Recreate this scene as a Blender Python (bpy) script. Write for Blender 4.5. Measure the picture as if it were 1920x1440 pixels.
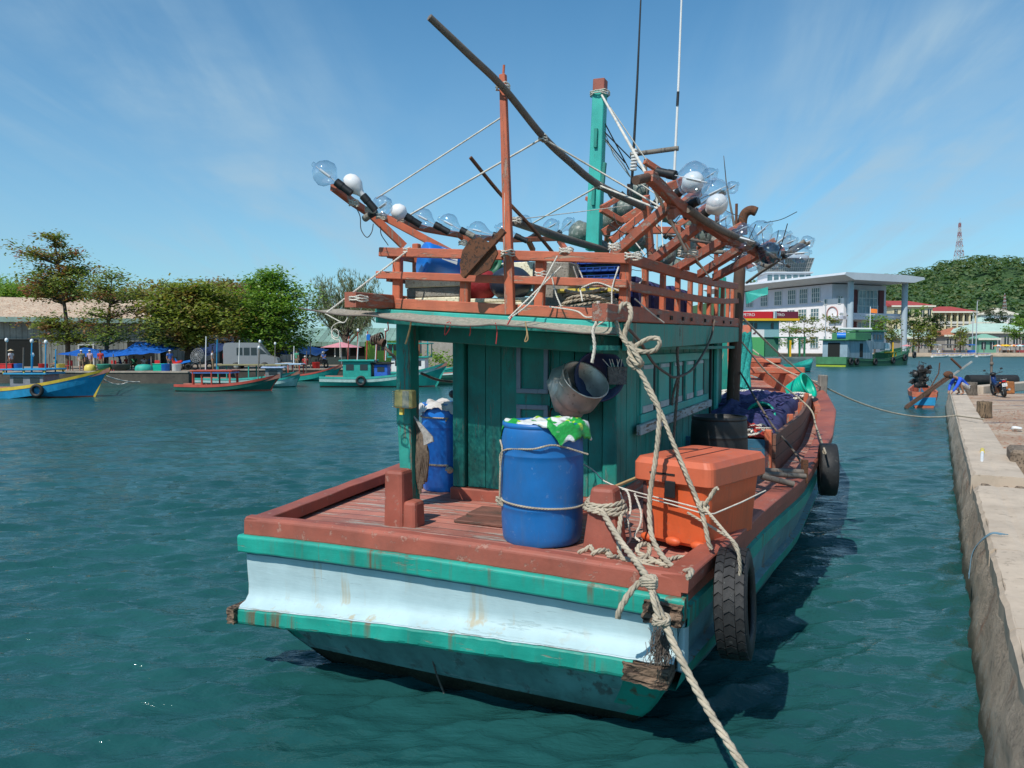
import bpy, math, random
from math import sin, cos, pi, radians as R, sqrt, atan2, atan
from mathutils import Vector as V, Matrix, noise
for o in list(bpy.data.objects): bpy.data.objects.remove(o)
sc = bpy.context.scene
COL = sc.collection
rnd = random.Random(7)

# ------------------------------------------------------------ camera, sky, sun
CH = 2.75; FPX = 1441.0; PITCH = atan(70/FPX)
cam = bpy.data.cameras.new('camera'); cam.lens = 36*FPX/1920; cam.sensor_width = 36; cam.clip_start = .05; cam.clip_end = 6000
camo = bpy.data.objects.new('camera', cam); COL.objects.link(camo)
camo.location = (0, 0, CH); camo.rotation_euler = (pi/2-PITCH, 0, 0); sc.camera = camo
SUN_EL = R(50); sd = V((-.58, -.815, 0)).normalized()*cos(SUN_EL) + V((0, 0, sin(SUN_EL)))
sun = bpy.data.lights.new('sun', 'SUN'); sun.energy = 4.2; sun.angle = R(.5); sun.color = (1, .95, .87)
suno = bpy.data.objects.new('sun', sun); COL.objects.link(suno); suno.location = (-20, -30, 40)
suno.rotation_euler = sd.to_track_quat('Z', 'Y').to_euler()
sc.view_settings.view_transform = 'Standard'; sc.view_settings.look = 'None'; sc.view_settings.exposure = 0; sc.view_settings.gamma = 1
sc.cycles.max_bounces = 8; sc.cycles.transparent_max_bounces = 24; sc.cycles.transmission_bounces = 6; sc.cycles.glossy_bounces = 3; sc.cycles.diffuse_bounces = 3
sc.cycles.caustics_reflective = False; sc.cycles.caustics_refractive = False
try: sc.cycles.use_denoising = True
except Exception: pass
w = bpy.data.worlds.new('World'); sc.world = w; w.use_nodes = True
nt = w.node_tree; N = nt.nodes; L = nt.links; N.clear()
out = N.new('ShaderNodeOutputWorld'); bg = N.new('ShaderNodeBackground'); bg.inputs[1].default_value = .12
sky = N.new('ShaderNodeTexSky'); sky.sky_type = 'NISHITA'; sky.sun_disc = False
sky.sun_elevation = SUN_EL; sky.sun_rotation = atan2(sd.x, sd.y); sky.air_density = 1.0; sky.dust_density = .25; sky.ozone_density = 2.5
tc = N.new('ShaderNodeTexCoord')
# thin cirrus: planar projection of the direction, streaked noise
sep = N.new('ShaderNodeSeparateXYZ'); L.new(tc.outputs['Generated'], sep.inputs[0])
def wm(op, a, b=None):
    n = N.new('ShaderNodeMath'); n.operation = op
    for i, x in enumerate((a, b)):
        if x is None: continue
        if isinstance(x, (int, float)): n.inputs[i].default_value = x
        else: L.new(x, n.inputs[i])
    return n.outputs[0]
zz = wm('MAXIMUM', sep.outputs[2], .05); zz = wm('ADD', zz, .22)
cx = N.new('ShaderNodeCombineXYZ'); L.new(wm('DIVIDE', sep.outputs[0], zz), cx.inputs[0]); L.new(wm('DIVIDE', sep.outputs[1], zz), cx.inputs[1])
def cloud(rot, scale, sc_, lo, hi, loc, dist=1.2):
    mp = N.new('ShaderNodeMapping'); mp.inputs['Rotation'].default_value = (0, 0, rot); mp.inputs['Scale'].default_value = scale; mp.inputs['Location'].default_value = loc
    L.new(cx.outputs[0], mp.inputs[0])
    nz = N.new('ShaderNodeTexNoise'); nz.inputs['Scale'].default_value = sc_; nz.inputs['Detail'].default_value = 9; nz.inputs['Roughness'].default_value = .55; nz.inputs['Distortion'].default_value = dist
    L.new(mp.outputs[0], nz.inputs['Vector'])
    mr = N.new('ShaderNodeMapRange'); mr.interpolation_type = 'SMOOTHSTEP'; mr.inputs[1].default_value = lo; mr.inputs[2].default_value = hi
    L.new(nz.outputs[0], mr.inputs[0]); return mr.outputs[0]
c1 = cloud(R(24), (1.2, .22, 1), 1.5, .42, .64, (3.1, .4, 0), 1.4)
c2 = cloud(R(-24), (1.2, .20, 1), 2.4, .42, .66, (7.3, 2.2, 0), 1.6)
c3 = cloud(R(10), (.5, .8, 1), .8, .38, .62, (1.3, 5.2, 0), .4)
cl = wm('MULTIPLY', wm('ADD', c1, wm('MULTIPLY', c2, .7)), wm('ADD', wm('MULTIPLY', c3, .85), .12))
hz = wm('POWER', wm('MAXIMUM', wm('SUBTRACT', 1, wm('MULTIPLY', wm('ABSOLUTE', sep.outputs[2]), 2.1)), 0), 1.6)
side = N.new('ShaderNodeMapRange'); side.interpolation_type = 'SMOOTHSTEP'; side.inputs[1].default_value = .05; side.inputs[2].default_value = .42; side.inputs[3].default_value = .22; side.inputs[4].default_value = 1; L.new(wm('ABSOLUTE', wm('SUBTRACT', sep.outputs[0], .02)), side.inputs[0])
cl = wm('MULTIPLY', cl, side.outputs[0])
cl = wm('MINIMUM', wm('ADD', wm('MULTIPLY', cl, .52), wm('MULTIPLY', hz, .60)), .85)
mx = N.new('ShaderNodeMix'); mx.data_type = 'RGBA'; L.new(cl, mx.inputs[0])
hs = N.new('ShaderNodeMix'); hs.data_type = 'RGBA'; hs.blend_type = 'MULTIPLY'; hs.inputs[0].default_value = 1; L.new(sky.outputs[0], hs.inputs[6]); hs.inputs[7].default_value = (.56, 1.04, 1.16, 1)
L.new(hs.outputs[2], mx.inputs[6]); mx.inputs[7].default_value = (3.3, 4.75, 5.9, 1)
L.new(mx.outputs[2], bg.inputs[0]); L.new(bg.outputs[0], out.inputs[0])

# ------------------------------------------------------------ picture <-> place
def ray(px, py):
    x = (px-960)/FPX; y = (720-py)/FPX
    return V((x, cos(PITCH)+y*sin(PITCH), -sin(PITCH)+y*cos(PITCH)))
def W(px, py, Y):                    # world point at depth Y
    d = ray(px, py); t = Y/d.y; return V((d.x*t, Y, CH+d.z*t))
def G(px, py, z=0):                  # world point at height z
    d = ray(px, py); t = (z-CH)/d.z; return V((d.x*t, d.y*t, z))
TH = R(24)
BM = Matrix.Translation((-.62, 5.643, 0)) @ Matrix.Rotation(-TH, 4, 'Z')   # main boat: x right, y forward, z above water
BI = BM.inverted()
def Bv(px, py, v):                   # boat-local point on plane y=v
    o = BI @ V((0, 0, CH)); d = BI.to_3x3() @ ray(px, py); t = (v-o.y)/d.y; return o+d*t
def Bu(px, py, u):
    o = BI @ V((0, 0, CH)); d = BI.to_3x3() @ ray(px, py); t = (u-o.x)/d.x; return o+d*t
def Bz(px, py, z):
    return BI @ G(px, py, z)
def B(u, v, z): return BM @ V((u, v, z))

# ------------------------------------------------------------ materials
def srgb(r, g, b):
    return tuple(((c/255)/12.92 if c <= 10 else ((c/255+.055)/1.055)**2.4) for c in (r, g, b))+(1,)
class NT:
    def __init__(s, name):
        s.m = bpy.data.materials.new(name); s.m.use_nodes = True; s.t = s.m.node_tree; s.n = s.t.nodes; s.l = s.t.links
        s.n.clear(); s.out = s.n.new('ShaderNodeOutputMaterial'); s.bs = s.n.new('ShaderNodeBsdfPrincipled'); s.l.new(s.bs.outputs[0], s.out.inputs[0])
        s.tc = s.n.new('ShaderNodeTexCoord')
    def map(s, scale=(1, 1, 1), rot=(0, 0, 0), loc=(0, 0, 0), src='Object'):
        m = s.n.new('ShaderNodeMapping'); m.inputs['Scale'].default_value = scale; m.inputs['Rotation'].default_value = rot; m.inputs['Location'].default_value = loc
        s.l.new(s.tc.outputs[src], m.inputs[0]); return m.outputs[0]
    def noise(s, vec, scale, detail=4, rough=.55, dist=0):
        n = s.n.new('ShaderNodeTexNoise'); n.inputs['Scale'].default_value = scale; n.inputs['Detail'].default_value = detail
        n.inputs['Roughness'].default_value = rough; n.inputs['Distortion'].default_value = dist; s.l.new(vec, n.inputs['Vector']); return n.outputs[0]
    def rng(s, x, a, b, c=0, d=1):
        m = s.n.new('ShaderNodeMapRange'); m.inputs[1].default_value = a; m.inputs[2].default_value = b; m.inputs[3].default_value = c; m.inputs[4].default_value = d
        s.l.new(x, m.inputs[0]); return m.outputs[0]
    def math(s, op, a, b=None, c=None):
        n = s.n.new('ShaderNodeMath'); n.operation = op
        for i, x in enumerate((a, b, c)):
            if x is None: continue
            if isinstance(x, (int, float)): n.inputs[i].default_value = x
            else: s.l.new(x, n.inputs[i])
        return n.outputs[0]
    def mix(s, f, a, b, bt='MIX'):
        n = s.n.new('ShaderNodeMix'); n.data_type = 'RGBA'; n.blend_type = bt
        for i, x in ((0, f), (6, a), (7, b)):
            if isinstance(x, (int, float)): n.inputs[i].default_value = x
            elif isinstance(x, tuple): n.inputs[i].default_value = x if len(x) == 4 else x+(1,)
            else: s.l.new(x, n.inputs[i])
        return n.outputs[2]
    def bump(s, h, st=.5, dist=.01, prev=None):
        n = s.n.new('ShaderNodeBump'); n.inputs['Strength'].default_value = st; n.inputs['Distance'].default_value = dist
        s.l.new(h, n.inputs['Height'])
        if prev is not None: s.l.new(prev, n.inputs['Normal'])
        return n.outputs[0]
    def set(s, col=None, rough=None, nor=None, metal=None, **k):
        for key, x in (('Base Color', col), ('Roughness', rough), ('Normal', nor), ('Metallic', metal)):
            if x is None: continue
            if isinstance(x, (int, float)): s.bs.inputs[key].default_value = x
            elif isinstance(x, tuple): s.bs.inputs[key].default_value = x if len(x) == 4 else x+(1,)
            else: s.l.new(x, s.bs.inputs[key])
        for key, x in k.items(): s.bs.inputs[key.replace('_', ' ')].default_value = x
        return s.m
MC = {}
def paint(name, col, chip=(.28, .22, .16), amt=.3, rough=.55, var=.35, sc_=1.0, bump=.4, grain=None, plank=None, streak=0, streakcol=(.16, .07, .03), grime=.25, metal=0, grimecol=(.06, .05, .04)):
    """weathered paint: tone drift, worn chips with grime, optional wood grain axis, plank seams, run-off streaks"""
    s = NT(name)
    oc = s.map()
    n1 = s.noise(oc, 2.2*sc_, 5, .6)
    c = s.mix(s.rng(n1, .3, .7), tuple(x*(1-var) for x in col[:3]), tuple(min(1, x*(1+var*.6)) for x in col[:3]))
    gs = {None: (1, 1, 1), 'x': (.12, 1, 1), 'y': (1, .12, 1), 'z': (1, 1, .12)}[grain]
    gv = s.map(gs)
    n2 = s.noise(gv, 16*sc_, 8, .72)
    ch = s.rng(n2, .66-.25*amt, .70-.25*amt)
    c = s.mix(s.math('MULTIPLY', ch, min(1, amt*2.2)), c, tuple(chip))
    n3 = s.noise(s.map((1.0, 1.0, .5), loc=(5, 3, 1)), 5*sc_, 7, .7)
    c = s.mix(s.rng(n3, .45, .8, 0, grime), c, tuple(grimecol))
    if streak:
        ns = s.noise(s.map((7, 7, .25), loc=(2, 1, 4)), 1.6, 3, .6)
        n4 = s.noise(oc, 1.7, 3, .5)
        f = s.math('MULTIPLY', s.rng(ns, .55, .66), s.rng(n4, .40, .58, 0, streak))
        c = s.mix(f, c, tuple(streakcol))
    h = s.math('ADD', s.math('MULTIPLY', n2, .6), s.math('MULTIPLY', ch, -.35))
    if plank:
        ax, wd = plank
        sp = s.n.new('ShaderNodeSeparateXYZ'); s.l.new(s.tc.outputs['Object'], sp.inputs[0])
        q = s.math('FRACT', s.math('DIVIDE', sp.outputs['xyz'.index(ax)], wd))
        g = s.math('LESS_THAN', s.math('ABSOLUTE', s.math('SUBTRACT', q, .5)), .035)
        c = s.mix(s.math('MULTIPLY', g, .75), c, (.02, .015, .012))
        pid = s.math('FLOOR', s.math('ADD', s.math('DIVIDE', sp.outputs['xyz'.index(ax)], wd), .5))
        wn = s.n.new('ShaderNodeTexWhiteNoise'); wn.noise_dimensions = '1D'; s.l.new(pid, wn.inputs['W'])
        c = s.mix(.8, c, s.mix(wn.outputs[0], (.72, .72, .72, 1), (1.12, 1.12, 1.12, 1)), 'MULTIPLY')
        h = s.math('SUBTRACT', h, s.math('MULTIPLY', g, 1.5))
    nor = s.bump(h, bump, .012)
    rg = s.rng(n1, .3, .7, rough-.1, min(1, rough+.15))
    return s.set(c, rg, nor, metal)
def plain(name, col, rough=.6, var=.2, sc_=6, bump=.15, metal=0, **k):
    s = NT(name); n = s.noise(s.map(), sc_, 5, .6)
    c = s.mix(s.rng(n, .3, .7), tuple(x*(1-var) for x in col[:3]), tuple(min(1, x*(1+var)) for x in col[:3]))
    nor = s.bump(s.noise(s.map(), sc_*6, 4, .6), bump, .01)
    return s.set(c, rough, nor, metal, **k)

# ------------------------------------------------------------ mesh helper
def frame_from(d, up=V((0, 0, 1))):
    d = V(d).normalized()
    if abs(d.dot(up)) > .98: up = V((0, 1, 0))
    x = d.cross(up).normalized(); y = x.cross(d).normalized()   # x across, y up-ish
    return x, y, d
def cr(pts, n=8):
    """Catmull-Rom through the points"""
    P = [V(p) for p in pts]
    if len(P) < 3: return [P[0].lerp(P[-1], i/n) for i in range(n+1)]
    Q = [P[0]*2-P[1]]+P+[P[-1]*2-P[-2]]; o = []
    for i in range(1, len(Q)-2):
        a, b, c, d = Q[i-1:i+3]
        for k in range(n):
            t = k/n
            o.append(.5*((2*b)+(c-a)*t+(2*a-5*b+4*c-d)*t*t+(3*b-a-3*c+d)*t**3))
    o.append(P[-1]); return o
def resample(P, step):
    o = [P[0].copy()]; acc = 0
    for a, b in zip(P, P[1:]):
        l = (b-a).length
        while acc+l >= step:
            t = (step-acc)/l; a = a.lerp(b, t); o.append(a.copy()); l = (b-a).length; acc = 0
            if l < 1e-9: break
        acc += l
    if (o[-1]-P[-1]).length > step*.3: o.append(P[-1].copy())
    return o
def sag(a, b, s, n=14):
    a, b = V(a), V(b); return [a.lerp(b, i/n)-V((0, 0, 4*s*(i/n)*(1-i/n))) for i in range(n+1)]
class MB:
    def __init__(s): s.v = []; s.f = []; s.m = []; s.s = []
    def add(s, vs, fs, m=0, sm=False):
        b = len(s.v); s.v += [tuple(x) for x in vs]
        for f in fs: s.f.append(tuple(i+b for i in f)); s.m.append(m); s.s.append(sm)
        return s
    def box(s, c, d, rot=None, m=0, top=1.0, topy=None):
        hx, hy, hz = d[0]/2, d[1]/2, d[2]/2; ty = top if topy is None else topy
        P = [V((x*hx*(top if z > 0 else 1), y*hy*(ty if z > 0 else 1), z*hz)) for z in (-1, 1) for y in (-1, 1) for x in (-1, 1)]
        if rot is not None: P = [rot @ p for p in P]
        c = V(c)
        return s.add([p+c for p in P], [(0, 2, 3, 1), (4, 5, 7, 6), (0, 1, 5, 4), (2, 6, 7, 3), (0, 4, 6, 2), (1, 3, 7, 5)], m)
    def beam(s, a, b, w, h, up=(0, 0, 1), m=0, w2=None, h2=None):
        a, b = V(a), V(b); x, y, d = frame_from(b-a, V(up)); w2 = w if w2 is None else w2; h2 = h if h2 is None else h2
        P = [p+x*i*ww/2+y*j*hh/2 for p, ww, hh in ((a, w, h), (b, w2, h2)) for i, j in ((-1, -1), (1, -1), (1, 1), (-1, 1))]
        return s.add(P, [(0, 1, 2, 3), (7, 6, 5, 4), (0, 4, 5, 1), (1, 5, 6, 2), (2, 6, 7, 3), (3, 7, 4, 0)], m)
    def tube(s, pts, r, n=8, m=0, cap=True, sm=True):
        P = [V(p) for p in pts]; k = len(P); rr = r if isinstance(r, (list, tuple)) else [r]*k
        t = (P[1]-P[0]).normalized(); x, y, _ = frame_from(t); vs = []
        for i in range(k):
            t2 = (P[min(i+1, k-1)]-P[max(i-1, 0)])
            if t2.length > 1e-9:
                t2.normalize(); q = t.rotation_difference(t2); x = q @ x; y = q @ y; t = t2
            vs += [P[i]+(x*cos(2*pi*j/n)+y*sin(2*pi*j/n))*rr[i] for j in range(n)]
        fs = [(i*n+j, i*n+(j+1) % n, (i+1)*n+(j+1) % n, (i+1)*n+j) for i in range(k-1) for j in range(n)]
        s.add(vs, fs, m, sm)
        if cap: s.add(vs[:n], [tuple(range(n))[::-1]], m); s.add(vs[-n:], [tuple(range(n))], m)
        return s
    def rope(s, pts, r, m=0, n=5, pitch=None):
        """three laid strands twisted round the path"""
        P = resample([V(p) for p in pts], r*1.3); k = len(P)
        if k < 2: return s
        pitch = pitch or r*8; t = (P[1]-P[0]).normalized(); x, y, _ = frame_from(t); S = [[], [], []]; L_ = 0
        for i in range(k):
            t2 = P[min(i+1, k-1)]-P[max(i-1, 0)]
            if t2.length > 1e-9: t2.normalize(); q = t.rotation_difference(t2); x = q @ x; y = q @ y; t = t2
            if i: L_ += (P[i]-P[i-1]).length
            for j in range(3):
                a = 2*pi*(L_/pitch+j/3); S[j].append(P[i]+(x*cos(a)+y*sin(a))*r*.5)
        for q in S: s.tube(q, r*.56, n, m)
        return s
    def lathe(s, prof, M=Matrix(), n=20, m=0, sm=True, cap=False):
        vs = [M @ V((r*cos(2*pi*j/n), r*sin(2*pi*j/n), z)) for r, z in prof for j in range(n)]
        s.add(vs, [(i*n+j, i*n+(j+1) % n, (i+1)*n+(j+1) % n, (i+1)*n+j) for i in range(len(prof)-1) for j in range(n)], m, sm)
        if cap: s.add(vs[:n], [tuple(range(n))[::-1]], m); s.add(vs[-n:], [tuple(range(n))], m)
        return s
    def ell(s, c, r, M=Matrix(), nu=16, nv=10, m=0, jit=0):
        if isinstance(r, (int, float)): r = (r, r, r)
        c = V(c); M3 = M.to_3x3(); vs = []
        for i in range(nv+1):
            ph = pi*i/nv
            for j in range(nu):
                a = 2*pi*j/nu; p = V((sin(ph)*cos(a)*r[0], sin(ph)*sin(a)*r[1], -cos(ph)*r[2]))
                if jit: p *= 1+jit*noise.noise(p*2.3/max(r)+c)
                vs.append(c+M3 @ p)
        return s.add(vs, [(i*nu+j, i*nu+(j+1) % nu, (i+1)*nu+(j+1) % nu, (i+1)*nu+j) for i in range(nv) for j in range(nu)], m, True)
    def loft(s, rings, m=0, closed=True, sm=False, cap=True, mats=None):
        n = len(rings[0]); vs = [p for r_ in rings for p in r_]; b = len(s.v); s.v += [tuple(p) for p in vs]
        for i in range(len(rings)-1):
            for j in range(n if closed else n-1):
                s.f.append((b+i*n+j, b+i*n+(j+1) % n, b+(i+1)*n+(j+1) % n, b+(i+1)*n+j)); s.m.append(mats[j] if mats else m); s.s.append(sm)
        if closed and cap: s.add(rings[0], [tuple(range(n))[::-1]], m); s.add(rings[-1], [tuple(range(n))], m)
        return s
    def prism(s, poly, a, b, m=0):
        """poly: points (V3) of a face; extruded by the vector b-a"""
        d = V(b)-V(a); n = len(poly); P = [V(p)+V(a) for p in poly]
        return s.loft([P, [p+d for p in P]], m)
    def xf(s, M):
        s.v = [tuple(M @ V(p)) for p in s.v]; return s
    def build(s, name, mats, parent=None, bev=0, M=None, center=False, seg=1, fix=True):
        me = bpy.data.meshes.new(name); c = None
        if center:
            xs = list(zip(*s.v)); c = V(((min(xs[0])+max(xs[0]))/2, (min(xs[1])+max(xs[1]))/2, min(xs[2]))); s.v = [tuple(V(p)-c) for p in s.v]
        me.from_pydata(s.v, [], s.f)
        for mt in (mats if isinstance(mats, (list, tuple)) else [mats]): me.materials.append(mt)
        me.polygons.foreach_set('material_index', s.m); me.polygons.foreach_set('use_smooth', s.s); me.update()
        if fix:
            import bmesh
            bm = bmesh.new(); bm.from_mesh(me); bmesh.ops.recalc_face_normals(bm, faces=bm.faces[:]); bm.to_mesh(me); bm.free()
        o = bpy.data.objects.new(name, me); COL.objects.link(o)
        if parent is not None: o.parent = parent
        if M is not None: o.matrix_local = M
        elif c is not None: o.location = c
        if bev:
            bb = o.modifiers.new('bevel', 'BEVEL'); bb.width = bev; bb.segments = seg; bb.limit_method = 'ANGLE'; bb.angle_limit = R(40)
        return o
def tag(o, label=None, cat=None, group=None, kind=None):
    for k, x in (('label', label), ('category', cat), ('group', group), ('kind', kind)):
        if x: o[k] = x
    return o
def thing(name, label, cat, M=None, group=None):
    o = bpy.data.objects.new(name, None); COL.objects.link(o); o.empty_display_size = .2
    if M is not None: o.matrix_world = M if isinstance(M, Matrix) else Matrix.Translation(M)
    return tag(o, label, cat, group)
def copy_tree(o, parent=None):
    c = o.copy(); COL.objects.link(c)
    if parent is not None: c.parent = parent
    for ch in [x for x in COL.objects if x.parent == o]: copy_tree(ch, c)
    return c
def T(x, y, z, rz=0): return Matrix.Translation((x, y, z)) @ Matrix.Rotation(rz, 4, 'Z')
def aim(p, d, up=V((0, 0, 1))):      # matrix with local z along d at p
    x, y, z = frame_from(d, up); M = Matrix((x, y, z)).transposed().to_4x4(); M.translation = V(p); return M

# ------------------------------------------------------------ material library
TEAL = paint('teal_paint', (.012, .27, .205), (.30, .25, .18), .3, .5, .25, 1, .5, 'z', streak=.7)
TEALH = paint('teal_band_paint', (.012, .33, .25), (.30, .22, .15), .24, .5, .3, 1, .5, 'x', streak=.85)
TEALC = paint('teal_cabin_paint', (.013, .26, .21), (.22, .24, .20), .26, .55, .4, 1, .7, 'z', grime=.6, streak=.35, streakcol=(.08, .10, .08))
TEALL = paint('pale_teal_paint', (.045, .42, .35), (.3, .28, .2), .22, .5, .25, 1, .5, 'z')
PALE = paint('pale_blue_white_paint', (.45, .60, .625), (.30, .40, .40), .20, .6, .14, 1, .5, 'x', streak=.7, streakcol=(.42, .33, .18), grime=.16, grimecol=(.25, .33, .33))
LEDGE = paint('flaking_white_paint', (.50, .61, .63), (.34, .34, .30), .42, .7, .16, 1.3, .6, 'x', grime=.2, grimecol=(.25, .25, .2))
REDB = paint('red_brown_paint', (.37, .098, .062), (.44, .24, .18), .30, .6, .36, .7, .6, None, grime=.35)
DECK = paint('worn_red_deck', (.50, .185, .135), (.46, .38, .32), .50, .7, .25, .9, .7, 'x', plank=('y', .17), grime=.45)
ORG = paint('orange_brown_wood_paint', (.52, .135, .068), (.40, .27, .19), .42, .6, .30, 1.3, .8, 'x', grime=.3)
ORGY = paint('orange_brown_long_wood', (.40, .115, .065), (.34, .23, .18), .45, .62, .30, 1.3, .8, 'y', grime=.4)
ORGZ = paint('orange_brown_post_wood', (.54, .13, .058), (.36, .25, .19), .40, .6, .30, 1.3, .8, 'z', grime=.25)
UNDER = paint('weathered_lower_hull', (.17, .36, .35), (.36, .50, .50), .3, .6, .4, .8, .5, 'x', streak=.6, streakcol=(.09, .02, .02), grime=.5, grimecol=(.015, .03, .025))
ALGAE = paint('algae_waterline', (.012, .022, .012), (.05, .06, .02), .4, .6, .5, 3, 1.0, None)
SIDE = paint('faded_hull_side', (.16, .30, .32), (.36, .33, .28), .28, .6, .35, .8, .5, 'y', streak=1, streakcol=(.22, .12, .05), grime=.5)
ROT = paint('rotten_bare_wood', (.20, .13, .085), (.05, .03, .02), .6, .85, .5, 2.2, 1.0, 'x')
GREYW = paint('grey_bare_wood', (.22, .20, .17), (.09, .07, .06), .4, .8, .3, 2, .8, 'z')
BROWNW = paint('brown_pole_wood', (.115, .062, .04), (.22, .17, .13), .3, .75, .35, 1.5, .7, 'z')
BAMB = paint('weathered_bamboo', (.17, .14, .115), (.07, .05, .04), .35, .7, .3, 2, .6, 'z')
ROPE = plain('natural_rope', (.42, .36, .27), .85, .28, 9, .6)
ROPEW = plain('white_rope', (.62, .58, .50), .85, .25, 9, .6)
ROPED = plain('dark_old_rope', (.15, .12, .10), .9, .3, 9, .6)
WIRE = plain('dark_wire', (.05, .045, .04), .6)
BLUEP = paint('blue_plastic', (.009, .15, .44), (.16, .27, .48), .2, .42, .2, .9, .2, None, grime=.3, streak=.3, streakcol=(.10, .16, .25))
BLUEB = plain('bright_blue_plastic', (.01, .17, .62), .35, .15, 3, .1)
BLACKP = plain('black_plastic', (.012, .013, .014), .5, .3, 4, .2)
TYRE = paint('black_rubber', (.014, .014, .015), (.09, .09, .085), .28, .6, .3, 1.5, .4, None, grimecol=(.06, .06, .055))
ORP = paint('orange_plastic', (.70, .12, .035), (.42, .14, .08), .22, .5, .16, .8, .3, None, grime=.35, grimecol=(.22, .06, .03), streak=.4, streakcol=(.35, .08, .04))
ORPL = paint('faded_orange_plastic', (.62, .135, .06), (.45, .2, .15), .3, .55, .12, 1, .2, None, grime=.25)
ALU = paint('dented_aluminium', (.50, .50, .46), (.20, .18, .15), .30, .36, .25, 1.2, .35, None, metal=.45, grime=.35)
RUST = paint('rust_metal', (.14, .055, .025), (.05, .03, .02), .5, .85, .35, 2, .6, None)
WHITEP = plain('white_surface', (.72, .72, .70), .6, .08, 5, .1)
GREENP = plain('green_plastic', (.0, .42, .28), .4, .12, 8, .15)
FOAM = paint('yellowed_foam', (.84, .77, .56), (.40, .30, .14), .35, .9, .15, 3, .7, None, grime=.3)
FOAMG = paint('grey_foam', (.30, .28, .24), (.12, .11, .09), .4, .9, .3, 4, .8, None)
NETB = plain('navy_net', (.035, .035, .12), .9, .5, 14, 1.0)
YEL = plain('yellow_plastic', (.70, .55, .10), .5, .15, 6, .15)
RED = plain('red_plastic', (.5, .02, .02), .5, .15, 6, .15)
DARK = plain('dark_gap', (.012, .014, .013), .9)
CLOTHB = plain('blue_tarpaulin', (.012, .12, .50), .45, .35, 3, .8)
LILAC = paint('lilac_frame_paint', (.23, .30, .36), (.1, .2, .2), .25, .6, .2, 1.5, .4, 'z')
def glassy(name, tint, op=.12):
    s = NT(name); s.n.remove(s.bs)
    tr = s.n.new('ShaderNodeBsdfTransparent'); tr.inputs[0].default_value = tint+(1,)
    gl = s.n.new('ShaderNodeBsdfGlossy'); gl.inputs['Roughness'].default_value = .04; gl.inputs[0].default_value = (.9, .95, 1, 1)
    lw = s.n.new('ShaderNodeLayerWeight'); lw.inputs[0].default_value = .35
    f = s.rng(s.math('POWER', lw.outputs['Facing'], 2.2), 0, 1, op, .75)
    mx = s.n.new('ShaderNodeMixShader'); s.l.new(f, mx.inputs[0]); s.l.new(tr.outputs[0], mx.inputs[1]); s.l.new(gl.outputs[0], mx.inputs[2]); s.l.new(mx.outputs[0], s.out.inputs[0])
    return s.m
GLASS = glassy('clear_lamp_glass', (.90, .93, .95)); SMOKE = glassy('smoked_lamp_glass', (.33, .34, .36), .16)
def netmat(name, col, tr=.3):
    s = NT(name); s.set(col, .9)
    t = s.n.new('ShaderNodeBsdfTransparent'); mx = s.n.new('ShaderNodeMixShader')
    n = s.noise(s.map(), 30, 4, .7); s.l.new(s.rng(n, .35, .65, max(0, tr-.25), min(1, tr+.25)), mx.inputs[0]); s.l.new(s.bs.outputs[0], mx.inputs[1]); s.l.new(t.outputs[0], mx.inputs[2]); s.l.new(mx.outputs[0], s.out.inputs[0]); return s.m
NET = netmat('grey_netting', (.40, .35, .28), .2); NETT = netmat('teal_netting', (.02, .40, .34), .15)
# ------------------------------------------------------------ water
def water():
    s = NT('harbour_water')
    def wave(rot, scale, sc_, det, dist=0, rough=.55):
        return s.noise(s.map(scale, (0, 0, rot)), sc_, det, rough, dist)
    a = wave(R(-14), (.38, 1.5, 1), 1.25, 3, .7)          # swell ridges
    b = wave(R(9), (.55, 1.7, 1), 4.2, 4, .5, .6)          # chop
    c = wave(R(-30), (.8, 1.7, 1), 15, 3, .3)              # ripples
    big = s.noise(s.map((1, 1, 1)), .09, 3, .5)
    amp = s.rng(big, .3, .7, .55, 1.15)
    h = s.math('ADD', s.math('MULTIPLY', a, .25), s.math('ADD', s.math('MULTIPLY', b, .22), s.math('MULTIPLY', c, .05)))
    h = s.math('MULTIPLY', h, amp)
    nor = s.bump(h, 1.0, .19)
    fine = s.noise(s.map((1, 1, 1)), .35, 4, .6)
    col = s.mix(s.rng(fine, .3, .7), (.010, .058, .058, 1), (.017, .092, .090, 1))
    sp = s.n.new('ShaderNodeSeparateXYZ'); s.l.new(s.tc.outputs['Object'], sp.inputs[0])
    # further out in the basin the ripples are finer than the mesh: they act as roughness
    return s.set(col, s.math('ADD', s.rng(sp.outputs[1], 7, 40, .05, .18), s.rng(sp.outputs[1], 40, 130, 0, .16)), nor, IOR=1.33)
import numpy as np
WATERM = water()
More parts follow.
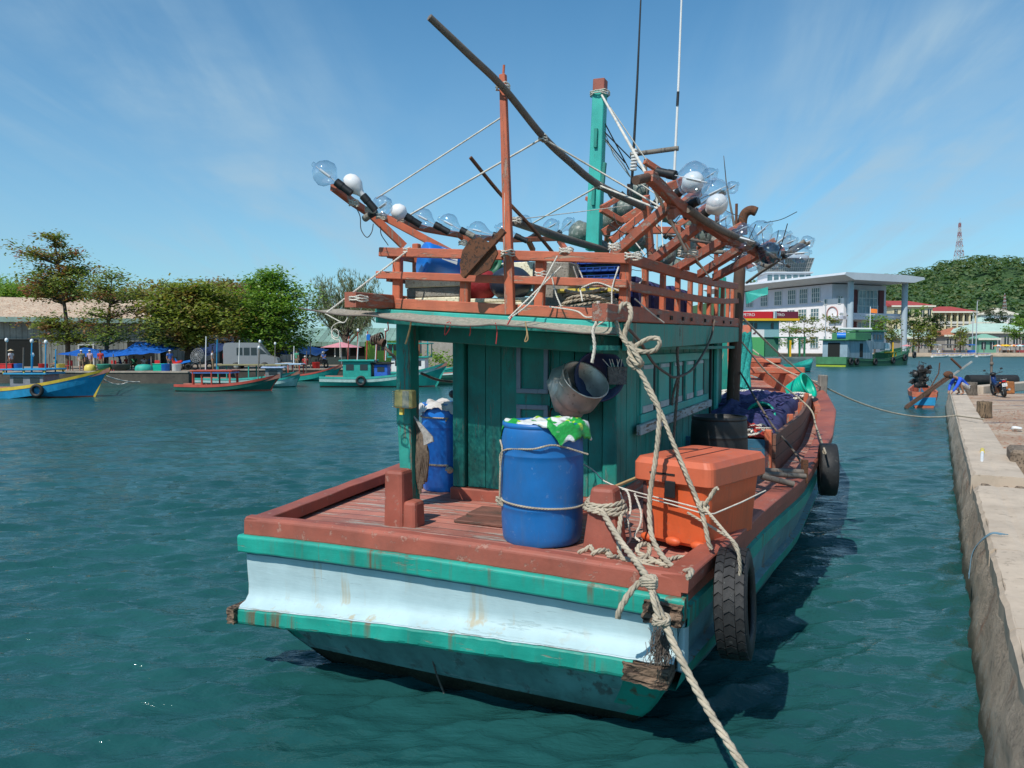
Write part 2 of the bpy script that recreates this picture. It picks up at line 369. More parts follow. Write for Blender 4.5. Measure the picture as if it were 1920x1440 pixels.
# one sheet: wave geometry around the harbour, finer towards the quay, running out flat to the horizon
ny, nx = 660, 620
ys = np.concatenate([[-60, -10, 0, 1.5], 2.2*(190/2.2)**(np.arange(ny)/(ny-1)), [215, 400, 1200, 5200]])
tx = np.linspace(-1, 1, nx); tx = np.sign(tx)*np.abs(tx)**1.15
X = np.outer(np.maximum(2.0, np.abs(ys))*.5+.9*np.maximum(2.5, np.abs(ys))*.55, tx); X = X*np.where(ys > 200, 3.0, 1)[:, None]; X[:, 0] = -5000; X[:, -1] = 5000
Yg = np.repeat(ys[:, None], nx, 1)
sy = np.gradient(ys)[:, None]; sx = np.gradient(X, axis=1); sp = np.maximum(sy, np.abs(sx))
rs = np.random.RandomState(5); Z = np.zeros_like(X); DX = np.zeros_like(X); DY = np.zeros_like(X)
for k in range(160):
    wl = .11*(2.4/.11)**(rs.rand()**1.1); th = rs.normal(R(-78), R(22)); kk = 2*pi/wl; dx, dy = cos(th), sin(th)
    amp = .0056*wl**.85*min(1, (.55/wl))**1.3*(.5+rs.rand())*(1.35 if wl < .5 else 1); ph = rs.rand()*2*pi
    fade = np.clip((wl/sp-2.2)/2.0, 0, 1)*np.where((np.abs(Yg) < 200) & (Yg > 1.6), 1, 0)
    a = kk*(X*dx+Yg*dy)+ph+.6*np.sin(X*.7/wl*.3+ph*3)+.5*np.sin(Yg*.5+ph*2)
    Z += amp*fade*np.cos(a); DX += amp*fade*.4*dx*np.sin(a); DY += amp*fade*.4*dy*np.sin(a)
gust = 1+.35*np.sin(X*.21+1.3*np.sin(Yg*.13))*np.sin(Yg*.17+.9*np.sin(X*.11))
near = np.clip((Yg-3)/11, 0, 1)*.42+.58; Z *= gust*near; co = np.stack([X-DX, Yg-DY, Z], -1).reshape(-1, 3).astype('f')
nr = len(ys); idx = np.arange(nr*nx).reshape(nr, nx)
q = np.stack([idx[:-1, :-1], idx[:-1, 1:], idx[1:, 1:], idx[1:, :-1]], -1).reshape(-1, 4)
me = bpy.data.meshes.new('water'); me.vertices.add(len(co)); me.vertices.foreach_set('co', co.ravel()); me.loops.add(q.size); me.loops.foreach_set('vertex_index', q.ravel().astype('i'))
me.polygons.add(len(q)); me.polygons.foreach_set('loop_start', (np.arange(len(q))*4).astype('i')); me.polygons.foreach_set('loop_total', np.full(len(q), 4, 'i')); me.polygons.foreach_set('use_smooth', np.ones(len(q), bool))
me.materials.append(WATERM); me.update(calc_edges=True); me.validate()
wo = bpy.data.objects.new('water', me); COL.objects.link(wo); tag(wo, kind='structure')

# ------------------------------------------------------------ main fishing boat
boat = thing('fishing_boat', 'large teal and white wooden fishing boat in the foreground with red lamp racks', 'fishing boat', BM)
def lerp_tab(tab, x):
    if x <= tab[0][0]: return tab[0][1]
    for (a, p), (b, q) in zip(tab, tab[1:]):
        if x <= b:
            t = (x-a)/(b-a); t = t*t*(3-2*t)*.3+t*.7; return p+(q-p)*t
    return tab[-1][1]
def bw_top(v): return lerp_tab([(0, 1.87), (2, 2.08), (4.6, 2.37), (8, 2.53), (10.9, 2.52), (13.0, 2.30), (15, 1.75), (16.8, .95), (18, .06)], v)
def bw_wat(v): return lerp_tab([(0, 1.42), (2, 1.74), (4.6, 2.0), (8, 2.12), (10.9, 2.0), (13, 1.5), (15, .85), (16.8, .25), (18, .03)], v)
def sheer(v): return lerp_tab([(0, 1.24), (4.6, 1.27), (8, 1.36), (10.9, 1.52), (13, 1.72), (15, 2.0), (18, 2.5)], v)
def heel(u): return -.012*u
def camber(u): return .05*(1-(u/1.9)**2)
def soff(z): return .075 if z >= .53 else .075+.74*(.53-z)
DEPTH = [(0, .0), (.17, 0), (.18, .035), (.30, .035), (.31, -.01), (.60, -.02), (.61, .05), (.75, .05), (.76, -.03), (.86, -.03), (.96, -.03), (1.06, -.03), (1.16, -.03), (1.26, -.03), (1.8, -.06)]
HM = [0, 1, 1, 1, 2, 2, 1, 1, 3, 3, 3, 3, 4, 4]     # material per strip
hull = MB(); NS = 60
def lcut(v, side): return .15*max(0, 1-v/6) if side < 0 else 0
def pexp(v): return 3.0-1.6*min(1, v/9)
def hullpt(v, side, d, outw):
    top = sheer(v); z = top-d*(1 if d < 1.1 else 1+(top-1.24)*.6); 
    f = min(1.35, (top-z)/max(.4, top)); wd = bw_top(v)+(bw_wat(v)-bw_top(v))*f**pexp(v)+outw-lcut(v, side)*(1-.35*min(1, f*1.6))
    vv = v+soff(z)*max(0, 1-v/1.6)
    if v > 13: vv -= (v-13)/5*min(1.5, (top-z))*.75
    return V((side*max(.02, wd), vv, z+heel(side*wd)))
for side in (-1, 1):
    rings = [[hullpt(18*i/NS, side, d, o_) for d, o_ in DEPTH] for i in range(NS+1)]
    hull.loft(rings, closed=False, mats=HM, sm=False)
hull.build('hull', [REDB, TEALH, SIDE, UNDER, ALGAE], boat)
# stern below the ledge: curved under
tr = MB()
rows = [(.56, 0, 0), (.30, 0, 0), (.12, 0, 0), (.0, 0, 1), (-.5, 0, 1)]
zs_ = [.62, .52, .42, .32, .22, .12, .05, -.02, -.5]; nu_ = 24
def under_pt(i, z):
    top = 1.24; f = (top-z)/top; wd = bw_top(0)+(bw_wat(0)-bw_top(0))*min(1.35, f)**3.0-.012
    q = -1+2*i/nu_; u = wd*q*(1 if q > 0 else (wd-.01-.09*min(1, f))/wd); cut = 0
    return V((u, soff(z)+.006-.03*(1-q*q), z+heel(u)+(camber(u)*.8 if z > .3 else camber(u)*.3)))
tr.loft([[under_pt(i, z) for i in range(nu_+1)] for z in zs_], closed=False, sm=True)
for i, f in enumerate(tr.f):
    zavg = sum(tr.v[k][2] for k in f)/4
    tr.m[i] = 1 if zavg < .14 else (2 if abs(sum(tr.v[k][0] for k in f)/4) > 1.42 else 0)
tr.build('lower_transom', [UNDER, ALGAE, TEALH], boat)
def ltilt(u, z, lt): return 0 if not lt else (-.03+.05*u)*(1 if lt == 2 else max(0, min(1, (.985-z)/.25)))
def sweep_u(sec, u0, u1, n=36, jit=.006, endjit=0, lt=0):
    """sweep a (y,z) section across the stern with the deck camber"""
    rings = []
    for i in range(n+1):
        u = u0+(u1-u0)*i/n
        e = max(0, (abs(u)-1.72)/.2)
        rings.append([V((u, y+.05*(u/1.9)**2+jit*.45*noise.noise(V((u*13, y*9, z*7)))+e*endjit, z+camber(u)+ltilt(u, z, lt)+heel(u)+jit*.5*noise.noise(V((u*11, z*9, y*7+4))))) for y, z in sec])
    return rings
m = MB(); m.loft(sweep_u([(-.05, 1.15), (-.045, 1.28), (-.02, 1.30), (.05, 1.305), (.07, 1.29), (.075, 1.14)], -1.77, 1.87), sm=False)
m.build('stern_rail', REDB, boat, bev=.014, seg=2)
m = MB(); m.loft(sweep_u([(-.085, 1.015), (-.09, 1.14), (-.075, 1.155), (.04, 1.155), (.04, 1.005), (-.06, 1.005)], -1.81, 1.90, jit=.008)); m.build('stern_band', TEALH, boat, bev=.02, seg=2)
m = MB(); m.loft(sweep_u([(-.03, .985), (-.035, 1.02), (.05, 1.02), (.05, .985)], -1.76, 1.86, jit=.004)); m.build('stern_band_trim', plain('blue_grey_trim', (.08, .19, .25), .6), boat)
m = MB(); m.loft(sweep_u([(-.01, .985), (.0, .88), (.008, .80), (.005, .75), (-.035, .705), (-.112, .672)], -1.785, 1.84, n=60, jit=.010, lt=True), closed=False, sm=True); m.build('transom_panel', PALE, boat)
m = MB(); m.loft(sweep_u([(-.118, .655), (-.112, .672), (-.03, .702), (.015, .722), (.12, .70), (.12, .655)], -1.80, 1.78, n=60, jit=.012, lt=2), sm=False); m.build('ledge_top', LEDGE, boat, bev=.01)
m = MB(); m.loft(sweep_u([(-.115, .53), (-.13, .55), (-.125, .655), (.10, .66), (.10, .52), (-.09, .52)], -1.84, 1.58, n=60, jit=.014, lt=2), sm=False); m.build('ledge', TEALH, boat, bev=.01)
# corner cheeks closing the transom ends
for s_ in (1,):
    m = MB(); m.box((1.855 if s_ > 0 else -1.762, .16, .82+heel(s_*1.9)), (.05, .16, .38)); m.build('transom_cheek', PALE, boat, bev=.01)
# rotten corners
def rotten(u0, u1, y0, y1, z0, z1, name='rotten_wood', mat=ROT, seed=0, n=14, a=.035):
    m = MB(); nx, nz = n, 8; P = []
    for k, y in enumerate((y0, y1)):
        for j in range(nz+1):
            for i in range(nx+1):
                u = u0+(u1-u0)*i/nx; z = z0+(z1-z0)*j/nz; d = noise.noise(V((u*9+seed, z*26, 3)))*a+noise.noise(V((u*22, z*60, seed)))*a*.5
                edge = (i in (0, nx)) or (j in (0, nz))
                P.append(V((u+(.02*noise.noise(V((z*30, u, seed))) if edge else 0), y+(d if k == 0 else 0), z+heel(u)+camber(u)+(.012*noise.noise(V((u*30, 2, seed))) if edge else 0))))
    b = (nx+1)*(nz+1)
    fs = [(j*(nx+1)+i, j*(nx+1)+i+1, (j+1)*(nx+1)+i+1, (j+1)*(nx+1)+i) for j in range(nz) for i in range(nx)]
    m.add(P, fs+[tuple(x+b for x in reversed(f)) for f in fs])
    rim = [i for i in range(nx+1)]+[j*(nx+1)+nx for j in range(1, nz+1)]+[nz*(nx+1)+i for i in range(nx-1, -1, -1)]+[j*(nx+1) for j in range(nz-1, 0, -1)]
    for p, q in zip(rim, rim[1:]+rim[:1]): m.f.append((p, p+b, q+b, q)); m.m.append(0); m.s.append(False)
    return m.build(name, mat, boat)
rotten(1.64, 1.89, -.095, .12, .985, 1.12, seed=1, a=.05)
rotten(1.52, 1.82, -.122, .12, .575, .695, seed=5, a=.028)
rotten(-1.865, -1.79, -.125, .12, .425, .56, seed=9, a=.02)
# deck
m = MB(); nv = 40
rings = []
for i in range(nv+1):
    v = .05+13.2*i/nv; wd = bw_top(v)-.06; z = 1.17+max(0, sheer(v)-1.27)*.8
    rings.append([V((wd*(-1+2*j/12)+(lcut(v, -1)*(1-j/6) if j < 6 else 0), v, z+camber(wd*(-1+2*j/12))*.7+heel(wd*(-1+2*j/12)))) for j in range(13)])
m.loft(rings, closed=False); m.build('deck', DECK, boat)
def deckz(u, v): return 1.17+max(0, sheer(v)-1.27)*.8+camber(u)*.7+heel(u)
# side gunwales
for s_ in (-1, 1):
    m = MB(); rings = []
    for i in range(NS+1):
        v = .0+18*i/NS; top = sheer(v)+heel(s_*bw_top(v)); wd = bw_top(v)-lcut(v, s_); inn = min(.13+.14*min(1, max(0, v-6)/4), wd)
        j = .008*noise.noise(V((v*3, s_, 0)))
        rings.append([V((s_*(wd+.045+j), v, top-.05)), V((s_*(wd+.05+j), v, top+.045+j)), V((s_*(wd+.02), v, top+.06+j)), V((s_*max(0, wd-inn), v, top+.055-j)), V((s_*max(0, wd-inn), v, top-.05))])
    m.loft(rings); m.build('gunwale', REDB, boat, bev=.006)
    # bow bulwark inside
    m = MB(); rings = []
    for i in range(25):
        v = 10.5+7.4*i/24; top = sheer(v); wd = max(.03, bw_top(v)-.22)
        rings.append([V((s_*wd, v, top+.04)), V((s_*max(.02, wd-.03), v, top-.55)), V((s_*max(.01, wd-.10), v, top-.55)), V((s_*max(.01, wd-.1), v, top+.03))])
    m.loft(rings); m.build('bow_bulwark', ORG, boat)
# bow deck, stem post, cross beam
m = MB(); rings = []
for i in range(13):
    v = 12.3+5.4*i/12; wd = max(.03, bw_top(v)-.12); z = sheer(v)-.48
    rings.append([V((-wd, v, z)), V((0, v, z+.05)), V((wd, v, z))])
m.loft(rings, closed=False); m.build('bow_deck', DECK, boat)
m = MB(); m.beam((-1.35, 15.4, 2.14), (1.75, 15.4, 2.16), .30, .16); m.beam((-1.0, 16.5, 2.38), (1.1, 16.5, 2.38), .26, .12); m.build('cross_beam', ORG, boat, bev=.02)
m = MB(); m.beam((0, 17.9, 1.3), (0, 18.35, 3.35), .26, .34, up=(0, 1, 0), w2=.22, h2=.3); m.build('stem_post', ORGZ, boat, bev=.02)
m = MB(); m.box((-.35, 16.3, 2.45), (.34, .34, .9), top=.9); m.box((-.35, 16.3, 2.25), (.6, .7, .35)); m.build('bow_bitt', ORGZ, boat, bev=.03)

# raised pen on the foredeck
PZ = 1.48
m = MB(); rings = []
for i in range(17):
    v = 5.15+7.1*i/16; wd = bw_top(v)-.42; z = PZ+max(0, sheer(v)-1.27)*.55
    rings.append([V((-wd, v, z)), V((0, v, z+.04)), V((wd, v, z))])
m.loft(rings, closed=False); m.build('fore_deck', DECK, boat)
for s_ in (-1, 1):
    m = MB(); rings = []
    for i in range(17):
        v = 5.12+7.1*i/16; wd = bw_top(v)-.40; z = PZ+max(0, sheer(v)-1.27)*.55; t = .17
        rings.append([V((s_*wd, v, z-.45)), V((s_*wd, v, z+t)), V((s_*(wd-.05), v, z+t)), V((s_*(wd-.05), v, z-.45))])
    m.loft(rings); m.build('pen_board', paint('brown_pen_boards', (.19, .085, .055), (.28, .22, .17), .3, .7, .3, 1.2, .7, 'y', plank=('z', .16)), boat, bev=.006)
    m = MB()
    for v in (5.12, 7.2, 9.2, 11.0, 12.2):
        wd = bw_top(v)-.44; z = PZ+max(0, sheer(v)-1.27)*.55; m.box((s_*(wd-.05), v, z-.1), (.09, .09, .66))
    m.build('pen_post', ORGZ, boat, bev=.008)
m = MB(); wd = bw_top(5.1)-.42
m.box((wd/2+.2, 5.10, 1.38), (wd-.5, .05, .42)); m.build('pen_front', paint('blue_board', (.02, .12, .2), (.15, .12, .1), .3, .6, .3, 1, .6, 'x'), boat, bev=.005)

# bollards
m = MB(); a = Bz(746, 985, 1.2)
m.box((a.x, a.y+.02, 1.43), (.20, .20, .52), top=.92); m.box((a.x+.15, a.y+.02, 1.30), (.14, .18, .26), top=.9)
m.build('stern_bitt', REDB, boat, bev=.03, seg=2)
b2 = Bz(1133, 1028, 1.2)
m = MB(); m.box((b2.x, b2.y+.02, 1.43), (.30, .26, .50), top=.60, topy=.75); m.build('stern_bitt', REDB, boat, bev=.03, seg=2)
# hatch board on deck
a = Bz(925, 968, 1.22); m = MB(); m.box((a.x+.12, a.y, 1.245), (.62, .34, .05), rot=Matrix.Rotation(.03, 3, 'Z')); m.box((a.x+.12, a.y-.16, 1.222), (.7, .34, .03)); m.build('hatch', paint('hatch_wood', (.19, .08, .055), (.10, .07, .05), .4, .75, .3, 1.5, .8, 'x'), boat, bev=.008)

# ---- cabin
def zr(u, v): return 3.02-.067*u+.017*(v-1.0)
CX0, CX1, CV0, CV1 = -.84, .86, 1.95, 8.0
def wallbox(m, u0, u1, v0, v1, z0=None, ztop=None, mm=0):
    """box with sloping top under the roof"""
    z0 = 1.20 if z0 is None else z0; P = []
    for z in (0, 1):
        for v in (v0, v1):
            for u in (u0, u1): P.append(V((u, v, z0 if z == 0 else (zr(u, v)-.03 if ztop is None else ztop))))
    m.add(P, [(0, 2, 3, 1), (4, 5, 7, 6), (0, 1, 5, 4), (2, 6, 7, 3), (0, 4, 6, 2), (1, 3, 7, 5)], mm)
m = MB(); us = [-.70, -.55, -.36, -.17]
zp = 1.33
wallbox(m, -.70, CX1-.02, CV0+.05, CV0+.08, zp)                    # backing
x = -.685
for wd in (.20, .17, .165): 
    wallbox(m, x, x+wd-.006, CV0+.02, CV0+.05, zp+.02*rnd.random(), zr(0, CV0)-.09); x += wd
wallbox(m, .10+.0, .30, CV0+.015, CV0+.05, zp); x = .30
for wd in (.15, .14, .14): wallbox(m, x, x+wd-.006, CV0+.02, CV0+.05, zp); x += wd
m.build('cabin_rear_wall', TEALC, boat, bev=.003)
m = MB(); wallbox(m, CX0, -.71, CV0-.02, CV0+.16, 1.33); m.build('corner_post', TEALC, boat, bev=.01)
m = MB(); wallbox(m, .74, CX1+.02, CV0-.03, CV0+.10, 1.22); m.build('corner_post', TEALC, boat, bev=.01)
# door with framed panels
m = MB(); wallbox(m, -.15, .21, CV0-.005, CV0+.05, zp, 2.84); dr = m.build('door', TEALC, boat, bev=.004)
for z0, z1 in ((2.30, 2.79), (1.72, 2.19), (1.40, 1.62)):
    m = MB(); u0, u1, t = -.13, .20, .045; y = CV0-.022
    for c_, d_ in ((((u0+u1)/2, y, z1-t/2), (u1-u0, .03, t)), (((u0+u1)/2, y, z0+t/2), (u1-u0, .03, t)), ((u0+t/2, y, (z0+z1)/2), (t, .028, z1-z0-2*t)), ((u1-t/2, y, (z0+z1)/2), (t, .028, z1-z0-2*t))): m.box(c_, d_)
    m.build('panel_frame', LILAC, dr, bev=.004)
m = MB(); m.tube(cr([V((.235, CV0-.01, 2.02)), V((.235, CV0-.06, 2.05)), V((.235, CV0-.06, 2.13)), V((.235, CV0-.01, 2.16))], 3), .009, 6); m.build('handle', RUST, dr)
m = MB(); m.box(((CX0+CX1)/2, CV0+.06, 1.26), (CX1-CX0+.04, .22, .14)); m.build('cabin_plinth', REDB, boat, bev=.015)
m = MB(); m.box((CX1+.02, 5.0, 1.30), (.05, 5.9, .22)); m.build('cabin_plinth', ORGY, boat, bev=.01)
# side walls: vertical boards with gaps, windows starboard
for s_, X in ((-1, CX0), (1, CX1)):
    m = MB(); v = CV0+.10; i = 0
    while v < CV1:
        wd = .19; wallbox(m, X-.02, X+.02+(.004 if i % 2 else 0)*s_, v, min(v+wd-.007, CV1), 1.32); v += wd; i += 1
    m.build('cabin_side_wall', TEALC, boat, bev=.003)
m = MB(); wallbox(m, CX0, CX1, CV1-.04, CV1, 1.3); m.build('cabin_front_wall', TEALC, boat)
# window strip: slatted sliding panels
X = CX1+.035
GWP = plain('grey_white_patch', (.45, .50, .50), .7)
wf = MB(); wf.box((X, 4.6, 2.62), (.05, 3.9, .10)); wf.box((X, 4.6, 2.02), (.05, 3.9, .09)); wf.build('window_frame', TEALL, boat, bev=.006)
for i, v in enumerate((2.95, 3.72, 4.45, 5.18, 5.9)):
    m = MB(); m.box((X-.005, v, 2.32), (.03, .50, .50)); q = m.build('window_shutter', TEALL, boat, bev=.004)
    for z_, h_ in ((2.11, .07), (2.54, .04)): m = MB(); m.box((X+.012, v, z_), (.02, .42, h_)); m.build('paint_patch', GWP, q)
    m = MB(); m.box((X-.012, v+.35, 2.32), (.02, .10, .5)); m.build('window_gap', DARK, boat)
m = MB(); m.box((X+.05, 4.5, 1.93), (.05, 4.1, .10)); m.build('side_shelf', paint('white_flaked_board', (.42, .45, .45), (.18, .10, .06), .5, .7, .2, 2, .6, 'y'), boat, bev=.006)
m = MB(); m.box((CX1+.06, 7.2, 2.1), (.05, .16, 1.7)); m.box((CX1+.03, 6.85, 2.05), (.03, .10, 1.6), m=1); m.build('side_door_jamb', [TEALL, DARK], boat, bev=.006)
# outer port post with bracket and header
pp = Bz(772, 950, 1.2)
m = MB(); m.beam((pp.x-.01, pp.y, 1.2), (pp.x-.05, pp.y+.02, 2.05), .13, .15, up=(0, 1, 0), w2=.15); m.beam((pp.x-.05, pp.y+.02, 2.0), (pp.x-.06, pp.y+.04, 2.97), .16, .17, up=(0, 1, 0)); m.build('roof_post', paint('peeling_teal_post', (.02, .30, .24), (.20, .15, .11), .42, .6, .3, 1.4, .9, 'z'), boat, bev=.01)
m = MB(); m.beam((-1.20, 1.62, 2.90), (1.0, 1.62, 2.76), .10, .16); m.beam((-.95, 1.70, 2.96), (-.95, 7.8, 3.06), .10, .14); m.build('roof_joist', TEALC, boat, bev=.008)
# roof
RU0, RU1, RV0, RV1 = -1.24, 1.13, 1.20, 8.15
m = MB(); rings = []
for i in range(9):
    v = RV0+(RV1-RV0)*i/8; rings.append([V((RU0, v, zr(RU0, v)-.035)), V((RU0, v, zr(RU0, v))), V((RU1, v, zr(RU1, v))), V((RU1, v, zr(RU1, v)-.035))])
m.loft(rings); m.build('roof', TEALH, boat)
def slopebeam(m, p, q, w_, h_): m.beam(p, q, w_, h_)
m = MB(); rings = []
for i in range(13):
    u = RU0+(RU1-RU0)*i/12; z = zr(u, RV0); rings.append([V((u, RV0-.03, z-.125+.012*sin(u*2))), V((u, RV0-.03, z-.002)), V((u, RV0, z-.002)), V((u, RV0, z-.125+.012*sin(u*2)))])
m.loft(rings); m.build('roof_fascia', TEALL, boat, bev=.006)
m = MB(); rings = []
for i in range(13):
    v = RV0+(RV1-RV0)*i/12; z = zr(RU1, v); b_ = .03*sin(i/12*pi); rings.append([V((RU1+b_, v, z-.23)), V((RU1+b_, v, z-.002)), V((RU1+.03+b_, v, z-.002)), V((RU1+.03+b_, v, z-.23))])
m.loft(rings); m.build('roof_fascia', TEAL, boat, bev=.006)
m = MB(); m.box((.99, 4.6, 2.74), (.24, 6.9, .04)); m.build('eave_board', TEALC, boat)
# longitudinal beams with holes
for u_ in (-1.17, 1.10):
    m = MB(); rings = []
    for i in range(17):
        v = .68+7.4*i/16; z = zr(u_, v); bb = .03*sin(i/16*pi)*(1 if u_ > 0 else -1); rings.append([V((u_-.06+bb, v, z+.002)), V((u_-.06+bb, v, z+.135)), V((u_+.06+bb, v, z+.135)), V((u_+.06+bb, v, z+.002))])
    m.loft(rings); rb = m.build('roof_beam', ORGY, boat, bev=.008)
    if u_ > 0:
        m = MB()
        for v in (2.2, 2.75, 3.3, 3.75, 4.6, 5.2, 6.1, 6.8): m.box((u_+.072+.03*sin((v-.68)/7.4*pi), v, zr(u_, v)+.06), (.01, .05+.03*rnd.random(), .04))
        m.build('peg_hole', DARK, rb)
m = MB(); m.beam((-1.10, 1.32, zr(-1.1, 1.32)+.055), (1.03, 1.32, zr(1.03, 1.32)+.055), .07, .10); m.build('rear_plank', ORG, boat, bev=.008)
# railings
def rail_line(m, pts, w_, h_):
    rings = []
    P = [V(p) for p in pts]
    for i, p in enumerate(P):
        d = (P[min(i+1, len(P)-1)]-P[max(i-1, 0)]); x, y, _ = frame_from(d); rings.append([p-x*w_/2-y*h_/2, p+x*w_/2-y*h_/2, p+x*w_/2+y*h_/2, p-x*w_/2+y*h_/2])
    m.loft(rings)
railing = MB()
u0, u1 = -1.20, 1.15
m = MB(); m.beam((u0-.06, 1.28, zr(u0, 1.3)+.54), (u1+.02, 1.26, zr(u1, 1.3)+.52), .05, .085); m.build('top_rail', ORG, boat, bev=.006)
m = MB(); m.beam((u0-.09, 1.27, zr(u0, 1.3)+.325), (u1, 1.26, zr(u1, 1.3)+.315), .05, .07); m.build('mid_rail', ORG, boat, bev=.006)
pu = [Bv(px, 530, 1.33).x for px in (745, 873, 1013, 1172)]
for i, u in enumerate(pu):
    m = MB(); m.beam((u-(.01 if i else 0), 1.33, zr(u, 1.3)+.0), (u+.01, 1.33, zr(u, 1.3)+.56), .085, .07, up=(0, 1, 0)); m.build('rail_post', ORGZ, boat, bev=.008)
m = MB(); m.beam((u0+.06, 1.75, zr(u0, 1.7)), (u0+.06, 1.75, zr(u0, 1.7)+.66), .07, .07, up=(0, 1, 0)); m.build('rail_post', ORGZ, boat, bev=.008)
for s_, u in ((-1, -1.17), (1, 1.14)):
    def sp(v, h): return V((u+s_*.07*sin((v-1.3)/6.4*pi), v, zr(u, v)+h+.018*(v-1.3)-.05*sin((v-1.3)/6.4*pi)))
    vs_ = [1.30+6.4*i/14 for i in range(15)]
    m = MB(); rail_line(m, [sp(v, .53) for v in vs_], .05, .095); m.build('top_rail', ORGY, boat, bev=.006)
    m = MB(); rail_line(m, [sp(v, .30)+V((.012*s_, 0, 0)) for v in vs_], .045, .075); m.build('mid_rail', ORGY, boat, bev=.006)
    for i in range(10):
        v = 2.0+5.6*i/9; p = sp(v, 0); q = sp(v, .50); m = MB(); a_ = V((p.x-s_*.055, v, zr(u, v)+.0)); b_ = V((q.x-s_*.05, v, q.z)); m.beam(a_, b_, .10, .05, up=(1, 0, 0), w2=.07); m.build('rail_post', ORGZ, boat, bev=.006)

# brown exhaust/derrick pole starboard, tall thin post, teal mast, poles
def mast(name, pts, r, mat, n=12, parent=boat): m = MB(); m.tube(pts, r, n); return m.build(name, mat, parent)
mast('derrick_pole', [Bv(1372, 795, 7.9), Bv(1380, 620, 7.9), Bv(1391, 445, 7.9)], [.105, .10, .085], BROWNW)
ex = [Bv(1393, 440, 8.1), Bv(1392, 415, 8.1), Bv(1397, 400, 8.1), Bv(1408, 394, 8.1), Bv(1418, 397, 8.1)]
m = MB(); m.tube(cr(ex, 5), .075, 12, cap=False); m.tube(cr(ex, 5), .066, 12, cap=True, m=1); m.build('exhaust_pipe', [RUST, BLACKP], boat)
mast('thin_stake', [Bv(1381, 382, 8.0), Bv(1380, 470, 8.0)], .022, RUST)
a, b = Bv(957, 590, 1.24), Bv(943, 140, 1.24)
m = MB(); m.beam(a, b, .085, .06, up=(0, 1, 0), w2=.055, h2=.05); m.tube([b+V((0, 0, -.05)), b+V((.01, 0, .08))], .012, 6); m.build('tall_post', ORGZ, boat, bev=.004)
a, b = Bv(1113, 470, 4.2), Bv(1125, 172, 4.2)
m = MB(); m.beam(a, b, .17, .15, up=(0, 1, 0), w2=.145); c = b+(b-a).normalized()*.14
tm = m.build('mast', paint('mast_teal_paint', (.035, .45, .38), (.2, .3, .25), .15, .5, .2, 1.2, .6, 'z'), boat, bev=.008)
m = MB(); m.beam(b+V((0, 0, .002)), c, .145, .14, up=(0, 1, 0)); m.build('mast_cap', REDB, tm, bev=.006)
m = MB()
for t0, t1 in ((.28, .4), (.64, .76)): p, q = a.lerp(b, t0), a.lerp(b, t1); m.beam(p+V((.0, -.09, 0)), q+V((0, -.09, 0)), .04, .035, up=(0, 1, 0))
m.beam(Bv(1130, 345, 4.1), Bv(1134, 305, 4.1), .04, .05, up=(0, 1, 0)); m.build('mast_cleat', TEALC, tm, bev=.004)
mast('bamboo_pole', cr([Bv(805, 32, .15), Bv(880, 103, .5), Bv(945, 166, 1.1), Bv(1018, 256, 1.7), Bv(1070, 305, 2.3), Bv(1123, 347, 2.9), Bv(1206, 388, 3.6)], 6), [.026+.0004*i for i in range(37)], BAMB)
mast('bamboo_pole', cr([Bv(1290, 392, 1.6), Bv(1345, 428, 2.2), Bv(1415, 458, 3.0)], 4), .032, BAMB)
mast('bamboo_pole', [Bv(963, 415, 2.0), Bv(1050, 445, 3.2), Bv(1137, 470, 4.4)], .045, BAMB)
mast('rusty_rod', cr([Bv(882, 295, 1.6), Bv(935, 360, 1.9), Bv(1000, 430, 2.2), Bv(1062, 505, 2.6)], 4), .018, RUST)
mast('whip_antenna', [Bv(1204, -60, 4.5), Bv(1195, 150, 4.5), Bv(1186, 320, 4.5), Bv(1178, 440, 4.5)], [.008, .014, .018, .02], BLACKP)
m = MB()
for i in range(7):
    p = Bv(1191-.6*i, 283+6*i, 4.42); m.tube([p, p+V((0, 0, .018))], .045, 10)
m.build('antenna_insulator', WHITEP, boat)
mast('whip_antenna', [Bv(1280, -60, 4.5), Bv(1272, 160, 4.5), Bv(1265, 312, 4.5), Bv(1262, 400, 4.5)], [.010, .014, .016, .016], WHITEP)
mast('antenna_band', [Bv(1271.5, 172, 4.49), Bv(1270, 198, 4.49)], .017, BLACKP)
mast('antenna_arm', [Bv(1182, 290, 4.5), Bv(1272, 278, 4.5)], .03, GREYW)
mast('whip_antenna', [Bv(1357, 292, 6), Bv(1362, 345, 6), Bv(1378, 430, 6)], [.004, .008, .02], BAMB)

# ---- lamp racks
def rackbeam(pts, w_, h_, name='rack_beam', mat=None):
    m = MB(); rail_line(m, pts, w_, h_); return m.build(name, mat or ORGZ, boat, bev=.006)
# port rack: Y grows to the right in the picture
def rp(px, py): # port rack point: distance along the rack from picture x
    return Bv(px, py, .9+(px-625)/435*4.6)
rackbeam([rp(x, y) for x, y in ((625, 351), (660, 378), (700, 405), (740, 413), (800, 430), (880, 444), (960, 450), (1060, 447))], .06, .065)
for p, q in (((758, 462), (685, 392)), ((846, 474), (722, 408)), ((908, 478), (862, 440)), ((1062, 470), (1048, 450)), ((1000, 470), (990, 450))):
    b_ = rp(*q); a_ = Bv(p[0], p[1], min(b_.y+.25, 5)); rackbeam([a_, b_], .055, .075, 'rack_arm')
def rs(px, py): return Bv(px, py, .75+max(0, (px-1200))/240*2.6)
rackbeam([rs(x, y) for x, y in ((1216, 330), (1240, 352), (1265, 380), (1312, 412), (1365, 448), (1400, 462), (1440, 482))], .075, .085, mat=ORGY)
m = MB(); m.tube([rs(1192, 338), rs(1228, 330)], .035, 12); m.build('rack_stub', BROWNW, boat)
